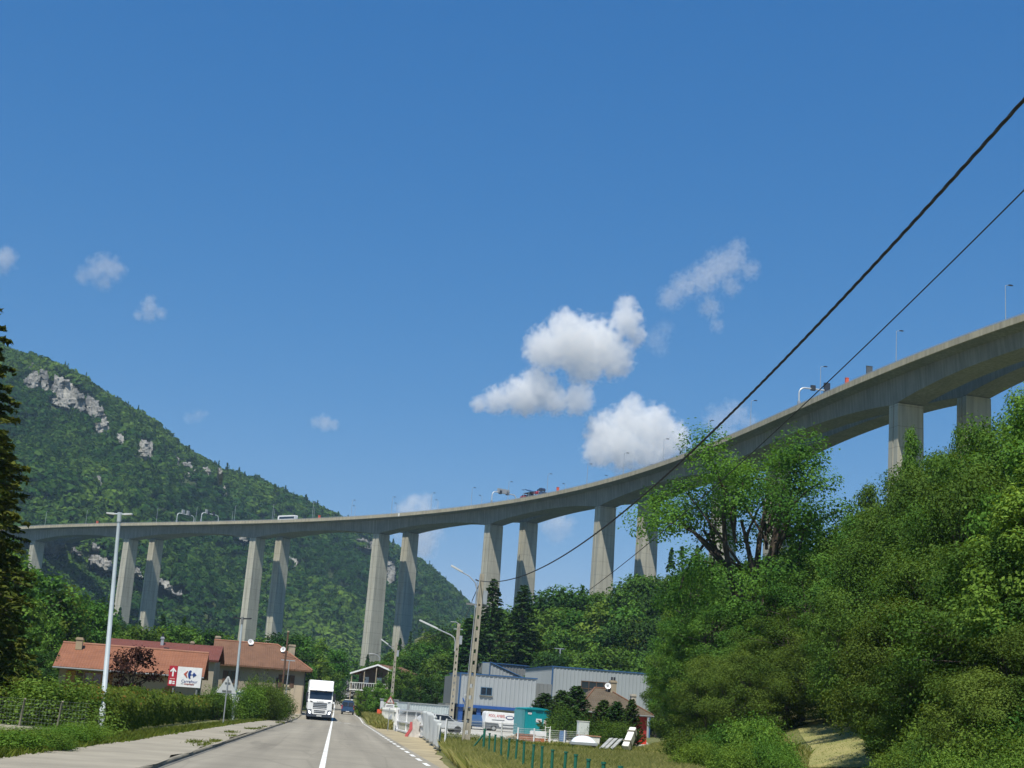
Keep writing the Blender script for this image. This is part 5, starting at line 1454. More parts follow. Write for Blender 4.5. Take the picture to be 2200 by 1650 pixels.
# --- rocky bank and wall where the road bends away
def rock_bank():
    rs_ = np.random.RandomState(4)
    gx = np.arange(722, 774, 1.5); gy = np.arange(1446, 1502, 1.5)
    V = []; F = []; vid = {}
    poly = [(722, 1500), (726, 1482), (742, 1466), (752, 1450), (764, 1449), (768, 1470), (760, 1494), (748, 1499)]
    for a, x in enumerate(gx):
        for b, y in enumerate(gy):
            if in_poly(np.array([x]), np.array([y]), poly)[0]:
                vid[(a, b)] = len(V); V.append(at(x, y, 395+rs_.normal(0, 0.8)+8*fbm(np.array([x*.1]), np.array([y*.1]), 3)[0]+(1500-y)*0.35))
    for (a, b) in vid:
        if all(q in vid for q in ((a+1, b), (a+1, b+1), (a, b+1))): F.append((vid[(a, b)], vid[(a+1, b)], vid[(a+1, b+1)], vid[(a, b+1)]))
    bm = bmesh.new(); vs = [bm.verts.new(v) for v in V]
    for q in F: bm.faces.new([vs[i] for i in q])
    for v in [v for v in bm.verts if not v.link_faces]: bm.verts.remove(v)
    ex = bmesh.ops.extrude_edge_only(bm, edges=[e for e in bm.edges if len(e.link_faces) == 1])
    for e in ex['geom']:
        if isinstance(e, bmesh.types.BMVert): e.co += Vector((0, 14, -1))
    bmesh.ops.recalc_face_normals(bm, faces=bm.faces)
    me = bpy.data.meshes.new('rock_bank'); bm.to_mesh(me); bm.free(); me.materials.append(ROCK)
    tag(link_mesh('rock_bank', me), kind='structure')
rock_bank()

# ------------------------------------------------------------------ street furniture
def post_lamp_left():
    b = onto(216, 1577); zt = at(258, 1095, b.y).z-b.z
    t = thing('street_lamp', 'tall grey lamp post with two flat lamp heads standing in the hedge, nearest the camera', 'street lamp', (b.x, b.y, b.z-0.1), 0, 'grey lamp posts along the left pavement')
    tip = at(258, 1095, b.y)
    t.rotation_euler = (0, math.atan2(tip.x-b.x, zt), 0)
    mb = MB(); mb.tube([(0, 0, 0), (0, 0, zt*0.12), (0, 0, zt*0.12+0.01), (0, 0, zt)], [0.115, 0.115, 0.10, 0.062], 12); mb.build('pole', GREY_PAINT, t)
    mb = MB(); mb.cyl((0, 0, zt-0.18), 0.085, 0.36, 12); mb.build('collar', GREY_PAINT, t)
    for s_ in (-1, 1):
        mb = MB(); mb.prism([(0.12*s_, zt-0.08), (0.2*s_, zt-0.03), (0.48*s_, zt-0.02), (0.48*s_, zt-0.07), (0.2*s_, zt-0.1)], 'y', -0.11, 0.11); mb.build('lamp_head', plain('lamp_head_pale', (0.6, 0.62, 0.6)), t)
        mb = MB(); mb.tube([(0, 0, zt-0.07), (0.2*s_, 0, zt-0.06)], 0.03, 6); mb.build('bracket', GREY_PAINT, t)
post_lamp_left()
def post_lamp_second():
    d = 112; b = at(501, 1538, d); b.z = gz(b.x, d)
    tip = at(521, 1326, d); zt = tip.z-b.z
    t = thing('street_lamp', 'slimmer grey lamp post with a T shaped dark head, beside the triangular road sign', 'street lamp', (b.x, b.y, b.z), 0, 'grey lamp posts along the left pavement')
    t.rotation_euler = (0, math.atan2(tip.x-b.x, zt), 0)
    mb = MB(); mb.tube([(0, 0, 0), (0, 0, zt*0.2), (0, 0, zt-0.3)], [0.13, 0.12, 0.075], 10); mb.build('pole', GREY_PAINT, t)
    mb = MB(); mb.cyl((0, 0, zt-0.25), 0.1, 0.55, 10); mb.build('collar', SHEET_D, t)
    for s_ in (-1, 1):
        mb = MB(); mb.prism([(0.1*s_, zt-0.06), (0.7*s_, zt-0.02), (0.7*s_, zt-0.1), (0.1*s_, zt-0.16)], 'y', -0.12, 0.12); mb.build('lamp_head', DARK, t)
post_lamp_second()
def concrete_pole(label, base, tip, w0=0.34, w1=0.2, group=None):
    """ladder like concrete pole with real openings"""
    b = Vector(base); H = tip.z-b.z
    t = thing('utility_pole', label, 'utility pole', b, 0, group)
    t.rotation_euler = (0, math.atan2(tip.x-b.x, H), 0)
    mb = MB(); n = int(H/0.62)
    for i in range(n):
        z0 = H*i/n; z1 = H*(i+1)/n; wa = w0+(w1-w0)*i/n; wb = w0+(w1-w0)*(i+1)/n
        for s_ in (-1, 1):
            fa, fb = wa*0.30, wb*0.30
            xa0, xa1 = s_*wa/2, s_*(wa/2-fa); xb0, xb1 = s_*wb/2, s_*(wb/2-fb)
            ya, yb = wa*0.38, wb*0.38
            vs = [(x, y, z) for z, x0, x1, yy in ((z0, xa0, xa1, ya), (z1, xb0, xb1, yb)) for y in (-yy, yy) for x in (x0, x1)]
            mb.add(vs, [(0, 1, 3, 2), (4, 6, 7, 5), (0, 4, 5, 1), (1, 5, 7, 3), (3, 7, 6, 2), (2, 6, 4, 0)])
        zz = z0+(z1-z0)*(0.34 if i < n-3 else 0.0)
        mb.box(-wa*0.22, wa*0.22, -wa*0.2, wa*0.2, zz, z1)
    mb.build('mast', mat('pole_concrete', (0.36, 0.33, 0.26), 0.9, 0.15, 1.5), t)
    return t, H
GP = 'concrete utility poles along the right side of the road'
b1 = at(1000, 1594, 83); b1.z = gz(b1.x, 83)-0.1; tip1 = at(1036, 1233, 83)
t, H = concrete_pole('tallest concrete utility pole carrying the twisted cable and a street lamp arm', b1, tip1, 0.46, 0.26, GP)
mb = MB(); arm = [(-0.15, 0, H-1.7), (-0.2, 0, H-1.0), (-0.35, 0, H-0.55), (-0.75, 0, H-0.2), (-1.2, 0, H-0.02)]
mb.tube(arm, 0.035, 7); a_ = mb.build('lamp_arm', STEEL, t)
mb = MB(); mb.obox((-1.5, 0, H+0.14), (0.36, 0, -0.16), (0, 0.07, 0), (0.02, 0, 0.05)); mb.build('lamp_head', plain('lamp_head_pale', (0.6, 0.62, 0.6)), a_, 0.015)
mb = MB(); mb.box(0.17, 0.42, -0.13, 0.13, H-1.75, H-0.95); mb.build('junction_box', STEEL, t, 0.02)
mb = MB(); mb.box(-0.75, 0.55, -0.06, 0.06, H-1.85, H-1.75); mb.build('cross_arm', SHEET_D, t)
mb = MB(); mb.tube([(-0.15, 0.1, H-0.42), (-0.35, 0.1, H-0.35)], 0.04, 6); mb.build('cable_clamp', DARK, t)
mb = MB(); mb.tube([(-0.24, -0.05, H-0.5), (-0.22, -0.1, H-3), (-0.27, -0.1, 2.0)], 0.025, 5); mb.build('down_pipe', STEEL, t)
b2 = at(967, 1568, 136); b2.z = gz(b2.x, 136); tip2 = at(986, 1340, 136)
t, H = concrete_pole('concrete utility pole with the longest lamp arm, just left of the tallest pole', b2, tip2, 0.44, 0.28, GP)
mb = MB(); mb.tube([(-0.2, 0, H-2.6), (-0.2, 0, H-1.75), (-0.32, 0, H-1.35), (-0.7, 0, H-1.1), (-2.0, 0, H-0.65)], 0.06, 7); a_ = mb.build('lamp_arm', STEEL, t)
mb = MB(); mb.obox((-2.85, 0, H-0.3), (0.9, 0, -0.33), (0, 0.1, 0), (0.03, 0, 0.07)); mb.build('lamp_head', plain('lamp_head_pale', (0.6, 0.62, 0.6)), a_, 0.02)
mb = MB(); mb.tube([(0, 0, H), (-0.3, 0, H+0.14), (-0.8, 0, H+0.12)], 0.025, 5); mb.build('top_bracket', STEEL, t)
mb = MB(); mb.box(-0.45, 0.4, -0.05, 0.05, H-0.55, H-0.47); mb.build('cross_arm', STEEL, t)
mb = MB(); mb.box(0.16, 0.42, -0.12, 0.12, H-1.9, H-1.1); mb.build('junction_box', STEEL, t)
b3 = at(840, 1515, 190); b3.z = gz(b3.x, 190); tip3 = at(852, 1380, 190)
t, H = concrete_pole('concrete utility pole with a short lamp arm behind the white gate and warning sign', b3, tip3, 0.42, 0.28, GP)
mb = MB(); mb.tube([(-0.15, 0, H-1.2), (-0.6, 0, H-0.7), (-1.1, 0, H-0.4)], 0.05, 6); a_ = mb.build('lamp_arm', STEEL, t)
mb = MB(); mb.obox((-1.55, 0, H-0.05), (0.5, 0, -0.3), (0, 0.1, 0), (0.03, 0, 0.06)); mb.build('lamp_head', plain('lamp_head_pale', (0.6, 0.62, 0.6)), a_)
mb = MB(); mb.box(0.15, 0.42, -0.12, 0.12, H-1.8, H-1.0); mb.build('junction_box', STEEL, t)
def slim_pole(name, label, px0, py0, px1, py1, d, r, m, head=None, grp=None):
    b = at(px0, py0, d); b.z = min(b.z, gz(b.x, d)); tip = at(px1, py1, d); H = tip.z-b.z
    t = thing(name, label, 'pole', b, 0, grp); t.rotation_euler = (0, math.atan2(tip.x-b.x, H), 0)
    mb = MB(); mb.tube([(0, 0, 0), (0, 0, H)], [r, r*0.7], 8); mb.build('pole', m, t)
    if head == 'T':
        mb = MB(); mb.box(-0.9, 0.6, -0.06, 0.06, H-0.1, H); mb.build('cross_arm', m, t)
    elif head == 'arc':
        mb = MB(); mb.tube([(0, 0, H-0.2), (-0.5, 0, H+0.3), (-1.2, 0, H+0.45), (-1.9, 0, H+0.4)], 0.05, 6); mb.build('lamp_arm', m, t)
    elif head == 'cap':
        mb = MB(); mb.cyl((0, 0, H), r*1.1, 0.15, 8); mb.build('cap', BRICK, t)
    return t
slim_pole('wooden_pole', 'dark wooden pole in front of the right end of the brown hipped roof', 607, 1470, 619.5, 1357, 158, 0.13, WOOD_D, 'cap')
slim_pole('street_lamp', 'short pale lamp post with a T bracket right of the dark wooden pole', 615, 1475, 622, 1418, 160, 0.07, STEEL, 'T')
slim_pole('street_lamp', 'small distant lamp post with curved arm next to the balcony house', 812, 1436, 817, 1412, 240, 0.10, STEEL, 'arc')
slim_pole('street_lamp', 'distant lamp post with a curved arm just behind the white lorry', 670, 1478, 671, 1458, 240, 0.07, STEEL, 'arc')
slim_pole('utility_pole', 'thin bare pole rising behind the white lorry', 693, 1472, 696.5, 1430, 300, 0.12, STEEL)
slim_pole('utility_pole', 'pale utility pole with a small cross arm standing behind the metal sheds', 1201, 1432, 1204, 1393, 218, 0.16, STEEL, 'T')

def warn_sign():
    d = 84; c = at(488, 1476, d); zg = gz(c.x, d)
    t = thing('road_sign', 'triangular warning sign seen from its grey back above the hedge', 'road sign', (c.x, d, zg), R(3))
    z0 = at(468, 1488, d).z-zg; z1 = at(490, 1453, d).z-zg
    mb = MB(); w = 0.56; mb.prism([(-w, z0), (w, z0), (w*0.08, z1), (-w*0.08, z1)], 'y', 0.0, 0.03); mb.build('plate', plain('sign_back_grey', (0.50, 0.52, 0.50), 0.5), t, 0.008)
    mb = MB(); mb.tube([(0, -0.05, 0), (0, -0.05, z1-0.1)], 0.035, 8); mb.build('post', STEEL, t)
    for z, hw in ((z0+0.14, 0.26), (z0+(z1-z0)*0.62, 0.15)):
        mb = MB(); mb.box(-hw, hw, -0.04, -0.005, z-0.03, z+0.03); mb.build('bracket', SHEET_D, t)
warn_sign()
def warn_sign_right():
    d = 112; c = at(839, 1500, d); zg = gz(c.x, d)
    t = thing('road_sign', 'small red edged triangular warning sign with a white plate beneath, by the white gate', 'road sign', (c.x, d, zg), 0)
    z0 = at(838, 1511, d).z-zg; z1 = at(840, 1495, d).z-zg; w = 0.34
    mb = MB(); mb.prism([(-w, z0), (w, z0), (0, z1)], 'y', 0, 0.02); mb.build('plate', plain('faded_sign_red', (.36, .12, .10)), t)
    mb = MB(); mb.prism([(-w*0.7, z0+0.06), (w*0.7, z0+0.06), (0, z1-0.14)], 'y', -0.008, -0.002); mb.build('face', plain('sign_face', (0.55, 0.54, 0.5)), t)
    mb = MB(); mb.box(-0.03, 0.03, -0.014, -0.009, z0+0.12, z1-0.28); mb.build('symbol', DARK, t)
    mb = MB(); mb.box(-w, w, 0, 0.02, z0-0.36, z0-0.06); p_ = mb.build('lower_plate', WHITE, t)
    mb = MB(); mb.box(-w*0.8, w*0.8, -0.008, -0.002, z0-0.18, z0-0.14); mb.box(-w*0.8, w*0.8, -0.008, -0.002, z0-0.28, z0-0.24); mb.build('printed_lines', DARK, p_)
    mb = MB(); mb.tube([(0, 0.05, 0), (0, 0.05, z0+0.1)], 0.03, 6); mb.build('post', STEEL, t)
warn_sign_right()
def shop_sign():
    d = 106
    c = at(404, 1456, d); zg = gz(c.x, d); rz = R(-4)
    t = thing('shop_sign', 'white shop sign board with blue and red arrow emblem and a red arrow panel', 'sign', (c.x, d, zg), rz)
    sc_ = d/88; t.scale = (sc_,)*3
    k = 88/F_PX
    z0, z1 = (at(405, 1476.5, d).z-zg)/sc_, (at(414, 1434, d).z-zg)/sc_
    W = 47*k; x0 = -W/2+0.02; x1 = W/2+0.1
    mb = MB(); mb.box(x0, x1, 0, 0.05, z0, z1); bd = mb.build('board', WHITE, t)
    mb = MB(); mb.box(x0-0.5, x0-0.01, -0.004, 0.05, z0+0.02, z1+0.02); rd = mb.build('arrow_panel', plain('sign_red', (0.42, 0.02, 0.035), 0.5), t)
    for x in (x0-0.2, x1-0.25):
        mb = MB(); mb.box(x, x+0.08, 0.06, 0.14, 0, z1-0.05); mb.build('post', SHEET_D, t)
    up = Matrix(((1, 0, 0, 0), (0, 0, -1, 0), (0, 1, 0, 0), (0, 0, 0, 1)))
    cx = (x0+x1)/2+0.04; cz = z1-0.42; s = 0.40
    mb = MB(); mb.prism([(cx+s*a, cz+s*b) for a, b in ((-0.95, 0.02), (-0.42, 0.52), (-0.34, 0.47), (-0.56, 0.02), (-0.34, -0.45), (-0.42, -0.5))], 'y', -0.02, -0.002); mb.build('emblem_left', plain('emblem_red', (0.45, 0.09, 0.05)), bd)
    mb = MB()
    cp = [(-0.30, 0), (-0.27, 0.3), (-0.17, 0.52), (-0.02, 0.62), (0.12, 0.58), (0.20, 0.47), (0.10, 0.33), (0.06, 0.16), (0.16, 0.02), (0.16, -0.06), (0.05, -0.2), (0.06, -0.36), (0.14, -0.5), (0.02, -0.6), (-0.12, -0.55), (-0.25, -0.33)]
    mb.prism([(cx+s*a, cz+s*b) for a, b in cp], 'y', -0.02, -0.002)
    mb.prism([(cx+s*a, cz+s*b) for a, b in ((0.16, 0.02), (0.42, 0.06), (0.50, 0.36), (0.95, -0.02), (0.48, -0.40), (0.42, -0.06), (0.16, -0.06))], 'y', -0.0195, -0.0025)
    mb.build('emblem_right', plain('emblem_blue', (0.015, 0.05, 0.22)), bd)
    text_mesh('lettering', 'Carrefour', 0.235, plain('emblem_blue', (0.015, 0.05, 0.22)), bd, Matrix.Translation((cx, -0.008, z1-0.83)) @ up)
    text_mesh('lettering_small', 'market', 0.19, plain('emblem_red', (0.45, 0.09, 0.05)), bd, Matrix.Translation((cx, -0.008, z1-0.98)) @ up)
    mb = MB()
    xx = cx-0.48
    for w_ in (0.16, 0.22, 0.10, 0.2, 0.14): mb.box(xx, xx+w_-0.03, -0.01, -0.002, z0+0.16, z0+0.2); xx += w_
    mb.build('small_print', plain('print_grey', (0.25, 0.25, 0.27)), bd)
    ax = x0-0.255; az = z1-0.08
    mb = MB(); mb.prism([(ax+a, az+b) for a, b in ((0, 0), (0.19, -0.21), (0.13, -0.26), (0.045, -0.17), (0.045, -0.52), (-0.045, -0.52), (-0.045, -0.17), (-0.13, -0.26), (-0.19, -0.21))], 'y', -0.02, -0.006); mb.build('arrow', WHITE, rd)
    mb = MB(); mb.box(ax-0.15, ax+0.15, -0.012, -0.006, az-0.68, az-0.63); mb.build('small_print', plain('print_pink', (.7, .4, .35)), rd)
    mb = MB(); mb.box(ax-0.17, ax-0.02, -0.012, -0.006, z0+0.12, z0+0.33); mb.box(ax+0.03, ax+0.16, -0.012, -0.006, z0+0.12, z0+0.2); mb.box(ax+0.03, ax+0.16, -0.012, -0.006, z0+0.23, z0+0.3); mb.build('pictogram', WHITE, rd)
shop_sign()
def low_fence_left():
    a, b = at(-60, 1505, 46), at(196, 1512, 44.5)
    zg = 0.0; ztop = at(40, 1500, 45.6).z; zw = at(60, 1561, 45.4).z
    L, rz = base_frame(a, b)
    t = thing('mesh_fence', 'low wire mesh fence with thin concrete posts on a low wall at the lower left', 'fence', (a.x, a.y, 0), rz)
    mb = MB(); mb.box(0, L-0.2, 0, 0.22, -0.1, zw); mb.build('low_wall', mat('rough_wall', (0.36, 0.33, 0.25), .95, .2, 1.2), t)
    for x in np.arange(0.4, L, 1.28):
        mb = MB(); mb.tube([(x, 0.1, zw), (x+0.06, 0.1, ztop-0.06), (x+0.1, 0.06, ztop)], 0.032, 6); mb.build('post', KERB, t)
    mb = MB()
    for z in np.arange(zw+0.03, ztop, 0.11): mb.tube([(0, 0.09, z), (L-0.1, 0.09, z)], 0.0018, 3, False)
    for x in np.arange(0, L-0.1, 0.11): mb.tube([(x, 0.092, zw), (x, 0.092, ztop-0.03)], 0.0018, 3, False)
    mb.build('wire_mesh', STEEL, t, fixn=False)
low_fence_left()

# --- white gate, tarp and fences on the right
def gate():
    g1 = Vector((at(851.5, 1568, 113).x, 113, 0)); g2 = Vector((at(917, 1580, 88).x, 88, 0))
    L, rz = base_frame(g1, g2)
    t = thing('gate', 'white tubular metal gate standing across the yard entrance beside the road', 'gate', (g1.x, g1.y, 0), rz)
    H = 1.62
    mb = MB(); mb.box(-0.12, 0.12, -0.12, 0.12, 0, H+0.14); mb.build('post', WHITE, t)
    mb = MB()
    for z in (0.14, 0.78, H-0.02): mb.box(0.3, L, -0.05, 0.05, z-0.05, z+0.05)
    for x in (0.45, L*0.36, L*0.66, L-0.1): mb.box(x-0.055, x+0.055, -0.045, 0.045, 0.14, H-0.04)
    mb.build('frame', WHITE, t)
    mb = MB()
    for x in np.arange(0.7, L, 0.55): mb.tube([(x, 0, 0.14), (x, 0, H-0.05)], 0.012, 4, False)
    mb.build('bars', WHITE, t, fixn=False)
gate()
def tarp():
    """white sheeting tied along the fence, wavy and tapering towards the camera"""
    rs_ = np.random.RandomState(2)
    n, m = 40, 12
    P0, P1 = Vector((at(902, 1580, 97).x, 97, 0)), Vector((at(944, 1612, 62).x, 62, 0))
    V = []
    for i in range(n):
        f = i/(n-1); c = P0.lerp(P1, f)
        zt = 1.62-0.45*max(0, f-0.55)/0.45+0.04*math.sin(i*1.3); zb = 0.10+0.05*math.sin(i*2.1)
        for j in range(m):
            g = j/(m-1)
            V.append((c.x+0.10*math.sin(i*0.9+g*2)+0.06*math.sin(i*2.3)*g, c.y, zb+(zt-zb)*g))
    F = [(i*m+j, (i+1)*m+j, (i+1)*m+j+1, i*m+j+1) for i in range(n-1) for j in range(m-1)]
    t = thing('fence_tarpaulin', 'creased white tarpaulin hung along the roadside fence next to the gate', 'tarpaulin')
    mb = MB(); mb.add(V, F, True); o = mb.build('sheet', mat('white_sheet', (0.60, 0.62, 0.58), 0.6, 0.06, 1.5), t)
    so = o.modifiers.new('thick', 'SOLIDIFY'); so.thickness = 0.012
    for f in (0, 0.2, 0.4, 0.6, 0.8, 1.0):
        c = P0.lerp(P1, f)
        mb = MB(); mb.tube([(c.x+0.2, c.y, 0), (c.x+0.2, c.y, 1.6-0.5*max(0, f-0.5))], 0.035, 6); mb.build('post', WHITE, t)
tarp()
def barrier():
    c = at(892, 1578, 93); zg = gz(c.x, 93)
    t = thing('road_barrier', 'red and white plastic road barrier block in front of the white gate', 'barrier', (c.x, 93, zg), R(-12))
    mb = MB(); mb.prism([(-0.40, 0), (0.42, 0), (0.42, 0.10), (0.27, 0.42), (0.30, 0.86), (0.36, 0.98), (0.10, 1.0), (0.06, 1.14), (-0.16, 1.14), (-0.2, 0.95), (-0.16, 0.5), (-0.40, 0.10)], 'y', -0.25, 0.25); mb.build('white_half', mat('dirty_plastic', (0.52, 0.49, 0.45), 0.6, 0.2, 3), t, 0.03)
    mb = MB(); mb.prism([(-0.62, 0), (-0.405, 0), (-0.405, 0.10), (-0.165, 0.5), (-0.205, 0.95), (-0.36, 0.95), (-0.38, 0.5), (-0.62, 0.12)], 'y', -0.25, 0.25); mb.build('red_half', plain('faded_red', (0.5, 0.10, 0.10)), t, 0.02)
barrier()
def mesh_fence(label, a, b, h, step, za=None, zb=None):
    L, rz = base_frame(a, b)
    t = thing('mesh_fence', label, 'fence', (a.x, a.y, 0), rz)
    f0 = gz(a.x, a.y) if za is None else za; f1 = gz(b.x, b.y) if zb is None else zb
    fz = lambda x: f0+(f1-f0)*x/L
    for x in np.arange(0, L+0.01, step):
        mb = MB(); mb.box(x-0.04, x+0.04, -0.04, 0.04, fz(x)-0.1, fz(x)+h+0.06); mb.build('post', WHITE, t)
    mb = MB()
    for k in np.linspace(0.08, h, 7): mb.tube([(0, 0, f0+k), (L, 0, f1+k)], 0.016 if k > h-0.01 else 0.008, 4, False)
    for x in np.arange(0, L, 0.14): mb.tube([(x, 0.006, fz(x)+0.05), (x, 0.006, fz(x)+h)], 0.006, 3, False)
    mb.build('wire_panel', WHITE, t, fixn=False)
mesh_fence('white welded mesh fence with square posts behind the tallest concrete pole', Vector((at(958, 1575, 92).x, 92, 0)), Vector((at(1108, 1590, 100).x, 100, 0)), 1.25, 2.5)
mesh_fence('lower white mesh fence from the teal cabin to the brown roofed house', Vector((at(1112, 1590, 101).x, 101, 0)), Vector((at(1262, 1600, 109).x, 109, 0)), 0.98, 2.2)
def balustrade():
    a = Vector((at(822, 1545, 172).x, 172, 0)); b = Vector((at(848, 1563, 119).x, 119, 0))
    L, rz = base_frame(a, b)
    t = thing('garden_wall', 'pale precast concrete garden wall beyond the gate, seen end on', 'wall', (a.x, a.y, 0), rz)
    mb = MB(); mb.box(0, L, -0.08, 0.08, 0, 0.5); mb.box(0, L, -0.12, 0.12, 1.45, 1.6); mb.build('rails', WHITE_DULL, t)
    mb = MB()
    for x in np.arange(0.2, L, 0.5): mb.box(x, x+0.22, -0.05, 0.05, 0.5, 1.45)
    mb.build('balusters', WHITE_DULL, t)
    for x in np.arange(0.1, L, 4.2):
        mb = MB(); mb.box(x-0.14, x+0.14, -0.14, 0.14, 0, 1.8); mb.build('pillar', WHITE_DULL, t)
balustrade()
def yard_shed():
    c = at(826, 1528, 182); zg = gz(c.x, 182)
    t = thing('kiosk', 'small pale flat roofed kiosk with a red locker in front, beyond the garden wall', 'kiosk', (c.x, 182, zg), R(-10))
    h = at(826, 1503, 182).z-zg
    mb = MB(); mb.box(-0.6, 1.6, 0, 2, 0, h); mb.build('wall', plain('pale_panel', (.55, .6, .6)), t)
    mb = MB(); mb.box(-0.7, 1.7, -0.1, 2.1, h, h+0.1); mb.build('roof', SHEET, t)
    mb = MB(); mb.box(-0.75, 0.0, -1.2, -0.6, 0.1, 1.2); mb.build('locker', ORANGE, t, 0.03)
yard_shed()
def pale_wall():
    a = at(876, 1530, 150); b = at(964, 1536, 152); L, rz = base_frame(a, b)
    t = thing('metal_container', 'long pale grey container standing behind the parked cars and the white gate', 'container', (a.x, a.y, 0), rz)
    h = at(900, 1512, 150).z
    mb = MB(); corr(mb, [(0, 0), (L, 0), (L, 2.4), (0, 2.4)], 0.15, h, 0.3, 0.03); mb.build('wall', plain('pale_container', (0.50, 0.56, 0.55), .5), t)
    mb = MB(); mb.box(-0.05, L+0.05, -0.08, 2.45, h, h+0.08); mb.build('roof', SHEET, t)
    mb = MB()
    for x in (0, L): mb.box(x-0.08, x+0.08, -0.09, 0.05, 0, h)
    mb.build('corner_post', SHEET, t)
pale_wall()
def parked_car(label, px, py, d, rz, paint, s=1.0):
    c = at(px, py, d); zg = gz(c.x, d)
    o = small_car(label, (c.x, d, zg), (0, 0, rz), paint, 'cars parked in the yard behind the white gate')
    o.scale = (s, s, s*1.05)
parked_car('grey car with dark windows parked behind the white gate, left one', 897, 1545, 128, R(10), plain('car_grey', (0.30, 0.33, 0.34), 0.3), 1.1)
parked_car('silver car parked in the yard, its roof just above the white tarpaulin', 946, 1545, 126, R(15), plain('car_silver', (0.5, 0.52, 0.52), 0.3), 1.0)
parked_car('dark blue car parked beside the white van in the yard', 1026, 1562, 160, R(82), NAVY, 1.0)
def yard_van():
    c = at(1085, 1571, 158); zg = gz(c.x, 158)
    t = thing('delivery_van', 'white delivery van with red lettering and a dark oval logo parked in the yard', 'van', (c.x, 158, zg), R(8))
    mb = MB(); mb.prism([(-2.5, 0.3), (2.45, 0.3), (2.55, 0.75), (2.4, 1.05), (1.75, 1.22), (1.05, 1.92), (0.7, 2.02), (-2.3, 2.08), (-2.45, 1.9), (-2.55, 0.8)], 'y', -0.95, 0.95); mb.build('body', WHITE, t, 0.06)
    mb = MB(); mb.prism([(-2.56, 0.28), (2.4, 0.28), (2.45, 0.5), (-0.9, 0.5), (-1.05, 0.85), (-2.57, 0.88)], 'y', -0.972, -0.952); mb.build('lower_cladding', plain('grey_plastic', (.12, .13, .14)), t)
    mb = MB(); mb.box(-0.6, 1.2, -0.975, -0.953, 0.68, 0.8); mb.box(-1.8, -0.4, -0.975, -0.953, 1.18, 1.24); mb.build('rub_strip', plain('grey_plastic', (.12, .13, .14)), t)
    mb = MB(); mb.prism([(0.75, 1.22), (1.55, 1.22), (1.0, 1.8), (0.75, 1.8)], 'y', -0.968, -0.951); mb.build('side_window', GLASS, t)
    mb = MB(); mb.obox((1.43, 0, 1.56), (0.30, 0, -0.30), (0, 0.82, 0), (0.01, 0, 0.01)); mb.build('windscreen', GLASS, t)
    up = Matrix(((1, 0, 0, 0), (0, 0, -1, 0), (0, 1, 0, 0), (0, 0, 0, 1)))
    text_mesh('lettering', 'POOL AMBIEL', 0.42, plain('van_red', (.5, .03, .03)), t, Matrix.Translation((-1.25, -0.962, 1.62)) @ up, sx=0.72)
    mb = MB(); mb.prism([(0.2+0.48*math.cos(a), 1.52+0.22*math.sin(a)) for a in np.linspace(0, 2*PI, 20, endpoint=False)], 'y', -0.962, -0.951); lg = mb.build('logo', plain('logo_navy', (.03, .05, .15)), t)
    mb = MB(); mb.prism([(0.2+0.36*math.cos(a), 1.53+0.13*math.sin(a)) for a in np.linspace(0, 2*PI, 20, endpoint=False)], 'y', -0.967, -0.963); mb.box(0.0, 0.4, -0.972, -0.968, 1.45, 1.58); mb.build('logo_field', WHITE, lg)
    for x in (-1.55, 1.55):
        for y in (-0.9, 0.9):
            mb = MB(); mb.cyl((x, y, 0.33), 0.33, 0.22, 16, 'y'); w_ = mb.build('wheel', RUBBER, t)
            mb = MB(); mb.cyl((x, y*1.02, 0.33), 0.19, 0.22, 12, 'y'); mb.build('rim', STEEL, w_)
yard_van()
def teal_cabin():
    a, b = at(1111, 1573, 152), at(1178, 1580, 150.5)
    c1 = at(1133, 1576, 148)
    L, rz = base_frame(at(1129, 1573, 146), at(1180, 1580, 147.0)); zb = gz(c1.x, c1.y)
    p = at(1129, 1575, 146)
    H = at(1124, 1520, 146).z-zb
    t = thing('site_cabin', 'bright teal site cabin with white notices on its wall, in the yard beside the van', 'cabin', (p.x, p.y, zb), rz)
    mb = MB(); mb.box(0, L, 0, 2.2, 0.1, H-0.12); mb.build('wall', TEAL, t)
    mb = MB(); mb.prism([(-0.1, H-0.14), (L+0.1, H-0.14), (L+0.1, H-0.05), (L/2, H+0.08), (-0.1, H-0.02)], 'y', -0.08, 2.3); mb.build('roof', TEAL, t)
    mb = MB(); mb.box(-0.35, -0.03, 0.3, 2.0, 0.1, H-0.2); mb.build('side_wing', plain('teal_grey', (0.08, 0.26, 0.28), .5), t)
    for x0, x1, z0, z1, m in ((0.15, 0.55, H-0.62, H-0.45, WHITE), (1.1, 1.75, H-1.35, H-1.0, WHITE), (2.0, 2.5, H-1.75, H-1.1, WHITE_DULL)):
        mb = MB(); mb.box(x0, x1, -0.04, -0.004, z0, z1); nb = mb.build('notice', m, t)
        mb = MB(); mb.box(x0+0.08, x1-0.08, -0.045, -0.041, z0+(z1-z0)*0.35, z0+(z1-z0)*0.7); mb.build('print', plain('faint_print', (.55, .42, .38)), nb)
    for x0, x1 in ((0.05, 0.62), (1.05, 1.85), (2.0, 2.55)):
        mb = MB(); mb.box(x0, x1, -0.03, -0.004, H-0.42, H-0.32); mb.build('vent_slot', plain('teal_dark', (0.0, 0.08, 0.10)), t)
teal_cabin()
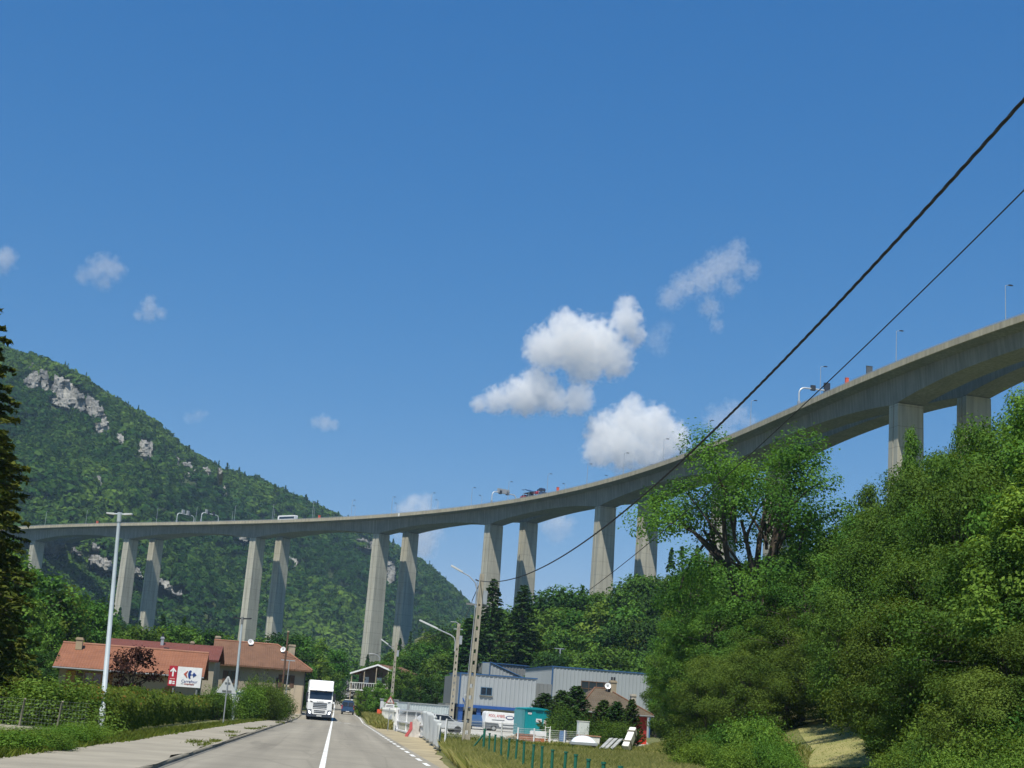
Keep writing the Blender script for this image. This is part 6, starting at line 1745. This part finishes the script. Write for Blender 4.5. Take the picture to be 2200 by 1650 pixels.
# --- green fence stakes
gx = [1041, 1053.6, 1065.4, 1079.8, 1093, 1109.8, 1127.8, 1145.6, 1167.3, 1188, 1212.7, 1236, 1261.8, 1295.5, 1331]
gy = [1573, 1576, 1579, 1583, 1587, 1589, 1594.4, 1600.5, 1604.6, 1611.8, 1615.8, 1622, 1632, 1639, 1647.5]
GREENP = plain('green_coated_steel', (0.012, 0.125, 0.075), 0.5)
stake = None
for i, (x, y) in enumerate(zip(gx, gy)):
    v = ray(x, y); d = (1.05-CAM_Z)/v[2]
    p = at(x, y, d); zg = gz(p.x, d)
    if stake is None:
        stake = thing('fence_stake', 'tallest green fence stake with a slanting brace at the far end of the row', 'fence stake', (p.x, d, zg), 0, 'green fence stakes in the dry grass')
        h = 1.05-zg
        mb = MB(); mb.tube([(0, 0, -0.1), (0, 0, h+0.12)], 0.045, 8); mb.build('stake', GREENP, stake)
        mb = MB(); mb.tube([(0, 0, h-0.05), (-0.75, 0.3, -0.05)], 0.03, 6); mb.build('brace', GREENP, stake)
    else:
        q = thing('fence_stake', 'green metal fence stake in the row standing in the tall dry grass', 'fence stake', (p.x, d, zg), 0, 'green fence stakes in the dry grass')
        q.rotation_euler = (rnd.uniform(-.03, .03), rnd.uniform(-.03, .03), rnd.uniform(0, 6))
        h = 1.05-zg
        mb = MB(); mb.tube([(0, 0, -0.1), (0, 0, h-0.01)], 0.03, 8); mb.build('stake', GREENP, q)
        mb = MB(); mb.cyl((0, 0, h), 0.04, 0.03, 8); mb.build('cap', GREENP, q)
# --- things lying in the yard
def lying(name, label, cat, px, py, d, f, rz=0.0, dz=0.0):
    c = at(px, py, d); t = thing(name, label, cat, (c.x, d, gz(c.x, d)+dz), rz); f(t); return t
def f_dome(t):
    mb = MB(); mb.box(-0.9, 0.9, -0.7, 0.7, 0.22, 0.42); mb.build('frame', STEEL, t, 0.03)
    V = []; n = 12
    for i in range(n+1):
        for j in range(n+1):
            a, b = -1+2*i/n, -1+2*j/n; V.append((a*0.82, b*0.62, 0.42+0.42*(1-a*a)**0.6*(1-b*b)**0.6))
    mb = MB(); mb.add(V, [(i*(n+1)+j, (i+1)*(n+1)+j, (i+1)*(n+1)+j+1, i*(n+1)+j+1) for i in range(n) for j in range(n)], True); mb.build('dome', plain('milky_acrylic', (.72, .76, .76), .3), t)
    for x in (-0.7, 0.7):
        mb = MB(); mb.box(x-0.1, x+0.1, -0.5, 0.5, 0, 0.22); mb.build('foot', WOOD_D, t)
lying('skylight_dome', 'white domed skylight lying on the dry grass of the yard', 'skylight', 1253, 1600, 96, f_dome, R(-6))
def f_slab(t):
    mb = MB(); mb.box(-0.42, 0.42, -0.3, 0.3, 0, 1.75); mb.build('cabinet', plain('pale_cabinet', (.6, .64, .6), .6), t, 0.02)
    mb = MB(); mb.box(-0.45, 0.45, -0.33, 0.33, 1.75, 1.8); mb.build('lid', WHITE_DULL, t)
lying('metal_cabinet', 'tall pale metal cabinet standing in the yard left of the conifer shrubs', 'cabinet', 1251, 1590, 113, f_slab, R(5))
def f_tub(t):
    mb = MB(); mb.prism([(-0.75, 0), (0.75, 0), (0.85, 0.7), (-0.85, 0.7)], 'y', -0.5, 0.5); mb.build('body', WHITE_DULL, t, 0.03)
    mb = MB(); mb.box(-0.9, 0.9, -0.55, 0.55, 0.7, 0.78); mb.build('rim', mat('rusty_wood', (.35, .2, .12)), t)
lying('white_tub', 'large white plastic tub in front of the tall pale cabinet', 'tub', 1264, 1590, 109, f_tub, R(-4))
def f_barrel(t):
    mb = MB(); mb.tube([(0, 0, 0), (0, 0, 0.15), (0, 0, 0.45), (0, 0, 0.75), (0, 0, 0.9)], [0.27, 0.29, 0.30, 0.29, 0.27], 14); mb.build('drum', plain('barrel_blue', (.05, .14, .30), .4), t)
    mb = MB(); mb.cyl((0, 0, 0.91), 0.24, 0.03, 14); mb.build('lid', DARK, t)
lying('blue_barrel', 'blue plastic barrel standing behind the mesh fence', 'barrel', 1209, 1585, 118, f_barrel)
def f_rust(t):
    mb = MB(); mb.box(-1.1, 0.2, -0.5, 0.5, 0, 0.55); mb.box(0.2, 1.15, -0.45, 0.45, 0, 0.36); mb.build('box', mat('rust', (0.30, 0.11, 0.05), .9, .3, 2), t, 0.02)
    mb = MB(); mb.box(-1.15, 0.25, -0.55, 0.55, 0.55, 0.6); mb.build('lid', mat('rust', (0.30, 0.11, 0.05)), t)
lying('rusty_bin', 'rust brown metal bin lying in the grass in front of the teal cabin', 'bin', 1142, 1597, 104, f_rust, R(-7))
def f_white(t):
    mb = MB(); mb.box(-0.6, 0.6, -0.25, 0.25, 0.5, 0.85); mb.build('trough', WHITE, t, 0.03)
    for x in (-0.5, 0.5):
        mb = MB(); mb.box(x-0.06, x+0.06, -0.2, 0.2, 0, 0.5); mb.build('leg', STEEL, t)
lying('white_trough', 'white trough on legs behind the rusty bin', 'trough', 1155, 1594, 106, f_white, R(-6))
def f_ladder(t):
    for x in (-0.18, 0.18):
        mb = MB(); mb.tube([(x, 0, 0), (x, 0.25, 1.25)], 0.025, 5); mb.build('rail', WHITE_DULL, t)
    for k in (0.25, 0.55, 0.85, 1.15):
        mb = MB(); mb.tube([(-0.18, k*0.2, k), (0.18, k*0.2, k)], 0.02, 5); mb.build('rung', WHITE_DULL, t)
lying('step_ladder', 'short pale ladder standing in the grass right of the rusty bin', 'ladder', 1176, 1598, 103, f_ladder)
def f_rubble(t):
    r_ = random.Random(9)
    bm = bmesh.new()
    for k in range(26):
        x, y = r_.gauss(0, .45), r_.gauss(0, .35); z = max(0.06, 0.55-0.8*math.hypot(x, y)+r_.uniform(-.05, .08))
        bmesh.ops.create_icosphere(bm, subdivisions=1, radius=r_.uniform(.1, .2), matrix=Matrix.Translation((x, y, z)) @ Matrix.Rotation(r_.uniform(0, 3), 4, 'X') @ Matrix.Diagonal((1, r_.uniform(.5, 1), r_.uniform(.4, .9), 1)))
    me = bpy.data.meshes.new('stones'); bm.to_mesh(me); bm.free(); me.materials.append(mat('rubble', (.30, .25, .17), .95, .3, 1.5)); link_mesh('stones', me, t)
lying('rubble_heap', 'low heap of brown rubble at the corner of the yard fence', 'rubble heap', 1104, 1596, 104, f_rubble)
def f_beam(t):
    mb = MB(); mb.obox((0, 0, 0.75), (0.42, 0.9, 0.62), (0.2, -0.09, 0), (-0.08, -0.14, 0.22)); mb.build('beam', WHITE_DULL, t, 0.02)
    for s_ in (-0.5, 0.55):
        c = Vector((0.42*s_, 0.9*s_, 0.75+0.62*s_))
        mb = MB(); mb.obox(c, (0.02, 0.045, 0.03), (0.24, -0.11, 0), (-0.095, -0.17, 0.265)); mb.build('strap', KERB, t)
lying('concrete_beam', 'long weathered white beam propped up at a slant in front of the conifer shrubs', 'beam', 1352, 1604, 96, f_beam)
def f_planks(t):
    for k, (x, a) in enumerate(((-0.5, 0.0), (-0.2, 0.12), (0.15, 0.05))):
        mb = MB(); mb.obox((x, 0, 0.45), (0.5, 0.9, 0.34), (0.12, -0.06, 0.02), (-0.01, -0.015, 0.03)); mb.build('plank', mat('grey_plank', (.34, .35, .33), .8, .2, 2), t)
lying('plank_pile', 'grey planks leaning in the grass left of the slanting white beam', 'planks', 1318, 1608, 94, f_planks)
def lawn_chair(t):
    mb = MB(); mb.box(-0.25, 0.25, -0.25, 0.25, 0.38, 0.43); mb.build('seat', WHITE, t)
    mb = MB(); mb.obox((0, 0.28, 0.68), (0.25, 0, 0), (0, 0.02, 0.0), (0, 0.07, 0.26)); mb.build('backrest', WHITE, t)
    for x in (-.22, .22):
        for y in (-.22, .22):
            mb = MB(); mb.tube([(x, y, 0), (x*.95, y*.95, .38)], 0.02, 5); mb.build('leg', WHITE, t)
def f_post(t):
    mb = MB(); mb.tube([(0, 0, 0), (-0.12, 0, 1.7)], 0.09, 8); mb.build('stem', plain('green_pump', (0.02, 0.2, 0.16)), t)
    mb = MB(); mb.cyl((-0.12, 0, 1.72), 0.11, 0.08, 8); mb.build('cap', plain('green_pump', (0.02, 0.2, 0.16)), t)
cc = onto(1737, 1512)
lying('green_post', 'thin leaning green post standing on the sunny end of the dry lawn', 'post', 1737, 1512, cc.y+1, f_post)

# ------------------------------------------------------------------ traffic on the road
def lorry():
    d = 150; c = at(685, 1540, d); zg = float(road_z(d))+0.02
    x = c.x
    t = thing('lorry', 'white articulated lorry with lit headlights coming towards the camera', 'lorry', (x, d, zg), R(1.5))
    # local: -y is the front
    W = 1.23
    mb = MB(); mb.prism([(0.0, 0.95), (0.02, 1.9), (0.22, 2.05), (0.5, 3.05), (0.75, 3.25), (2.2, 3.3), (2.2, 0.95)], 'x', -W, W); mb.build('cab', WHITE, t, 0.05)
    mb = MB(); mb.prism([(0.62, 3.2), (1.15, 3.95), (1.35, 4.0), (2.2, 4.0), (2.2, 3.2)], 'x', -W+0.06, W-0.06); mb.build('roof_deflector', WHITE, t, 0.05)
    mb = MB(); mb.box(-0.62, 0.62, 0.82, 0.9, 3.42, 3.5); mb.build('roof_lamp_bar', DARK, t)
    mb = MB(); mb.prism([(0.2, 2.07), (0.235, 2.06), (0.5, 2.98), (0.465, 2.99)], 'x', -W+0.1, W-0.1); mb.build('windscreen', GLASS, t)
    mb = MB(); mb.prism([(0.28, 2.92), (0.5, 3.12), (0.3, 3.16), (0.12, 2.98)], 'x', -W+0.05, W-0.05); mb.build('sun_visor', WHITE, t)
    for k in (-0.5, 0.5):
        mb = MB(); mb.box(k-0.08, k+0.08, 0.12, 0.3, 2.88, 2.98); mb.build('visor_bracket', NAVY, t)
    mb = MB(); mb.box(-0.12, 0.14, 0.28, 0.34, 2.12, 2.27); mb.build('dashboard_item', mat('tan_item', (.5, .36, .16)), t)
    for z in (1.70, 1.52, 1.35, 1.16):
        mb = MB(); mb.box(-0.70, 0.70, -0.03, 0.005, z-0.035, z+0.035); mb.build('grille_slot', DARK, t)
    mb = MB(); mb.box(-W, W, -0.06, 0.3, 0.32, 1.05); mb.build('bumper', plain('bumper_dark', (.05, .06, .08), .4), t, 0.05)
    mb = MB(); mb.prism([(-0.82, 1.12), (0.82, 1.12), (0.78, 0.72), (0.66, 0.6), (-0.66, 0.6), (-0.78, 0.72)], 'y', -0.10, -0.055); bp_ = mb.build('lower_grille', WHITE, t)
    for z in (0.96, 0.8):
        mb = MB(); mb.box(-0.55, 0.55, -0.125, -0.1, z-0.04, z+0.04); mb.build('grille_slot', DARK, bp_)
    HL = bpy.data.materials.new('headlight_glass'); HL.use_nodes = True
    pb = HL.node_tree.nodes['Principled BSDF']; pb.inputs['Base Color'].default_value = (.9, .9, .9, 1); pb.inputs['Emission Color'].default_value = (0.85, 0.92, 1, 1); pb.inputs['Emission Strength'].default_value = 1.6
    for s_ in (-1, 1):
        mb = MB(); mb.obox((s_*1.0, -0.075, 0.78), (0.10, 0, 0.02*s_), (0, 0.02, 0), (0.03*s_, 0, 0.13)); mb.build('headlight', HL, t)
        mb = MB(); mb.prism([(s_*0.75, 1.84), (s_*1.05, 1.92), (s_*1.02, 1.83), (s_*0.8, 1.78)], 'y', -0.02, 0.0); mb.build('air_vent', DARK, t)
        mb = MB(); mb.box(min(s_*1.28, s_*1.5), max(s_*1.28, s_*1.5), 0.1, 0.26, 1.95, 2.75); m_ = mb.build('mirror', DARK, t, 0.03)
        mb = MB(); mb.tube([(s_*1.2, 0.3, 2.7), (s_*1.4, 0.2, 2.7)], 0.03, 5); mb.build('mirror_arm', DARK, m_)
        mb = MB(); mb.box(min(s_*1.25, s_*1.46), max(s_*1.25, s_*1.46), 0.02, 0.2, 1.72, 1.92); mb.build('kerb_mirror', WHITE if s_ > 0 else DARK, t, 0.03)
        for y in (1.0, 4.6, 9.5, 10.8, 12.1):
            mb = MB(); mb.cyl((s_*1.08, y, 0.5), 0.5, 0.3, 16, 'x'); mb.build('wheel', RUBBER, t)
    mb = MB(); mb.box(-0.26, 0.26, -0.09, -0.062, 0.4, 0.52); mb.build('number_plate', plain('plate_white', (.6, .62, .6)), t)
    up = Matrix(((1, 0, 0, 0), (0, 0, -1, 0), (0, 1, 0, 0), (0, 0, 0, 1)))
    text_mesh('lettering', 'SCANIA', 0.16, DARK, t, Matrix.Translation((0, -0.012, 1.86)) @ up, sx=1.25)
    mb = MB(); mb.box(-1.275, 1.275, 2.7, 15.5, 1.1, 4.02); mb.build('trailer', mat('trailer_sheet', (.7, .71, .7), .5, .06, .4), t, 0.03)
    mb = MB(); mb.box(-1.0, 1.0, 2.3, 15.2, 0.6, 1.095); mb.build('chassis', DARK, t)
lorry()
def blue_van():
    d = 222; c = at(746, 1535, d); zg = float(road_z(d))+0.02
    t = thing('van', 'dark blue van with a roof load driving away beyond the lorry', 'van', (c.x, d, zg), R(-1))
    mb = MB(); mb.prism([(-0.95, 0.35), (0.95, 0.35), (0.98, 0.9), (0.95, 1.3), (0.82, 1.95), (0.7, 2.02), (-0.7, 2.02), (-0.82, 1.95), (-0.95, 1.3), (-0.98, 0.9)], 'y', 0, 4.6); mb.build('body', NAVY, t, 0.06)
    for s_ in (-1, 1):
        mb = MB(); mb.box(min(s_*0.06, s_*0.78), max(s_*0.06, s_*0.78), -0.03, 0.01, 1.2, 1.8); mb.build('rear_window', GLASS, t)
        mb = MB(); mb.box(min(s_*0.84, s_*0.95), max(s_*0.84, s_*0.95), -0.04, 0.02, 0.8, 1.35); mb.build('tail_light', RED, t)
        mb = MB(); mb.box(min(s_*1.0, s_*1.2), max(s_*1.0, s_*1.2), 3.3, 3.45, 1.15, 1.4); mb.build('mirror', DARK, t)
        for y in (0.8, 3.7):
            mb = MB(); mb.cyl((s_*0.82, y, 0.33), 0.33, 0.24, 14, 'x'); mb.build('wheel', RUBBER, t)
    mb = MB(); mb.box(-0.9, 0.9, -0.1, 0.1, 0.3, 0.52); mb.build('bumper', DARK, t, 0.03)
    mb = MB(); mb.box(-0.25, 0.25, -0.115, -0.102, 0.4, 0.5); mb.build('number_plate', WHITE, t)
    mb = MB(); mb.box(-0.6, 0.2, 0.8, 2.4, 2.1, 2.22); mb.box(0.3, 0.65, 0.6, 2.6, 2.1, 2.3); mb.build('roof_load', WHITE_DULL, t, 0.03)
    mb = MB()
    for y in (0.8, 2.4): mb.box(-0.75, 0.75, y, y+0.06, 2.03, 2.1)
    mb.build('roof_rack', DARK, t)
blue_van()
def left_truck():
    d = 124; c = at(486, 1490, d); zg = gz(c.x, d)
    t = thing('parked_lorry', 'white parked van with blue lettering, only its roof showing above the hedge', 'van', (c.x, d, zg), R(-3))
    h = at(475, 1479, d).z-zg
    mb = MB(); mb.prism([(-1.3, 0.4), (1.5, 0.4), (1.5, h), (-0.7, h), (-0.95, h-0.25), (-1.1, h-0.9)], 'y', 0, 2.0); mb.build('body', WHITE, t, 0.06)
    mb = MB(); mb.box(-0.55, 1.35, -0.02, -0.003, h-0.38, h-0.2); mb.build('lettering_band', BLUE, t)
    for x in (-0.7, 1.1):
        mb = MB(); mb.cyl((x, 0.1, 0.36), 0.36, 0.25, 14, 'y'); mb.build('wheel', RUBBER, t)
left_truck()

# ------------------------------------------------------------------ overhead cables
def cable(name, label, pts, r, twist=False, n=60):
    """smooth hanging line through known points"""
    P = np.array([(p.x, p.y, p.z) for p in pts])
    s = np.concatenate([[0], np.cumsum(np.linalg.norm(np.diff(P, axis=0), axis=1))])
    k = min(3, len(P)-1)
    f = [np.polynomial.Polynomial.fit(s, P[:, i], 1 if i < 2 else k) for i in range(3)]
    S = np.linspace(0, s[-1], n)
    Q = np.stack([g(S) for g in f], 1)
    mb = MB()
    if twist:
        S = np.linspace(0, s[-1], 420); Q = np.stack([g(S) for g in f], 1)
        for ph in (0, 2.1, 4.2):
            a = S*2*PI/1.15+ph
            mb.tube([Vector(q)+Vector((math.cos(b)*r*0.75, 0, math.sin(b)*r*0.75)) for q, b in zip(Q, a)], r*0.72, 6, False)
    else:
        mb.tube([Vector(q) for q in Q], r, 5, False)
    o = mb.build(name, BLACK_CABLE, None, fixn=False)
    return tag(o, label, 'cable')
ct = at(1032, 1248, 83)
xc = lambda y: ct.x+(7.2-ct.x)*(83-y)/75
def on_line(px, py):
    """point of the cable's vertical plane seen at a pixel"""
    v = ray(px, py); y = (ct.x+(7.2-ct.x)*83/75)/(v[0]+(7.2-ct.x)/75)
    return Vector((v[0]*y, y, CAM_Z+v[2]*y))
cable('twisted_cable', 'thick black twisted cable sweeping from the tallest pole to the upper right', [ct]+[on_line(*q) for q in ((1100, 1243), (1180, 1212), (1290, 1140), (1400, 1048), (1500, 957), (1640, 816), (1800, 652), (1950, 492), (2060, 373), (2200, 213), (2300, 100))], 0.018, True)
def on_line2(px, py):
    v = ray(px, py); y = 11.2/(v[0]+0.012); return Vector((v[0]*y, y, CAM_Z+v[2]*y))
cable('phone_cable', 'thin black cable running below the twisted cable in front of the big ash tree', [on_line2(*q) for q in ((1255, 1275), (1350, 1205), (1470, 1100), (1560, 1025), (1660, 930), (1780, 818), (1900, 707), (2040, 571), (2200, 408), (2290, 315))], 0.014)
c1 = at(1031, 1252, 83)
cable('service_cable', 'short black cable slanting from the top of the tallest pole to its cross arm', [c1, at(1022, 1273, 83.3), at(1014, 1291, 83.6)], 0.022)
cable('power_line', 'thin power line stretched from the second concrete pole to the third, past the tall pier', [at(984, 1344, 136), at(920, 1372, 163), at(852, 1386, 190)], 0.022)
cable('power_line', 'thin power line crossing the road from the third concrete pole to the brown roofed house', [at(851, 1388, 190), at(740, 1420, 180), at(612, 1408, 166)], 0.02)
cable('power_line', 'thin power line from the tallest pole to the second concrete pole', [at(1014, 1291, 83.6), at(996, 1335, 110), at(984, 1350, 136)], 0.016)
# ------------------------------------------------------------------ clouds: real volumes far beyond the mountain
CLOUD_Y = 5200.0
DENS = 1.6
def cloud(label, blobs, dens, noise_amt=0.9, nscale=1.9, soft=3.4, flat=None):
    """blobs: (px, py, radius px) in the photo, hung at CLOUD_Y; every blob becomes a sphere of vapour"""
    k = CLOUD_Y/F_PX
    rr = random.Random(label)
    B = []
    for (x, y, r) in blobs:
        p = at(x, y, CLOUD_Y+rr.uniform(-0.4, 0.4)*r*k)
        B.append((p, r*k*1.2))
    c = sum((b[0] for b in B), Vector())/len(B)
    mb = bmesh.new()
    for p, r in B:
        bmesh.ops.create_icosphere(mb, subdivisions=2, radius=r*1.12, matrix=Matrix.Translation(p-c))
    me = bpy.data.meshes.new('tmp'); mb.to_mesh(me); mb.free()
    o = bpy.data.objects.new('tmp', me); col.objects.link(o)
    rm = o.modifiers.new('r', 'REMESH'); rm.mode = 'VOXEL'; rm.voxel_size = min(b[1] for b in B)*0.35
    dg = bpy.context.evaluated_depsgraph_get()
    m2 = bpy.data.meshes.new_from_object(o.evaluated_get(dg))
    bpy.data.objects.remove(o); bpy.data.meshes.remove(me)
    m2.name = 'cloud'
    # material
    m = bpy.data.materials.new('cloud_vapour'); m.use_nodes = True
    nt = m.node_tree; N = nt.nodes; L = nt.links; N.clear()
    out = N.new('ShaderNodeOutputMaterial'); vol = N.new('ShaderNodeVolumePrincipled')
    tc = N.new('ShaderNodeTexCoord')
    fld = None
    for p, r in B:
        d = N.new('ShaderNodeVectorMath'); d.operation = 'DISTANCE'
        L.new(tc.outputs['Object'], d.inputs[0]); d.inputs[1].default_value = p-c
        f = N.new('ShaderNodeMath'); f.operation = 'MULTIPLY_ADD'
        L.new(d.outputs['Value'], f.inputs[0]); f.inputs[1].default_value = -1.0/r; f.inputs[2].default_value = 1.0
        if fld is None: fld = f.outputs[0]
        else:
            q = N.new('ShaderNodeMath'); q.operation = 'SMOOTH_MAX'; q.inputs[2].default_value = 0.25
            L.new(fld, q.inputs[0]); L.new(f.outputs[0], q.inputs[1]); fld = q.outputs[0]
    rm_ = sum(b[1] for b in B)/len(B)
    nz = N.new('ShaderNodeTexNoise'); nz.inputs['Scale'].default_value = nscale*1.6/rm_; nz.inputs['Detail'].default_value = 9
    nz.inputs['Roughness'].default_value = 0.58
    L.new(tc.outputs['Object'], nz.inputs['Vector'])
    n1 = N.new('ShaderNodeMath'); n1.operation = 'MULTIPLY_ADD'; n1.inputs[1].default_value = noise_amt*2; n1.inputs[2].default_value = -noise_amt*1.1
    L.new(nz.outputs['Fac'], n1.inputs[0])
    ad = N.new('ShaderNodeMath'); ad.operation = 'ADD'; L.new(fld, ad.inputs[0]); L.new(n1.outputs[0], ad.inputs[1])
    gn = N.new('ShaderNodeMath'); gn.operation = 'MULTIPLY'; gn.inputs[1].default_value = soft; gn.use_clamp = True
    L.new(ad.outputs[0], gn.inputs[0])
    dn = N.new('ShaderNodeMath'); dn.operation = 'MULTIPLY'; dn.inputs[1].default_value = dens*DENS
    L.new(gn.outputs[0], dn.inputs[0])
    L.new(dn.outputs[0], vol.inputs['Density'])
    vol.inputs['Color'].default_value = (1, 0.995, 0.975, 1); vol.inputs['Anisotropy'].default_value = -0.35
    L.new(vol.outputs[0], out.inputs['Volume'])
    m.cycles.volume_step_rate = 1.0
    m2.materials.clear(); m2.materials.append(m)
    o = link_mesh('cloud', m2); o.location = c
    return tag(o, label, 'cloud', 'clouds in the blue sky')
cloud('large rounded white cumulus cloud with a raised lobe on its right, above the viaduct',
      [(1175, 750, 50), (1225, 735, 62), (1280, 745, 62), (1320, 770, 45), (1345, 690, 38), (1345, 655, 24), (1365, 720, 26), (1255, 785, 45), (1215, 700, 38)], 0.011)
cloud('flat based white cumulus cloud directly under the largest cloud',
      [(1030, 868, 20), (1070, 860, 32), (1115, 850, 40), (1155, 840, 48), (1150, 815, 28), (1195, 862, 32), (1240, 858, 36), (1255, 840, 20), (1130, 868, 30)], 0.011)
cloud('white cumulus cloud rising behind the viaduct deck and its lamp posts',
      [(1300, 930, 45), (1350, 910, 48), (1360, 870, 26), (1400, 920, 52), (1440, 945, 45), (1340, 960, 55), (1400, 970, 50), (1285, 970, 36)], 0.011)
cloud('torn wispy white cloud, highest of the clouds on the right',
      [(1440, 640, 30), (1470, 615, 34), (1510, 600, 40), (1545, 575, 42), (1575, 560, 36), (1585, 530, 22), (1610, 580, 26), (1570, 615, 26), (1525, 660, 28), (1540, 700, 18)], 0.0035, 1.2, 2.0, 2.2)
cloud('thin wisp of cloud just right of the thick twisted cable',
      [(1545, 905, 38), (1580, 890, 36), (1560, 940, 36), (1610, 910, 26)], 0.0028, 1.1, 1.8, 1.8)
cloud('faint wisp of cloud between the largest cloud and the torn cloud',
      [(1410, 730, 30), (1430, 705, 22), (1420, 750, 20)], 0.0016, 1.1, 1.8, 1.8)
cloud('small puff of cloud at the left edge of the photo',
      [(5, 560, 30), (15, 545, 22), (-20, 565, 30)], 0.005, 1.0, 1.0, 1.8)
cloud('small soft cloud, second from the left, above the wooded ridge',
      [(180, 592, 20), (210, 578, 30), (240, 578, 30), (222, 560, 20), (225, 605, 22)], 0.0045, 1.1, 1.0, 1.7)
cloud('small cone shaped cloud above the wooded ridge, lowest of the three on the left',
      [(320, 660, 20), (322, 645, 14), (298, 677, 13), (322, 676, 18), (344, 674, 15)], 0.006, 0.9, 1.0, 1.8)
cloud('tiny faint cloud lying just above the wooded ridge line',
      [(405, 898, 14), (425, 893, 16), (440, 888, 10)], 0.003, 1.0, 1.0, 1.6)
cloud('small flat cloud alone in the middle of the sky above the viaduct',
      [(680, 908, 14), (697, 906, 18), (715, 913, 15), (700, 915, 14)], 0.006, 0.9, 1.0, 1.8)
cloud('cloud standing behind the viaduct deck above the tall middle pier',
      [(880, 1105, 34), (910, 1090, 30), (890, 1080, 24), (925, 1110, 30), (905, 1150, 46), (900, 1180, 34), (860, 1130, 22)], 0.006, 1.0, 1.0, 1.8)
cloud('soft round cloud seen under the viaduct between two pier pairs',
      [(1185, 1120, 30), (1205, 1125, 32), (1200, 1145, 26), (1175, 1130, 22)], 0.0035, 1.0, 1.0, 1.7)
# ------------------------------------------------------------------ the summer air between here and the mountain
zmax = 420.0
mb = MB(); mb.box(-2200, 2200, -400, 2600, -60, zmax)
hm = bpy.data.materials.new('air'); hm.use_nodes = True
N = hm.node_tree.nodes; N.clear()
ho = N.new('ShaderNodeOutputMaterial'); hv = N.new('ShaderNodeVolumePrincipled')
hv.inputs['Density'].default_value = 0.000095; hv.inputs['Color'].default_value = (0.50, 0.74, 1.0, 1); hv.inputs['Anisotropy'].default_value = 0.0
hm.node_tree.links.new(hv.outputs[0], ho.inputs['Volume'])
hz = mb.build('haze', hm); hz['kind'] = 'stuff'
